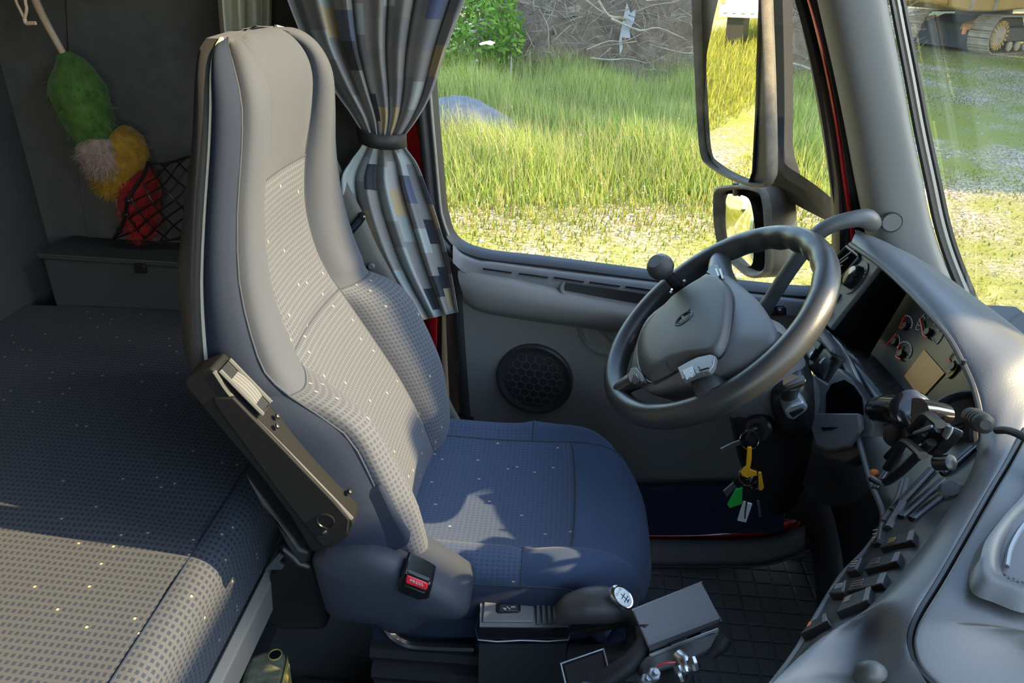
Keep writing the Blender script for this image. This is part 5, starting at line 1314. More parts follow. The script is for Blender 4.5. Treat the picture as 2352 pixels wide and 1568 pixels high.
prism('dimmer_wheel', [LP(u, v, 0.002) for u, v in ((1926, 676), (1930, 679), (1919, 693), (1915, 690))], LN * 0.003, M['silver'], lpn, bevel=0.0005)
ws_ = prism('warning_switch', [LP(u, v, 0.001) for u, v in ((1900, 706), (1912, 717), (1901, 731), (1889, 720))], LN * 0.005, M['plastic_d'], lpn, bevel=0.001)
prism('warning_mark', [LP(u, v, 0.0065) for u, v in ((1899, 712), (1902, 720), (1894, 719))], LN * 0.0004, M['redplastic'], ws_, bevel=0)
# lower switch block with grey shelf bar
SN = nz((-0.90, -0.12, 0.42)); SP0 = P(1880, 820, X=.50)
def SPp(u, v, l=0.0): return PP(u, v, SP0 + SN * l, SN)
swb = prism('switch_block', [SPp(u, v) for u, v in ((1830, 800), (1872, 748), (1936, 822), (1898, 892), (1860, 850))], SN * -0.06, M['plastic'], ds, bevel=0.004)
prism('shelf_bar', [SPp(u, v, 0.002) for u, v in ((1876, 742), (1886, 738), (1936, 806), (1937, 822), (1926, 820), (1872, 752))], SN * 0.022, M['plastic_l'], swb, bevel=0.004, seg=3)
def rocker(pts, parent, f, mark=None, mcol='white', m1='black', th=0.008, ratio=0.42):
    b_ = prism('rocker_switch', [f(u, v, 0.001) for u, v in pts], f.n * th, M[m1], parent, bevel=0.0015)
    if mark:
        prism('switch_mark', [f(u, v, th + 0.0012) for u, v in mark], f.n * 0.0003, M[mcol], b_, bevel=0)
    return b_
SPp.n = SN
rocker([(1844, 795), (1862, 768), (1872, 780), (1852, 812)], swb, SPp, [(1845, 795), (1850, 785), (1853, 788), (1848, 799)])
rocker([(1854, 814), (1876, 778), (1890, 790), (1866, 830)], swb, SPp, [(1860, 812), (1866, 805), (1868, 809), (1861, 818)])
prism('switch_block_cap', [SPp(u, v, 0.009) for u, v in ((1868, 792), (1876, 779), (1889, 790), (1880, 804))], SN * 0.003, M['plastic_l'], swb, bevel=0.001)
rocker([(1878, 838), (1900, 802), (1918, 828), (1896, 874)], swb, SPp, [(1881, 832), (1890, 822), (1898, 820), (1890, 828), (1884, 836)], m1='plastic_d')
prism('switch_block_cap', [SPp(u, v, 0.009) for u, v in ((1892, 808), (1900, 800), (1914, 818), (1908, 826))], SN * 0.003, M['plastic_l'], swb, bevel=0.001)
# pocket with tray
po = [(1898, 905), (1910, 882), (1940, 872), (1962, 886), (1980, 912), (1984, 952), (1898, 952)]
PN = nz((-0.85, -0.2, 0.45)); PO0 = P(1940, 920, X=.495)
def PK(u, v, l=0.0): return PP(u, v, PO0 + PN * l, PN)
pku = prism('pocket_surround', [PK(u, v) for u, v in ((1866, 860), (1900, 880), (1925, 842), (1955, 868), (1985, 915), (2008, 975), (1990, 1035), (1940, 1060), (1890, 1050), (1868, 960))], PN * -0.03, M['plastic'], ds, bevel=0.004)
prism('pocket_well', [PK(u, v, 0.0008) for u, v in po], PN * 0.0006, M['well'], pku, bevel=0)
tr = prism('pocket_tray', [PK(u, v, 0.002) for u, v in ((1870, 953), (1984, 953), (1988, 985), (1960, 1030), (1915, 1040), (1884, 1030), (1872, 990))], PN * 0.012, M['plastic_l'], pku, bevel=0.004, seg=3)
prism('tray_notch', [PK(u, v, 0.0145) for u, v in ((1886, 981), (1925, 981), (1912, 987), (1892, 989))], PN * 0.0006, M['black'], tr, bevel=0)

# angled centre switch panel
PR = [((2245, 1000, 'X', .556), (1972, 1005, 'X', .50)), ((2228, 1080, 'Z', .784), (1998, 1100, 'X', .475)), ((2172, 1180, 'Z', .777), (2030, 1190, 'X', .44)), ((2112, 1262, 'Z', .770), (1996, 1258, 'X', .405)),
      ((2052, 1335, 'Z', .763), (1938, 1320, 'X', .368)), ((1986, 1402, 'Z', .756), (1890, 1396, 'X', .325)), ((1888, 1466, 'Z', .745), (1830, 1500, 'X', .268)), ((1783, 1572, 'Y', .472), (1762, 1592, 'X', .215))]
rows = []
for a, b in PR:
    A, B = px(a), px(b)
    rows.append([A + [0.005, 0, -0.004], A * .66 + B * .34, A * .33 + B * .67, B, B + [0.02, 0.0, -0.03], B + [0.12, 0.05, -0.25]])
pan = loft('switch_panel', rows, M['plastic_d'], ds, nu=3, nv=5, ang=70)
bp_ = bvh_of(pan)
tube('panel_edge', [px(b) for a, b in PR], 0.0045, M['plastic_l'], ds, n=8)
def panel_block(name, quad, th, m, parent, lift=0.001, bevel=0.0015):
    pts = [onto(bp_, u, v, 0.0) for u, v in quad]
    if any(q is None for q in pts): return None
    n = nz(np.cross(pts[1] - pts[0], pts[-1] - pts[0]))
    if n @ (np.mean(pts, 0) - CAM) > 0: n = -n
    return prism(name, [q - n * 0.01 for q in pts], n * (th + 0.01), m, parent, bevel=bevel)
SWQ = [((2046, 1246), (2110, 1230), (2105, 1254), (2028, 1270)), ((2012, 1294), (2078, 1281), (2070, 1303), (1993, 1321)), ((1972, 1347), (2046, 1329), (2036, 1355), (1953, 1371)), ((1948, 1385), (2010, 1362), (2004, 1393), (1929, 1422)),
       ((1871, 1443), (1908, 1424), (1913, 1440), (1847, 1472)), ((1964, 1299), (1990, 1294), (1977, 1321), (1950, 1326)), ((1932, 1350), (1953, 1347), (1948, 1374), (1911, 1376)), ((2022, 1215), (2036, 1212), (2030, 1252), (2014, 1256))]
MK = [((2054, 1252), (2068, 1248), (2062, 1258), (2048, 1262)), ((2016, 1302), (2032, 1296), (2028, 1308), (2008, 1312)), ((1970, 1352), (1994, 1346), (1988, 1360), (1966, 1364)), ((1952, 1392), (1966, 1384), (1962, 1396), (1946, 1402)),
      ((1868, 1448), (1876, 1443), (1872, 1452), (1864, 1458)), ((1966, 1304), (1980, 1302), (1974, 1316), (1960, 1318)), ((1930, 1358), (1948, 1354), (1944, 1364), (1926, 1368)), ((2022, 1226), (2030, 1224), (2026, 1246), (2018, 1248))]
MC = ['yedge', 'fuzz_w', 'fuzz_w', 'fuzz_w', 'orange', 'white', 'white', 'white']
if 'yedge' not in M: M['yedge'] = mat('dull_yellow', (0.55, 0.47, 0.14), 0.6)
for q, mk_, c_ in zip(SWQ, MK, MC):
    o = panel_block('rocker_switch', q, 0.008, M['plastic_d'], ds)
    if o:
        cm_ = np.mean(np.array(mk_), 0)
        # symbol drawn as three short bars
        for j in range(3):
            a = np.array(mk_[0]) * (1 - j / 2.5) + np.array(mk_[3]) * (j / 2.5); b = np.array(mk_[1]) * (1 - j / 2.5) + np.array(mk_[2]) * (j / 2.5)
            pa, pb = onto(bp_, *a), onto(bp_, *b)
            if pa is not None and pb is not None:
                n = nz(CAM - pa)
                pts3 = [onto(bp_, *w) for w in q]
                nn = nz(np.cross(pts3[1] - pts3[0], pts3[-1] - pts3[0])); nn = nn if nn @ n > 0 else -nn
                tube('switch_symbol', [pa + nn * 0.0084, pb + nn * 0.0084], 0.0007, M[c_], o, n=5, step=1)
        # light grey tip on the far end of each rocker
        tip = [q[1], (np.array(q[1]) * .8 + np.array(q[0]) * .2), (np.array(q[2]) * .8 + np.array(q[3]) * .2), q[2]]
        pts3 = [onto(bp_, *w) for w in tip]
        if all(w is not None for w in pts3):
            nn = nz(np.cross(pts3[1] - pts3[0], pts3[-1] - pts3[0])); nn = nn if nn @ (CAM - pts3[0]) > 0 else -nn
            prism('rocker_tip', [w + nn * 0.0072 for w in pts3], nn * 0.0016, M['plastic_l'], o, bevel=0.0008)
# vents of the upper panel: slats behind the phone mount
for k, (a, b) in enumerate((((1992, 1110), (2045, 1010)), ((2010, 1125), (2062, 1040)), ((2050, 1175), (2140, 1080)), ((2070, 1190), (2165, 1105)), ((2095, 1195), (2190, 1120)), ((2150, 1062), (2240, 992)), ((2165, 1090), (2236, 1030)))):
    pa, pb = onto(bp_, *a), onto(bp_, *b)
    if pa is not None and pb is not None:
        tube('vent_slat', [pa, pb], 0.006, M['black'], ds, n=8, step=1)
        tube('vent_slat_edge', [pa + [0, -0.004, 0.007], pb + [0, -0.004, 0.007]], 0.0012, M['silver'], ds, n=5, step=1)
for a, b in (((2086, 1105), (2040, 1215)), ((2078, 1108), (2030, 1200))):
    m_ = ((a[0] + b[0]) / 2 + 8, (a[1] + b[1]) / 2)
    pts = [onto(bp_, *q) for q in (a, m_, b)]
    if all(q is not None for q in pts): tube('panel_rib', [q for q in pts], 0.006, M['plastic_l'], ds, n=8)
# round outlet ring at the right end of the cluster
rc = P(2195, 945, X=.545); rn = nz((-0.75, -0.45, 0.5))
ra = nz(P(2225, 912, X=.545) - P(2160, 975, X=.545)); ra = nz(ra - rn * (ra @ rn)); rb_ = np.cross(rn, ra)
ro = lathe('round_outlet', rc, rn, [(-0.03, 0.030), (0.0, 0.038), (0.004, 0.039), (0.005, 0.036), (0.0, 0.033), (-0.010, 0.030), (-0.010, 0.0)], M['plastic_d'], ds, n=32, sx=1.0, sy=0.62, ab=(ra, rb_))
lathe('outlet_flap', rc - rn * 0.008, nz(rn + ra * 0.15), [(0, 0.027), (0.002, 0.027), (0.002, 0)], M['cluster'], ro, n=24, sx=1.0, sy=0.55, ab=(ra, rb_))
lathe('amber_bulb', P(2100, 1015 + 69, X=.50) if False else onto(bp_, 2012, 1088) + np.array([-0.004, -0.004, 0.004]), rn, [(0, 0.006), (0.006, 0.005), (0.008, 0)], M['orange'], ds, n=12)
lathe('round_button', onto(bp_, 2186, 1130), nz((-0.5, -0.3, 0.8)), [(-0.005, 0.014), (0.006, 0.014), (0.010, 0.010), (0.0105, 0)], M['podsilver'], ds, n=24)

# phone mount on a ball arm
pm = empty('phone_mount', P(2090, 1080, X=.47), 'black phone clamp on a ball arm plugged into the dash vent', 'phone mount')
XM = 0.452
def PMt(u, v, x_=XM): return P(u, v, X=x_)
tube('plug_arm', [PMt(2014, 940), PMt(2040, 940), PMt(2066, 943), PMt(2090, 943)], [0.0165, 0.0195, 0.020, 0.019], M['gloss'], pm, n=20, step=6)
lathe('plug_tip', PMt(2018, 940), nz(PMt(2014, 940) - PMt(2040, 940)), [(0, 0.0175), (0.008, 0.0155), (0.013, 0.009), (0.0145, 0)], M['gloss'], pm, n=20)
lathe('collar', PMt(2086, 943), nz(PMt(2090, 943) - PMt(2040, 940)), [(0, 0.019), (0.003, 0.0255), (0.008, 0.0265), (0.012, 0.023), (0.014, 0.018)], M['gloss'], pm, n=24)
tube('barrel', [PMt(2104, 944), PMt(2135, 947, .475), PMt(2168, 952, .50)], [0.0165, 0.0155, 0.014], M['gloss'], pm, n=18)
lathe('ball_joint', PMt(2062, 996), (0, -0.3, 1), [(-0.02, 0.004), (-0.012, 0.014), (0.0, 0.017), (0.012, 0.013), (0.02, 0.006), (0.02, 0)], M['rubber'], pm, n=18)
tube('neck', [PMt(2072, 962), PMt(2090, 985), PMt(2100, 1010)], [0.013, 0.011, 0.012], M['black'], pm, n=12)
# clamp plate and two claw brackets
def claw(pts, name='claw'): return tube(name, [PMt(u, v, x_) for u, v, x_ in pts], 0.0062, M['black'], pm, n=8, step=4, flat=0.8)
claw([(2078, 1012, .452), (2100, 985, .448), (2122, 958, .444), (2135, 954, .440), (2150, 966, .436), (2160, 974, .434)])
claw([(2038, 1075, .448), (2058, 1045, .444), (2072, 1020, .440), (2084, 1016, .436), (2105, 1032, .432), (2120, 1046, .43)])
claw([(2005, 1100, .45), (2030, 1108, .448), (2060, 1090, .446), (2098, 1055, .444), (2140, 1015, .442)], 'clamp_bar')
claw([(2040, 1050, .456), (2080, 1010, .454), (2120, 985, .45), (2160, 985, .446)], 'clamp_bar')
bk_ = prism('clamp_plate', [PMt(u, v, .450) for u, v in ((2112, 1012), (2150, 972), (2170, 968), (2186, 978), (2184, 990), (2165, 1012), (2148, 1030), (2125, 1042))], (0.018, 0.004, -0.008), M['gloss'], pm, bevel=0.004, seg=3)
prism('clamp_cap', [PMt(u, v, .4475) for u, v in ((2160, 1000), (2172, 974), (2184, 980), (2182, 992), (2170, 1010))], (0.004, 0, 0), M['silver'], bk_, bevel=0.002)
lathe('clamp_screw', PMt(2178, 1062, .455), nz((0.3, -0.6, 0.5)), [(-0.015, 0.009), (0.004, 0.009), (0.006, 0.006), (0.006, 0)], M['black'], pm, n=16)
tube('silver_clip', [PMt(2002, 1096, .445), PMt(2014, 1104, .443), PMt(2026, 1110, .442)], 0.0028, M['silver'], pm, n=8)
for q in (((2058, 1076), (2062, 1066), (2096, 1040), (2098, 1048)), ((2092, 998), (2098, 990), (2136, 975), (2138, 982))):
    prism('claw_pad', [PMt(u, v, .439) for u, v in q], (0.004, 0, 0), M['silver'], pm, bevel=0.001)

# power lead with strain relief
pl2 = empty('power_lead', P(2265, 985, X=.50), 'black power plug with ribbed strain relief and cable on the dash', 'cable')
lathe('plug_body', P(2228, 955, X=.515), nz(P(2290, 990, X=.50) - P(2228, 955, X=.515)), [(0, 0.006), (0.002, 0.011), (0.012, 0.0125), (0.020, 0.0125), (0.021, 0.0108), (0.023, 0.0125), (0.028, 0.0125), (0.029, 0.0108), (0.031, 0.0125), (0.036, 0.0125), (0.037, 0.0108), (0.039, 0.012), (0.046, 0.0115), (0.050, 0.006), (0.05, 0)], M['rubber'], pl2, n=18)
tube('plug_leg', [P(2232, 958, X=.515), P(2228, 980, X=.52), P(2230, 1005, X=.53)], 0.008, M['rubber'], pl2, n=10)
tube('cable', [P(2290, 988, X=.50), P(2312, 988, X=.498), P(2335, 995, X=.497), P(2365, 1012, X=.50), P(2420, 1050, X=.50), P(2480, 1120, X=.5)], 0.0042, M['rubber'], pl2, n=10)
lathe('second_plug', P(2368, 1052, Z=.845), (0.8, -0.4, 0.05), [(0, 0.012), (0.03, 0.014), (0.06, 0.010), (0.06, 0)], M['rubber'], pl2, n=14)
# lower dash body so that nothing shows through underneath
slab('dash_core', (0.66, -0.80, 0.10), (0.93, 1.42, 0.66), M['plastic_d'], 0.02, ds)
prism('knee_panel', [P(u, v, X=x_) for u, v, x_ in ((1868, 1040, .60), (1960, 1075, .57), (2010, 1200, .50), (1950, 1340, .44), (1880, 1460, .42), (1800, 1600, .38), (1900, 1700, .5), (2100, 1300, .62))], (0.06, 0, -0.05), M['plastic_d'], ds, bevel=0.01) if False else None
loft('kick_panel', [[P(1800, 1190, Y=1.38), P(1845, 1200, Y=1.36), P(1865, 1260, Y=1.28), P(1880, 1400, Y=1.10), P(1890, 1500, Y=0.95)], [P(1850, 1120, Y=1.38), P(1900, 1150, Y=1.3), P(1930, 1250, Y=1.2), P(1950, 1400, Y=1.0), P(1960, 1500, Y=0.9)]], M['plastic_d'], ds, nu=4, solid=0.004)
slab('passenger_dash', (0.50, -0.78, 0.30), (0.90, 0.36, 0.76), M['dash'], 0.05, ds)
# ---------------------------------------------------------------- outdoors
def gh(x, y):
    x = np.asarray(x, float); y = np.asarray(y, float)
    return -1.35 + 0.043 * np.maximum(0, y - 9) + 0.02 * np.sin(x * 0.9 + 1) * np.sin(y * 0.7) + 0.012 * np.sin(x * 2.3) * np.sin(y * 2.9 + 2)
NX, NY = 150, 150
gx = np.concatenate([np.linspace(-60, -8, 30), np.linspace(-7.5, 16, 90), np.linspace(17, 90, 30)])
gy = np.concatenate([np.linspace(-40, -3, 20), np.linspace(-2, 26, 110), np.linspace(28, 120, 20)])
XX, YY = np.meshgrid(gx, gy)
GG = np.stack([XX, YY, gh(XX, YY)], -1)
def ground_mat():
    m = bpy.data.materials.new('gravel_and_weeds'); m.use_nodes = True
    t = m.node_tree; b = t.nodes['Principled BSDF']; b.inputs['Roughness'].default_value = 0.95
    b.inputs['Specular IOR Level'].default_value = 0.1
    g = t.nodes.new('ShaderNodeNewGeometry')
    n1 = node(t, 'ShaderNodeTexNoise', Scale=0.55, Detail=8.0, Roughness=0.65); t.links.new(g.outputs['Position'], n1.inputs['Vector'])
    n2 = node(t, 'ShaderNodeTexNoise', Scale=24.0, Detail=5.0, Roughness=0.7); t.links.new(g.outputs['Position'], n2.inputs['Vector'])
    v = node(t, 'ShaderNodeTexVoronoi', Scale=34.0); t.links.new(g.outputs['Position'], v.inputs['Vector'])
    r1 = t.nodes.new('ShaderNodeValToRGB'); r1.color_ramp.elements[0].position = 0.3; r1.color_ramp.elements[1].position = 0.75
    r1.color_ramp.elements[0].color = (0.19, 0.155, 0.11, 1); r1.color_ramp.elements[1].color = (0.56, 0.47, 0.35, 1)
    t.links.new(v.outputs['Color'], r1.inputs[0])
    r2 = t.nodes.new('ShaderNodeValToRGB'); r2.color_ramp.elements[0].color = (0.13, 0.16, 0.03, 1); r2.color_ramp.elements[1].color = (0.36, 0.34, 0.08, 1)
    t.links.new(n2.outputs['Fac'], r2.inputs[0])
    ad = node(t, 'ShaderNodeMath', _operation='MULTIPLY_ADD'); ad.inputs[1].default_value = 0.45; t.links.new(n2.outputs['Fac'], ad.inputs[0]); t.links.new(n1.outputs['Fac'], ad.inputs[2])
    rr = t.nodes.new('ShaderNodeValToRGB'); rr.color_ramp.elements[0].position = 0.62; rr.color_ramp.elements[1].position = 0.80
    t.links.new(ad.outputs[0], rr.inputs[0])
    mx = node(t, 'ShaderNodeMix', _data_type='RGBA'); t.links.new(rr.outputs[0], mx.inputs[0]); t.links.new(r1.outputs[0], mx.inputs[6]); t.links.new(r2.outputs[0], mx.inputs[7])
    t.links.new(mx.outputs[2], b.inputs['Base Color'])
    bp_ = node(t, 'ShaderNodeBump', Strength=0.6, Distance=0.03); t.links.new(n2.outputs['Fac'], bp_.inputs['Height']); t.links.new(bp_.outputs[0], b.inputs['Normal'])
    return m
gd = mk('ground', GG.reshape(-1, 3), grid_faces(len(gy), len(gx)), ground_mat(), None, loc=(0, 0, -1.35), uv=None)
struct(gd, 'gravel yard with sparse yellowing weeds')

def blade_mat(name, trans=0.45):
    m = bpy.data.materials.new(name); m.use_nodes = True
    t = m.node_tree; b = t.nodes['Principled BSDF']; b.inputs['Roughness'].default_value = 0.6
    b.inputs['Specular IOR Level'].default_value = 0.15
    a = t.nodes.new('ShaderNodeAttribute'); a.attribute_name = 'Col'
    t.links.new(a.outputs['Color'], b.inputs['Base Color'])
    tl = t.nodes.new('ShaderNodeBsdfTranslucent'); t.links.new(a.outputs['Color'], tl.inputs[0])
    mx = t.nodes.new('ShaderNodeMixShader'); mx.inputs[0].default_value = trans
    t.links.new(b.outputs[0], mx.inputs[1]); t.links.new(tl.outputs[0], mx.inputs[2]); t.links.new(mx.outputs[0], t.nodes['Material Output'].inputs[0])
    return m
M['blade'] = blade_mat('grass_blade')
M['leaf'] = blade_mat('leaf', 0.35)

def blades(name, xy, hgt, wid, col, lean=0.35, m='blade', z0=None, seed=0):
    """grass blades: five points, two quads-and-tip each"""
    rg = np.random.default_rng(seed)
    n = len(xy); a = rg.uniform(0, 6.283, n)
    d = np.stack([np.cos(a), np.sin(a), np.zeros(n)], 1)
    sd = np.stack([-np.sin(a), np.cos(a), np.zeros(n)], 1)
    z = gh(xy[:, 0], xy[:, 1]) if z0 is None else z0
    base = np.stack([xy[:, 0], xy[:, 1], z - 0.01], 1)
    ln = lean * rg.uniform(0.2, 1.0, n)
    w = wid[:, None] * 0.5; h = hgt[:, None]
    up = np.array([[0, 0, 1.0]])
    p1 = base + up * h * 0.55 + d * h * (ln * 0.3)[:, None]
    p2 = base + up * h * (1 - 0.25 * ln[:, None]) + d * h * ln[:, None]
    V = np.stack([base - sd * w, base + sd * w, p1 - sd * w * 0.8, p1 + sd * w * 0.8, p2], 1).reshape(-1, 3)
    k = np.arange(n)[:, None] * 5
    tris = np.concatenate([k + [[0, 1, 3]], k + [[0, 3, 2]], k + [[2, 3, 4]]], 1).reshape(-1, 3)
    me = bpy.data.meshes.new(name)
    me.vertices.add(len(V)); me.vertices.foreach_set('co', V.ravel())
    me.loops.add(len(tris) * 3); me.loops.foreach_set('vertex_index', tris.ravel().astype(np.int32))
    me.polygons.add(len(tris)); me.polygons.foreach_set('loop_start', np.arange(0, len(tris) * 3, 3, dtype=np.int32))
    ca = me.color_attributes.new('Col', 'FLOAT_COLOR', 'POINT')
    c5 = np.repeat(np.concatenate([col, np.ones((n, 1))], 1), 5, 0)
    ca.data.foreach_set('color', c5.ravel())
    me.materials.append(M[m]); me.update(calc_edges=True); me.validate()
    o = bpy.data.objects.new(name, me); COL.objects.link(o)
    return o
def edge_y(x):
    """front edge of the tall meadow"""
    return 8.6 + 0.25 * np.sin(x * 1.3) + 0.5 * np.clip(x - 1.5, 0, 3.0)
def pick(n, x0, x1, y0, y1, seed):
    rg = np.random.default_rng(seed)
    return np.stack([rg.uniform(x0, x1, n), rg.uniform(y0, y1, n)], 1), rg
def cols(rg, n, a, b, c=None, pc=0.0):
    t = rg.uniform(0, 1, (n, 1)); k = np.array(a) * (1 - t) + np.array(b) * t
    if c is not None:
        s = rg.uniform(0, 1, n) < pc; k[s] = np.array(c) * rg.uniform(0.7, 1.2, (s.sum(), 1))
    return k
# tall meadow
xy, rg = pick(150000, -5.5, 9.0, 8.2, 17.0, 1)
xy = xy[xy[:, 1] > edge_y(xy[:, 0]) + rg.normal(0, 0.25, len(xy))]
xy = xy[xy[:, 0] < 0.36 * xy[:, 1] - 0.3 + RNG.normal(0, 0.25, len(xy))]
dist = np.clip((xy[:, 1] - edge_y(xy[:, 0])) / 1.6, 0.0, 1)
n = len(xy)
nz1 = 0.5 + 0.5 * np.sin(xy[:, 0] * 1.7 + 1.3 * np.sin(xy[:, 1] * 1.1)) * np.sin(xy[:, 1] * 1.9 + xy[:, 0])
hg = (0.14 + 0.62 * dist ** 0.8) * rg.uniform(0.5, 1.15, n) * (0.55 + 0.65 * nz1)
o = blades('meadow_grass', xy, hg, rg.uniform(0.007, 0.014, n), cols(rg, n, (0.18, 0.29, 0.045), (0.42, 0.48, 0.12), (0.60, 0.53, 0.24), 0.25), 0.5, seed=2)
tag(o, 'tall green meadow grass outside the driver window', 'grass', None, 'stuff')
# pale seed stalks in the meadow
xy, rg = pick(7000, -5, 6, 9.2, 16.0, 3); xy = xy[(xy[:, 1] > edge_y(xy[:, 0]) + 0.5) & (xy[:, 0] < 0.34 * xy[:, 1] - 0.5)]; n = len(xy)
o = blades('seed_stalks', xy, rg.uniform(0.7, 1.05, n), rg.uniform(0.004, 0.007, n), cols(rg, n, (0.38, 0.35, 0.16), (0.30, 0.33, 0.12)), 0.3, seed=4)
tag(o, 'pale dry seed stalks standing above the meadow', 'grass', None, 'stuff')
# short weeds on the gravel
xy, rg = pick(330000, -7, 19, 2.6, 26.0, 5)
f = 0.5 + 0.5 * np.sin(xy[:, 0] * 1.1 + 2 * np.sin(xy[:, 1] * 0.8)) * np.sin(xy[:, 1] * 1.5 + 0.7 * xy[:, 0])
f2 = 0.5 + 0.5 * np.sin(xy[:, 0] * 3.7 + 1) * np.sin(xy[:, 1] * 4.3)
near = np.clip((xy[:, 1] - edge_y(xy[:, 0]) + 1.6) / 1.6, 0, 1) * (xy[:, 0] < 0.40 * xy[:, 1])
road = np.exp(-((xy[:, 1] - (12.6 + 0.42 * (xy[:, 0] - 5))) / 2.0) ** 2) * (xy[:, 0] > 4)
keep = rg.uniform(0, 1, len(xy)) < np.clip(0.22 + 0.75 * f * (0.4 + 0.6 * f2) + near - 0.85 * road, 0.05, 1)
keep &= (xy[:, 1] < edge_y(xy[:, 0]) + 0.6) | (xy[:, 0] > 0.34 * xy[:, 1] - 0.3)
xy = xy[keep]; n = len(xy); near = near[keep]
o = blades('yard_weeds', xy, rg.uniform(0.02, 0.065, n) * (1 + 1.3 * near), rg.uniform(0.009, 0.02, n), cols(rg, n, (0.14, 0.19, 0.02), (0.30, 0.30, 0.04), (0.34, 0.27, 0.12), 0.22), 0.9, seed=6)
tag(o, 'short yellow-green weeds on the gravel yard', 'weeds', None, 'stuff')
# verge behind the truck, seen in the mirrors
xy, rg = pick(60000, -26, -3.0, 2.4, 9.0, 7)
tr_ = np.minimum(abs(xy[:, 1] - 3.2), abs(xy[:, 1] - 4.9))
keep = (tr_ > 0.38 + 0.2 * rg.uniform(0, 1, len(xy))); xy = xy[keep]; n = len(xy)
far = np.clip((xy[:, 1] - 5.2) / 1.5, 0, 1)
o = blades('verge_grass', xy, rg.uniform(0.03, 0.10, n) + 0.5 * far * rg.uniform(0.3, 1, n), rg.uniform(0.012, 0.022, n), cols(rg, n, (0.17, 0.21, 0.03), (0.36, 0.34, 0.06)), 0.6, seed=8)
tag(o, 'yellow-green verge grass along the track behind the truck', 'grass', None, 'stuff')

def ground_at(u, v):
    """the ground point seen at an image position"""
    d = ray(u, v); t = (-1.35 - CAM[2]) / d[2]
    for _ in range(30):
        p_ = CAM + d * t; t = (float(gh(p_[0], p_[1])) - CAM[2]) / d[2]
    return CAM + d * t
# white wild flowers
M['petal'] = mat('white_petal', (0.85, 0.85, 0.82), 0.7); M['yolk'] = mat('yellow_flower', (0.85, 0.62, 0.03), 0.7); M['stem'] = mat('flower_stem', (0.10, 0.2, 0.03), 0.7)
def flower(x, y, h, m, r):
    z = float(gh(x, y)); V, F = [], []
    for k in range(6):
        a = k * math.pi / 3; n0 = len(V)
        V += [(x, y, z + h), (x + r * math.cos(a - .4), y + r * math.sin(a - .4), z + h + r * .25), (x + 1.15 * r * math.cos(a), y + 1.15 * r * math.sin(a), z + h + r * .2), (x + r * math.cos(a + .4), y + r * math.sin(a + .4), z + h + r * .25)]
        F.append((n0, n0 + 1, n0 + 2, n0 + 3))
    n0 = len(V); V += [(x - .002, y, z), (x + .002, y, z), (x + .002, y, z + h), (x - .002, y, z + h)]; F.append((n0, n0 + 1, n0 + 2, n0 + 3))
    return V, F
rgf = np.random.default_rng(12)
fv, ff, fi = [], [], []
for k in range(150):
    u, v = rgf.uniform(1030, 1580), rgf.choice([rgf.uniform(440, 540), rgf.uniform(150, 470)], p=[.55, .45])
    g_ = ground_at(u, v)
    hgt = rgf.uniform(0.10, 0.22) if v > 430 else rgf.uniform(0.45, 0.75)
    a, b = flower(g_[0], g_[1], hgt, None, rgf.uniform(0.005, 0.012)); n0 = len(fv); fv += a; ff += [tuple(n0 + i for i in q) for q in b]; fi += [0] * 6 + [1]
o = mk('wild_flowers', fv, ff, M['petal'], None, smooth=False, mats=[M['stem']], fm=fi)
tag(o, 'tiny white wild flowers scattered through the meadow', 'flowers', None, 'stuff')

# boulder
def rock(name, c_, r, seed, m, sc=(1, 1, 0.6), lab=None):
    bm = bmesh.new(); bmesh.ops.create_icosphere(bm, subdivisions=4, radius=1.0)
    rg = np.random.default_rng(seed); ks = rg.normal(size=(7, 3)) * 1.6; ph = rg.uniform(0, 6, 7)
    for v in bm.verts:
        p_ = np.array(v.co); d = sum(math.sin(k @ p_ * (1 + i * .5) + h) / (1.5 + i) for i, (k, h) in enumerate(zip(ks, ph))) * 0.13
        p_ = p_ * (1 + d); v.co = p_ * np.array(sc) * r
    me = bpy.data.meshes.new(name); bm.to_mesh(me); bm.free()
    me.materials.append(m); me.polygons.foreach_set('use_smooth', [True] * len(me.polygons))
    o = bpy.data.objects.new(name, me); COL.objects.link(o); o.location = c_; WL[o.name] = np.array(c_)
    if lab: tag(o, lab, 'rock')
    return o
M['rock'] = mat('blue_grey_rock', (0.10, 0.11, 0.13), 0.9, var=0.3, vscale=6, bump=0.5, bscale=40)
g_ = ground_at(1060, 365)
rock('boulder', g_ + np.array([-0.2, 0.9, 0.05]), 0.8, 5, M['rock'], (1.2, 0.8, 0.75), 'blue-grey boulder half buried in the tall grass')
# light stones on the yard
M['stone'] = mat('pale_stone', (0.36, 0.34, 0.31), 0.9, var=0.3, vscale=9)
stn = None
rgs = np.random.default_rng(21)
for k in range(60):
    u, v = (rgs.uniform(1100, 1560), rgs.uniform(520, 640)) if k < 22 else (rgs.uniform(2110, 2352), rgs.uniform(180, 520))
    g_ = ground_at(u, v)
    if stn is None:
        stn = rock('pebble', g_, 0.02, 3, M['stone'], (1.2, 1, .6)); me_ = stn.data
        me2 = me_; stn['label'] = 'small pale pebble on the gravel yard'; stn['category'] = 'pebble'; stn['group'] = 'pebbles on the gravel yard'
    else:
        o = stn.copy(); COL.objects.link(o); o.location = g_; s_ = rgs.uniform(0.5, 1.6); o.scale = (s_, s_ * rgs.uniform(.7, 1.2), s_); o.rotation_euler = (0, 0, rgs.uniform(0, 6))

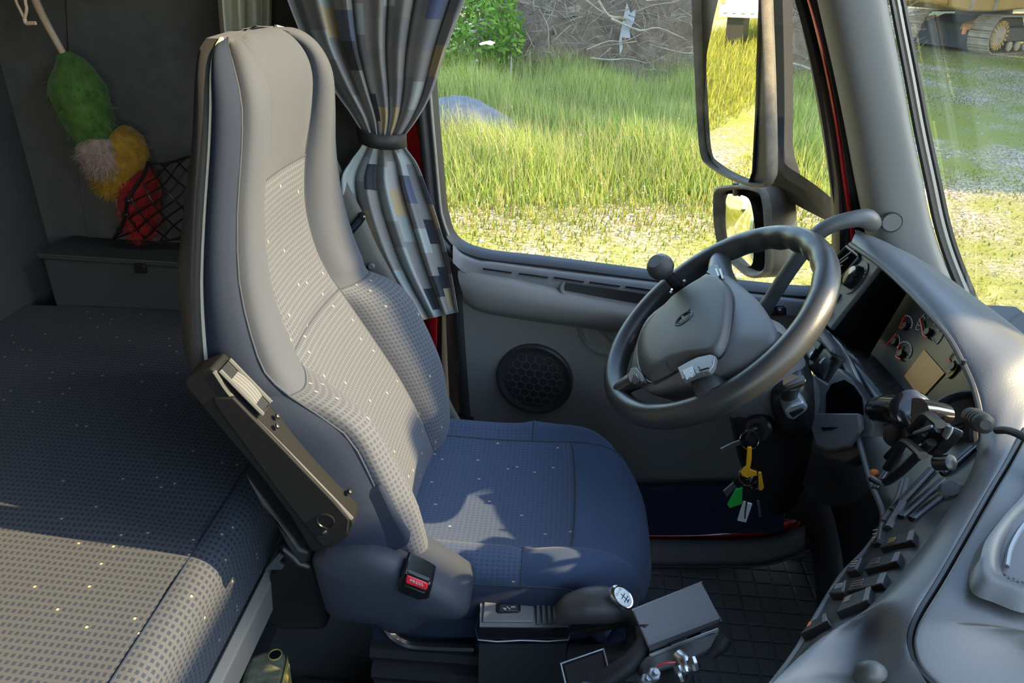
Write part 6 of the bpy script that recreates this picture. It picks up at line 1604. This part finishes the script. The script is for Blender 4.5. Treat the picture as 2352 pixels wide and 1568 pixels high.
# brush pile: twigs, branches, torn plastic
M['twig'] = mat('dead_wood', (0.11, 0.085, 0.06), 0.9, col2=(0.27, 0.23, 0.18), vscale=3)
M['soil'] = mat('dark_soil', (0.14, 0.10, 0.065), 0.95, var=0.4, vscale=4, bump=0.8, bscale=18)
rgb_ = np.random.default_rng(31)
bpile = empty('brush_pile', ground_at(1330, 215), 'grey-brown heap of dead branches and roots at the edge of the meadow', 'brush pile')
pb = ground_at(1350, 212)
V_, F_ = [], []
Gp_ = []
for i in range(40):
    r_ = []
    for j in range(14):
        x = pb[0] - 3.0 + i * 0.24; t = j / 13.0
        y = pb[1] - 0.2 + t * 3.2
        hh = 2.6 * math.sin(min(1, t * 1.15) * math.pi * 0.55) * (0.8 + 0.2 * math.sin(x * 1.7)) * min(1, (i / 5.0)) * min(1, (39 - i) / 5.0)
        r_.append((x, y + 0.2 * math.sin(x * 3), float(gh(x, y)) + hh + 0.12 * math.sin(x * 5 + y * 3)))
    Gp_.append(r_)
Gp_ = np.array(Gp_)
mk('soil_heap', Gp_.reshape(-1, 3), grid_faces(40, 14), M['soil'], bpile, ang=70)
tw_v, tw_f = [], []
for k in range(2600):
    x = pb[0] + rgb_.uniform(-3.2, 6.2); t = rgb_.uniform(0, 1)
    y = pb[1] - 0.3 + t * 2.6
    hh = 2.4 * math.sin(min(1, t * 1.15) * math.pi * 0.55)
    c_ = np.array([x, y - 0.1, float(gh(x, y)) + hh + rgb_.uniform(-0.1, 0.25)])
    d = nz(rgb_.normal(size=3) * [1, 0.5, 0.7]); L = rgb_.uniform(0.25, 1.1); w = rgb_.uniform(0.004, 0.013)
    s1 = nz(np.cross(d, [0.3, 0.2, 1])); s2 = np.cross(d, s1)
    b_ = nz(rgb_.normal(size=3)) * L * 0.15
    n0 = len(tw_v)
    for q in range(3):
        p_ = c_ + d * L * (q / 2 - .5) + (b_ if q == 1 else 0); ww = w * (1 - .35 * q)
        tw_v += [p_ + s1 * ww, p_ - s1 * ww * .5 + s2 * ww * .87, p_ - s1 * ww * .5 - s2 * ww * .87]
    for q in range(2):
        for r in range(3): tw_f.append((n0 + q * 3 + r, n0 + q * 3 + (r + 1) % 3, n0 + q * 3 + 3 + (r + 1) % 3, n0 + q * 3 + 3 + r))
o = mk('twigs', tw_v, tw_f, M['twig'], bpile, smooth=False); o['kind'] = 'stuff'
M['branch'] = mat('pale_branch', (0.26, 0.22, 0.17), 0.85, var=0.25, vscale=8)
for k, (pts_, r_) in enumerate([([(1180, 60), (1200, 95), (1206, 140), (1204, 200)], .025), ([(1300, 30), (1330, 20), (1370, 0), (1400, -20)], .10), ([(1560, 20), (1600, 45), (1640, 60)], .02), ([(1430, 60), (1400, 110), (1390, 140)], .02), ([(1170, 0), (1250, 20), (1290, 35)], .03), ([(1490, 60), (1530, 40), (1590, 30)], .025), ([(1270, 60), (1283, 110), (1280, 200)], .03), ([(1500, 90), (1540, 70), (1600, 80)], .02)]):
    D_ = (pb - CAM) @ FW
    tube('branch', [P(u, v, D=D_ * (1.0 + 0.02 * j)) for j, (u, v) in enumerate(pts_)], [r_, r_ * .8, r_ * .5], M['branch'], bpile, n=8)
for k in range(45):
    x = pb[0] + rgb_.uniform(-3.0, 6.0); t = rgb_.uniform(0, 1); y = pb[1] - 0.35 + t * 2.4
    c_ = np.array([x, y - 0.15, float(gh(x, y)) + 2.4 * math.sin(min(1, t * 1.15) * math.pi * 0.55) + rgb_.uniform(0, 0.3)])
    d = nz(rgb_.normal(size=3) * [1, 0.4, 0.6]) * rgb_.uniform(0.4, 1.0); r_ = rgb_.uniform(0.012, 0.03)
    tube('branch', [c_ - d, c_ - d * .3 + rgb_.normal(size=3) * 0.05, c_ + d * .3 + rgb_.normal(size=3) * 0.05, c_ + d], [r_, r_ * .8, r_ * .6, r_ * .3], M['branch'], bpile, n=6, step=3)
M['scrap'] = mat('torn_plastic', (0.20, 0.20, 0.19), 0.5)
D_ = (pb - CAM) @ FW * 0.97
scr = prism('torn_sheet', [P(u, v, D=D_) for u, v in ((1440, 5), (1448, 30), (1462, 20), (1456, 50), (1446, 70), (1448, 88), (1428, 86), (1430, 110), (1424, 128), (1422, 95), (1428, 60))], (0, 0.03, 0), M['scrap'], None, bevel=0.0)
tag(scr, 'torn grey plastic sheet hanging in the brush pile', 'plastic sheet')
wht = prism('white_scrap', [P(u, v, D=D_ * 0.9) for u, v in ((1100, 100), (1108, 97), (1122, 94), (1134, 99), (1128, 104), (1116, 101), (1104, 104))], (0.02, 0.1, 0), M['petal'], None, bevel=0.0)
tag(wht, 'scrap of white plastic lying behind the meadow grass', 'plastic scrap')

# leafy bush at the left of the window
def leaves(name, c_, rad, n, seed, col_a, col_b, size=0.05, flat=1.0):
    rg = np.random.default_rng(seed)
    d = rg.normal(size=(n, 3)); d /= np.linalg.norm(d, axis=1)[:, None]
    ctr = np.asarray(c_) + d * np.asarray(rad) * rg.uniform(0.45, 1.0, (n, 1)) ** 0.5
    a = rg.normal(size=(n, 3)); a /= np.linalg.norm(a, axis=1)[:, None]
    b = np.cross(a, rg.normal(size=(n, 3))); b /= np.linalg.norm(b, axis=1)[:, None]
    s = size * rg.uniform(0.6, 1.3, (n, 1))
    V = np.stack([ctr - a * s, ctr - b * s * .45, ctr + a * s, ctr + b * s * .45], 1).reshape(-1, 3)
    col = cols(rg, n, col_a, col_b)
    F = (np.arange(n)[:, None] * 4 + np.arange(4)[None]).tolist()
    me = bpy.data.meshes.new(name); me.from_pydata(V.tolist(), [], F)
    ca = me.color_attributes.new('Col', 'FLOAT_COLOR', 'POINT')
    ca.data.foreach_set('color', np.repeat(np.concatenate([col, np.ones((n, 1))], 1), 4, 0).ravel())
    me.materials.append(M['leaf'])
    return me
bs = ground_at(1060, 205)
bush = empty('leafy_bush', bs, 'leafy green bush growing beside the brush pile', 'bush')
me = leaves('foliage', (0, 0, 0), (1, 1, 1), 5200, 41, (0.07, 0.17, 0.02), (0.20, 0.34, 0.06), 0.055)
fo = bpy.data.objects.new('foliage', me); COL.objects.link(fo); fo.parent = bush; fo.location = (-0.25, 0.6, 0.95); fo.scale = (1.45, 1.1, 1.25); fo['kind'] = 'stuff'
for k in range(6):
    a = k * 1.05
    tube('stem', [bs + [-0.3, 0.6, 0], bs + [-0.3 + 0.4 * math.cos(a), 0.6 + 0.4 * math.sin(a), 0.8], bs + [-0.3 + 0.8 * math.cos(a), 0.6 + 0.7 * math.sin(a), 1.5]], [0.03, 0.02, 0.008], M['twig'], bush, n=6)

# row of trees beyond the yard: they throw the shade over the meadow
M['bark'] = mat('bark', (0.12, 0.10, 0.085), 0.9, bump=0.6, bscale=30)
def tree_meshes(seed):
    vv = []
    rg = np.random.default_rng(seed)
    return leaves('crown', (0, 0, 0), (1, 1, 1), 9000, seed, (0.05, 0.11, 0.015), (0.10, 0.19, 0.03), 0.075)
TREE_ROW = []
for r in range(2):
    for i in range(8):
        if r == 0 and i in (4, 5): continue
        TREE_ROW.append((17 + 6.5 * r + 0.7 * ((i * 13) % 3 - 1), 11.2 + 3.6 * i + 1.6 * r + 0.85 * r, 15.5 + 2.0 * ((i * 37 + r * 11) % 5) / 4 + 4.0 * r))
crown = tree_meshes(51)
trunk = None
for i, (x, y, h) in enumerate(TREE_ROW):
    z = float(gh(x, y))
    t = empty('yard_tree', (x, y, z), 'broad leafy tree in the row beyond the yard', 'tree', 'trees beyond the yard')
    if trunk is None:
        t0o = tube('trunk', [np.array([x, y, z - 0.2]), np.array([x + .05, y, z + 2.5]), np.array([x, y, z + 5.5])], [0.2, 0.15, 0.06], M['bark'], t, n=10); trunk = t0o.data
    else:
        o = bpy.data.objects.new('trunk', trunk); COL.objects.link(o); o.parent = t
    o = bpy.data.objects.new('crown', crown); COL.objects.link(o); o.parent = t; o.location = (0, 0, h * 0.52); o.scale = (1.78, 1.78, h * 0.48); o.rotation_euler = (0, 0, i * 1.3)

# own trailer behind the cab and a parked box beyond: what the mirrors show
M['white_panel'] = mat('white_panel', (0.80, 0.80, 0.78), 0.45)
M['grey_panel'] = mat('grey_box', (0.50, 0.52, 0.54), 0.5)
tl_ = empty('white_trailer', (-9, 0.4, -1.35), 'white box trailer hitched behind the cab', 'trailer')
slab('trailer_box', (-13.5, -0.85, -0.15), (-2.3, 1.60, 2.6), M['white_panel'], 0.02, tl_)
slab('side_skirt', (-13.0, 1.45, -0.95), (-3.0, 1.55, -0.2), M['black'], 0.02, tl_)
for x in (-12.2, -10.9, -9.6):
    lathe('trailer_wheel', (x, 1.30, -0.85), (0, 1, 0), [(0, 0.5), (0.28, 0.5), (0.3, 0.42), (0.27, 0.28), (0.24, 0.0)], M['rubber'], tl_, n=24)
pt = empty('parked_container', (-16, 6.2, -1.35), 'grey corrugated container parked behind on the verge', 'container')
slab('container_box', (-24, 5.6, -0.5), (-15.5, 8.0, 2.2), M['grey_panel'], 0.02, pt)
for k in range(11):
    slab('container_rib', (-15.5, 5.7 + 0.21 * k, -0.4), (-15.44, 5.8 + 0.21 * k, 2.1), M['grey_panel'], 0.01, pt)
for y in (5.75, 7.85): slab('marker_lamp', (-15.44, y, -0.2), (-15.41, y + 0.1, 0.1), M['orange'], 0.005, pt)
for y in (5.7, 7.5): slab('container_foot', (-16.2, y, -1.4), (-15.8, y + 0.4, -0.5), M['black'], 0.01, pt)
# red cab skin outside the door line
ck = struct(slab('wall_outside', (-1.6, 1.69, -0.9), (-0.30, 1.74, 1.9), M['red']), 'red outer skin of the cab behind the door')

LH0, LH1, LH2, LH3 = 3.07, 2.70, 3.02, 4.1
# added sun blocker ahead of the cab, out of view: stepped to shade the dashboard
lr = empty('sun_blocker', (4.6, 0.3, -1.35), 'added stepped grey block on wheels, out of view, shading the dashboard', 'sun blocker')
M['blocker'] = mat('grey_blocker', (0.30, 0.32, 0.34), 0.7)
slab('blocker_bed', (3.4, -1.7, -0.35), (6.6, 1.75, -0.1), M['black'], 0.02, lr)
slab('blocker_near', (3.5, -1.6, -0.1), (6.4, 0.50, LH0), M['blocker'], 0.03, lr)
slab('blocker_low', (3.5, 0.51, -0.1), (6.4, 0.76, LH1), M['blocker'], 0.03, lr)
slab('blocker_middle', (3.5, 0.77, -0.1), (6.4, 0.87, LH2), M['blocker'], 0.03, lr)
slab('blocker_tall', (3.5, 0.88, -0.1), (6.4, 1.5, LH3), M['blocker'], 0.03, lr)
for x in (4.0, 5.6):
    for y in (-1.6, 1.3):
        lathe('blocker_wheel', (x, y, -0.85), (0, 1, 0), [(0, 0.5), (0.35, 0.5), (0.37, 0.42), (0.34, 0.28), (0.32, 0.0)], M['rubber'], lr, n=24)
# ---------------------------------------------------------------- door mirrors
M['mirror'] = mat('mirror_silver', (0.92, 0.93, 0.92), 0.0, metal=1.0)
M['dusty'] = mat('dusty_black_housing', (0.035, 0.031, 0.026), 0.6, col2=(0.085, 0.072, 0.055), vscale=25, bump=0.3, bscale=400)
MY = 2.0
M['matt'] = mat('matt_black_arm', (0.03, 0.031, 0.034), 0.85, spec=0.1)
M['rimdust_lit'] = mat('dusty_rim_lit', (0.10, 0.085, 0.062), 0.7, col2=(0.20, 0.165, 0.115), vscale=30, bump=0.4, bscale=500)  # housing dust, lightened on the rims to stand for golden light on them
def mirror(name, label, out, gl_in, tgt, y0, depth, arm=None):
    root = empty(name, P(out[0][0], out[0][1], Y=y0), label, 'mirror')
    return root
# large main mirror.  glass faces back along the truck
wm = empty('main_mirror', P(1700, 425, Y=MY), 'tall dusty main door mirror reflecting the track behind', 'mirror')
gc = P(1675, 180, Y=MY)
r_ = nz((-0.94, 0.33, -0.17)); d_ = nz(gc - CAM)
MN = nz(r_ - d_)
def MP(u, v, l=0.0, n=MN, c=None): return PP(u, v, (gc if c is None else c) + n * l, n)
glassp = [(1700, -262), (1736, -268), (1742, 0), (1738, 120), (1734, 260), (1727, 395), (1718, 420), (1700, 416), (1660, 395), (1636, 370), (1624, 340), (1617, 250), (1624, 120), (1640, 40), (1652, -10)]
prism('mirror_glass', [MP(u, v) for u, v in glassp], -MN * 0.006, M['mirror'], wm, bevel=0.0)
outp = [(1598, -290), (1590, -200), (1588, -80), (1592, 0), (1598, 150), (1606, 300), (1613, 360), (1625, 378), (1660, 402), (1700, 420), (1735, 430), (1752, 430), (1764, 418), (1768, 380), (1764, 200), (1756, 0), (1750, -200), (1744, -290)]
O0 = np.array([MP(u, v, 0.012) for u, v in outp]); om = O0.mean(0)
gl0 = np.array([MP(u, v, 0.002) for u, v in glassp])
n_o = len(O0)
inner = om + (O0 - om) * np.array([0.955, 0.955, 0.985])
loft('housing_rim', [O0 - MN * 0.02, O0 + MN * 0.004, om + (O0 - om) * 0.975 + MN * 0.008, inner + MN * 0.0, inner - MN * 0.02], M['rimdust_lit'], wm, nu=4, ang=60)
loft('housing_back', [O0 - MN * 0.015, om + (O0 - om) * 0.97 - MN * 0.03, om + (O0 - om) * 0.85 - MN * 0.045, om + (O0 - om) * 0.4 - MN * 0.055], M['dusty'], wm, nu=3, ang=70)
prism('housing_floor', [q - MN * 0.022 for q in (om + (O0 - om) * 0.97)], -MN * 0.004, M['black'], wm, bevel=0)
# mounting arm: upright and lower bent arm to the cab
rows = []
for (u, v, w, y) in ((1752, -330, 54, 2.02), (1766, -80, 52, 2.02), (1770, 0, 50, 2.02), (1775, 120, 46, 2.02), (1778, 250, 44, 2.01), (1776, 340, 46, 1.99), (1768, 400, 70, 1.96)):
    rows.append([P(u, v, Y=y + 0.03), P(u, v, Y=y - 0.01), P(u + w * .5, v, Y=y - 0.02), P(u + w * .55, v, Y=y - 0.02), P(u + w, v, Y=y + 0.0), P(u + w, v, Y=y + 0.05)])
loft('upright_arm', rows, M['matt'], wm, nv=4, ang=30)
rows = []
for (u, v, u2, v2, y) in ((1784, 318, 1756, 432, 1.975), (1800, 372, 1800, 455, 1.93), (1840, 402, 1850, 482, 1.86), (1880, 430, 1900, 508, 1.78), (1925, 468, 1940, 536, 1.68), (1960, 498, 1970, 560, 1.58)):
    rows.append([P(u, v, Y=y + 0.06), P(u, v, Y=y), P(u * .6 + u2 * .4, v * .6 + v2 * .4, Y=y - 0.02), P(u2, v2, Y=y), P(u2, v2, Y=y + 0.06)])
loft('lower_arm', rows, M['dusty'], wm, nv=4, ang=30)
for u in (1690, 1741): tube('link_pin', [P(u, 420, Y=2.0), P(u, 448, Y=2.0)], 0.008, M['dusty'], wm, n=8, step=1)
# wide angle mirror below
wa = empty('wide_angle_mirror', P(1700, 640, Y=1.98), 'small dusty wide-angle mirror hanging below the main mirror', 'mirror')
gc2 = P(1690, 530, Y=1.98)
r2 = nz((-0.90, 0.42, -0.30)); MN2 = nz(r2 - nz(gc2 - CAM))
def M2(u, v, l=0.0): return PP(u, v, gc2 + MN2 * l, MN2)
gp2 = [(1665, 446), (1690, 446), (1714, 452), (1724, 466), (1731, 500), (1734, 540), (1731, 580), (1728, 605), (1716, 612), (1690, 598), (1668, 575), (1656, 555), (1651, 520), (1653, 480), (1658, 458)]
G2 = np.array([M2(u, v) for u, v in gp2]); g2m = G2.mean(0)
G2d = cr(G2, 3, True)
rows = [g2m + (G2d - g2m) * k + MN2 * (0.010 * (1 - k * k)) for k in (1.0, 0.75, 0.5, 0.25)] + [np.repeat((g2m + MN2 * 0.010)[None], len(G2d), 0)]
loft('mirror_glass', rows, M['mirror'], wa, cu=True, ang=90)
op2 = [(1655, 428), (1700, 424), (1735, 430), (1752, 440), (1760, 470), (1764, 530), (1766, 600), (1760, 628), (1742, 638), (1718, 634), (1690, 612), (1660, 580), (1648, 552), (1641, 500), (1641, 448), (1646, 434)]
O2 = np.array([M2(u, v, 0.014) for u, v in op2]); o2m = O2.mean(0); O2 = cr(O2, 3, True)
loft('housing_rim', [O2 - MN2 * 0.02, O2 + MN2 * 0.004, o2m + (O2 - o2m) * 0.95 + MN2 * 0.008, o2m + (O2 - o2m) * 0.90, o2m + (O2 - o2m) * 0.88 - MN2 * 0.022], M['rimdust_lit'], wa, cu=True, ang=60)
loft('housing_back', [O2 - MN2 * 0.015, o2m + (O2 - o2m) * 1.02 - MN2 * 0.05, o2m + (O2 - o2m) * 0.92 - MN2 * 0.10, o2m + (O2 - o2m) * 0.6 - MN2 * 0.13, np.repeat((o2m - MN2 * 0.135)[None], len(O2), 0)], M['dusty'], wa, cu=True, ang=70)

# ---------------------------------------------------------------- tracked excavator
M['digger'] = mat('weathered_yellow', (0.55, 0.34, 0.08), 0.65, col2=(0.40, 0.20, 0.06), vscale=1.4)
M['rust'] = mat('rusty_steel', (0.30, 0.23, 0.16), 0.85, col2=(0.46, 0.38, 0.30), vscale=5, bump=0.4, bscale=40)
M['greasy'] = mat('greasy_steel', (0.035, 0.038, 0.04), 0.7)
EC = P(2262, 128, D=21.0)
ex0 = nz(P(2352, 122, D=21.5) - P(2262, 128, D=21.0)); ex0[2] = 0; ex0 = nz(ex0)
EX = nz(np.array([0.82, 0.57, 0]))        # along the tracks, away to the right
EYv = np.array([-EX[1], EX[0], 0])        # across, to the far side
EZ = np.array([0, 0, 1.0])
def Ep(a, b, c): return EC + EX * a + EYv * b + EZ * c
exc = empty('excavator', Ep(1.5, 1.2, 0.0), 'rusty yellow tracked excavator standing on the yard', 'excavator')
R0, LT = 0.50, 3.4
def track(b0, w, n_vis):
    """shoe plates around the chain; sprocket centre at a=.45"""
    tr = box('track_frame', Ep(0.45 + LT / 2, b0 + w / 2, 0.52), EX * (LT / 2 - 0.1), EYv * (w * 0.28), EZ * 0.20, M['greasy'], exc, bevel=0.03)
    per = 2 * LT + 2 * math.pi * R0; pitch = 0.19; n = int(per / pitch)
    m0 = None
    for k in range(n):
        s = k * per / n
        if s < math.pi * R0: t = math.pi / 2 + s / R0; p_ = (0.45 + R0 * math.cos(t), 0.52 + R0 * math.sin(t)); ang = t
        elif s < math.pi * R0 + LT: q = s - math.pi * R0; p_ = (0.45 + q, 0.02); ang = -math.pi / 2
        elif s < 2 * math.pi * R0 + LT: t = -math.pi / 2 + (s - math.pi * R0 - LT) / R0; p_ = (0.45 + LT + R0 * math.cos(t), 0.52 + R0 * math.sin(t)); ang = t
        else: q = s - 2 * math.pi * R0 - LT; p_ = (0.45 + LT - q, 1.02); ang = math.pi / 2
        nrm = EX * math.cos(ang) + EZ * math.sin(ang); tan = -EX * math.sin(ang) + EZ * math.cos(ang)
        c_ = Ep(p_[0], b0 + w / 2, p_[1])
        if m0 is None:
            # plate profile with a grouser bar, in local axes (tangent, across, normal)
            pr = [(-.088, -.018), (.088, -.018), (.088, .012), (.075, .03), (.055, .012), (-.03, .008), (-.04, .028), (-.052, .008), (-.088, .008)]
            V = [(x, y, z) for y in (-w / 2, w / 2) for x, z in pr]; kk = len(pr)
            F = [tuple(range(kk)), tuple(range(2 * kk - 1, kk - 1, -1))] + [(i, (i + 1) % kk, kk + (i + 1) % kk, kk + i) for i in range(kk)]
            m0 = bpy.data.meshes.new('track_shoe'); m0.from_pydata(V, [], F); m0.materials.append(M['rust'])
        o = bpy.data.objects.new('track_shoe', m0); COL.objects.link(o); o.parent = exc
        c_l = c_ - WL[exc.name]
        o.matrix_local = Matrix(((tan[0], EYv[0], nrm[0], c_l[0]), (tan[1], EYv[1], nrm[1], c_l[1]), (tan[2], EYv[2], nrm[2], c_l[2]), (0, 0, 0, 1)))
    # sprocket with bolt ring on the near side
    sp_ = lathe('sprocket', Ep(0.45, b0 + 0.06, 0.52), -EYv, [(-0.1, 0.36), (0.02, 0.36), (0.04, 0.33), (0.06, 0.24), (0.08, 0.2), (0.08, 0)], M['rust'], exc, n=32)
    for k in range(18):
        t = k * 2 * math.pi / 18
        box('sprocket_tooth', Ep(0.45 + 0.33 * math.cos(t), b0 + 0.01, 0.52 + 0.33 * math.sin(t)), (EX * math.cos(t) + EZ * math.sin(t)) * 0.06, EYv * 0.03, (-EX * math.sin(t) + EZ * math.cos(t)) * 0.025, M['digger'], sp_, bevel=0.006)
    for k in range(6):
        lathe('track_roller', Ep(1.15 + 0.42 * k, b0 + 0.05, 0.22), -EYv, [(0, 0.13), (0.05, 0.13), (0.07, 0.09), (0.07, 0)], M['rust'], exc, n=18)
track(0.0, 0.62, 40)
track(2.1, 0.62, 40)
# undercarriage cross frame, upper structure
prism('undercarriage', [Ep(a, 0.62, c) for a, c in ((-0.35, 0.15), (0.1, 0.75), (0.9, 0.95), (2.6, 0.95), (3.0, 0.5), (2.6, 0.15), (0.6, 0.05))], EYv * 1.48, M['greasy'], exc, bevel=0.04)
prism('tie_beam', [Ep(a, 0.55, c) for a, c in ((-0.2, 0.62), (0.9, 0.85), (0.9, 0.98), (-0.1, 0.78))], EYv * 0.3, M['digger'], exc, bevel=0.03)
lathe('slew_ring', Ep(1.6, 1.3, 0.95), EZ, [(0, 0.75), (0.22, 0.75), (0.24, 0.6)], M['greasy'], exc, n=40)
bod = [(-2.4, 1.25), (-1.6, 1.16), (-0.4, 1.15), (0.8, 1.20), (1.8, 1.24), (3.6, 1.26), (3.8, 1.5), (3.8, 2.3), (-1.4, 2.4), (-2.4, 2.2), (-2.6, 1.6)]
ub = prism('upper_body', [Ep(a, -0.05, c) for a, c in bod], EYv * 2.8, M['digger'], exc, bevel=0.05)
for a in (-1.5, -0.35, 1.35):
    box('body_seam', Ep(a, -0.07, 1.7), EX * 0.05, EYv * 0.02, EZ * 0.52, M['rust'], ub, bevel=0.01)
prism('counterweight', [Ep(a, 0.0, c) for a, c in ((-3.2, 1.35), (-2.45, 1.25), (-2.45, 2.3), (-3.1, 2.2), (-3.35, 1.8))], EYv * 2.7, M['digger'], exc, bevel=0.08)
prism('cab_block', [Ep(a, -0.02, c) for a, c in ((1.9, 2.3), (3.6, 2.3), (3.5, 3.4), (2.0, 3.5))], EYv * 1.0, M['digger'], exc, bevel=0.05)
tube('boom', [Ep(3.6, 1.4, 2.0), Ep(5.5, 1.4, 4.2), Ep(8.0, 1.4, 3.6)], [0.3, 0.35, 0.2], M['digger'], exc, n=8)
box('amber_lamp', Ep(-0.42, 0.55, 0.62), EX * 0.05, EYv * 0.04, EZ * 0.10, M['orange'], exc, bevel=0.01)
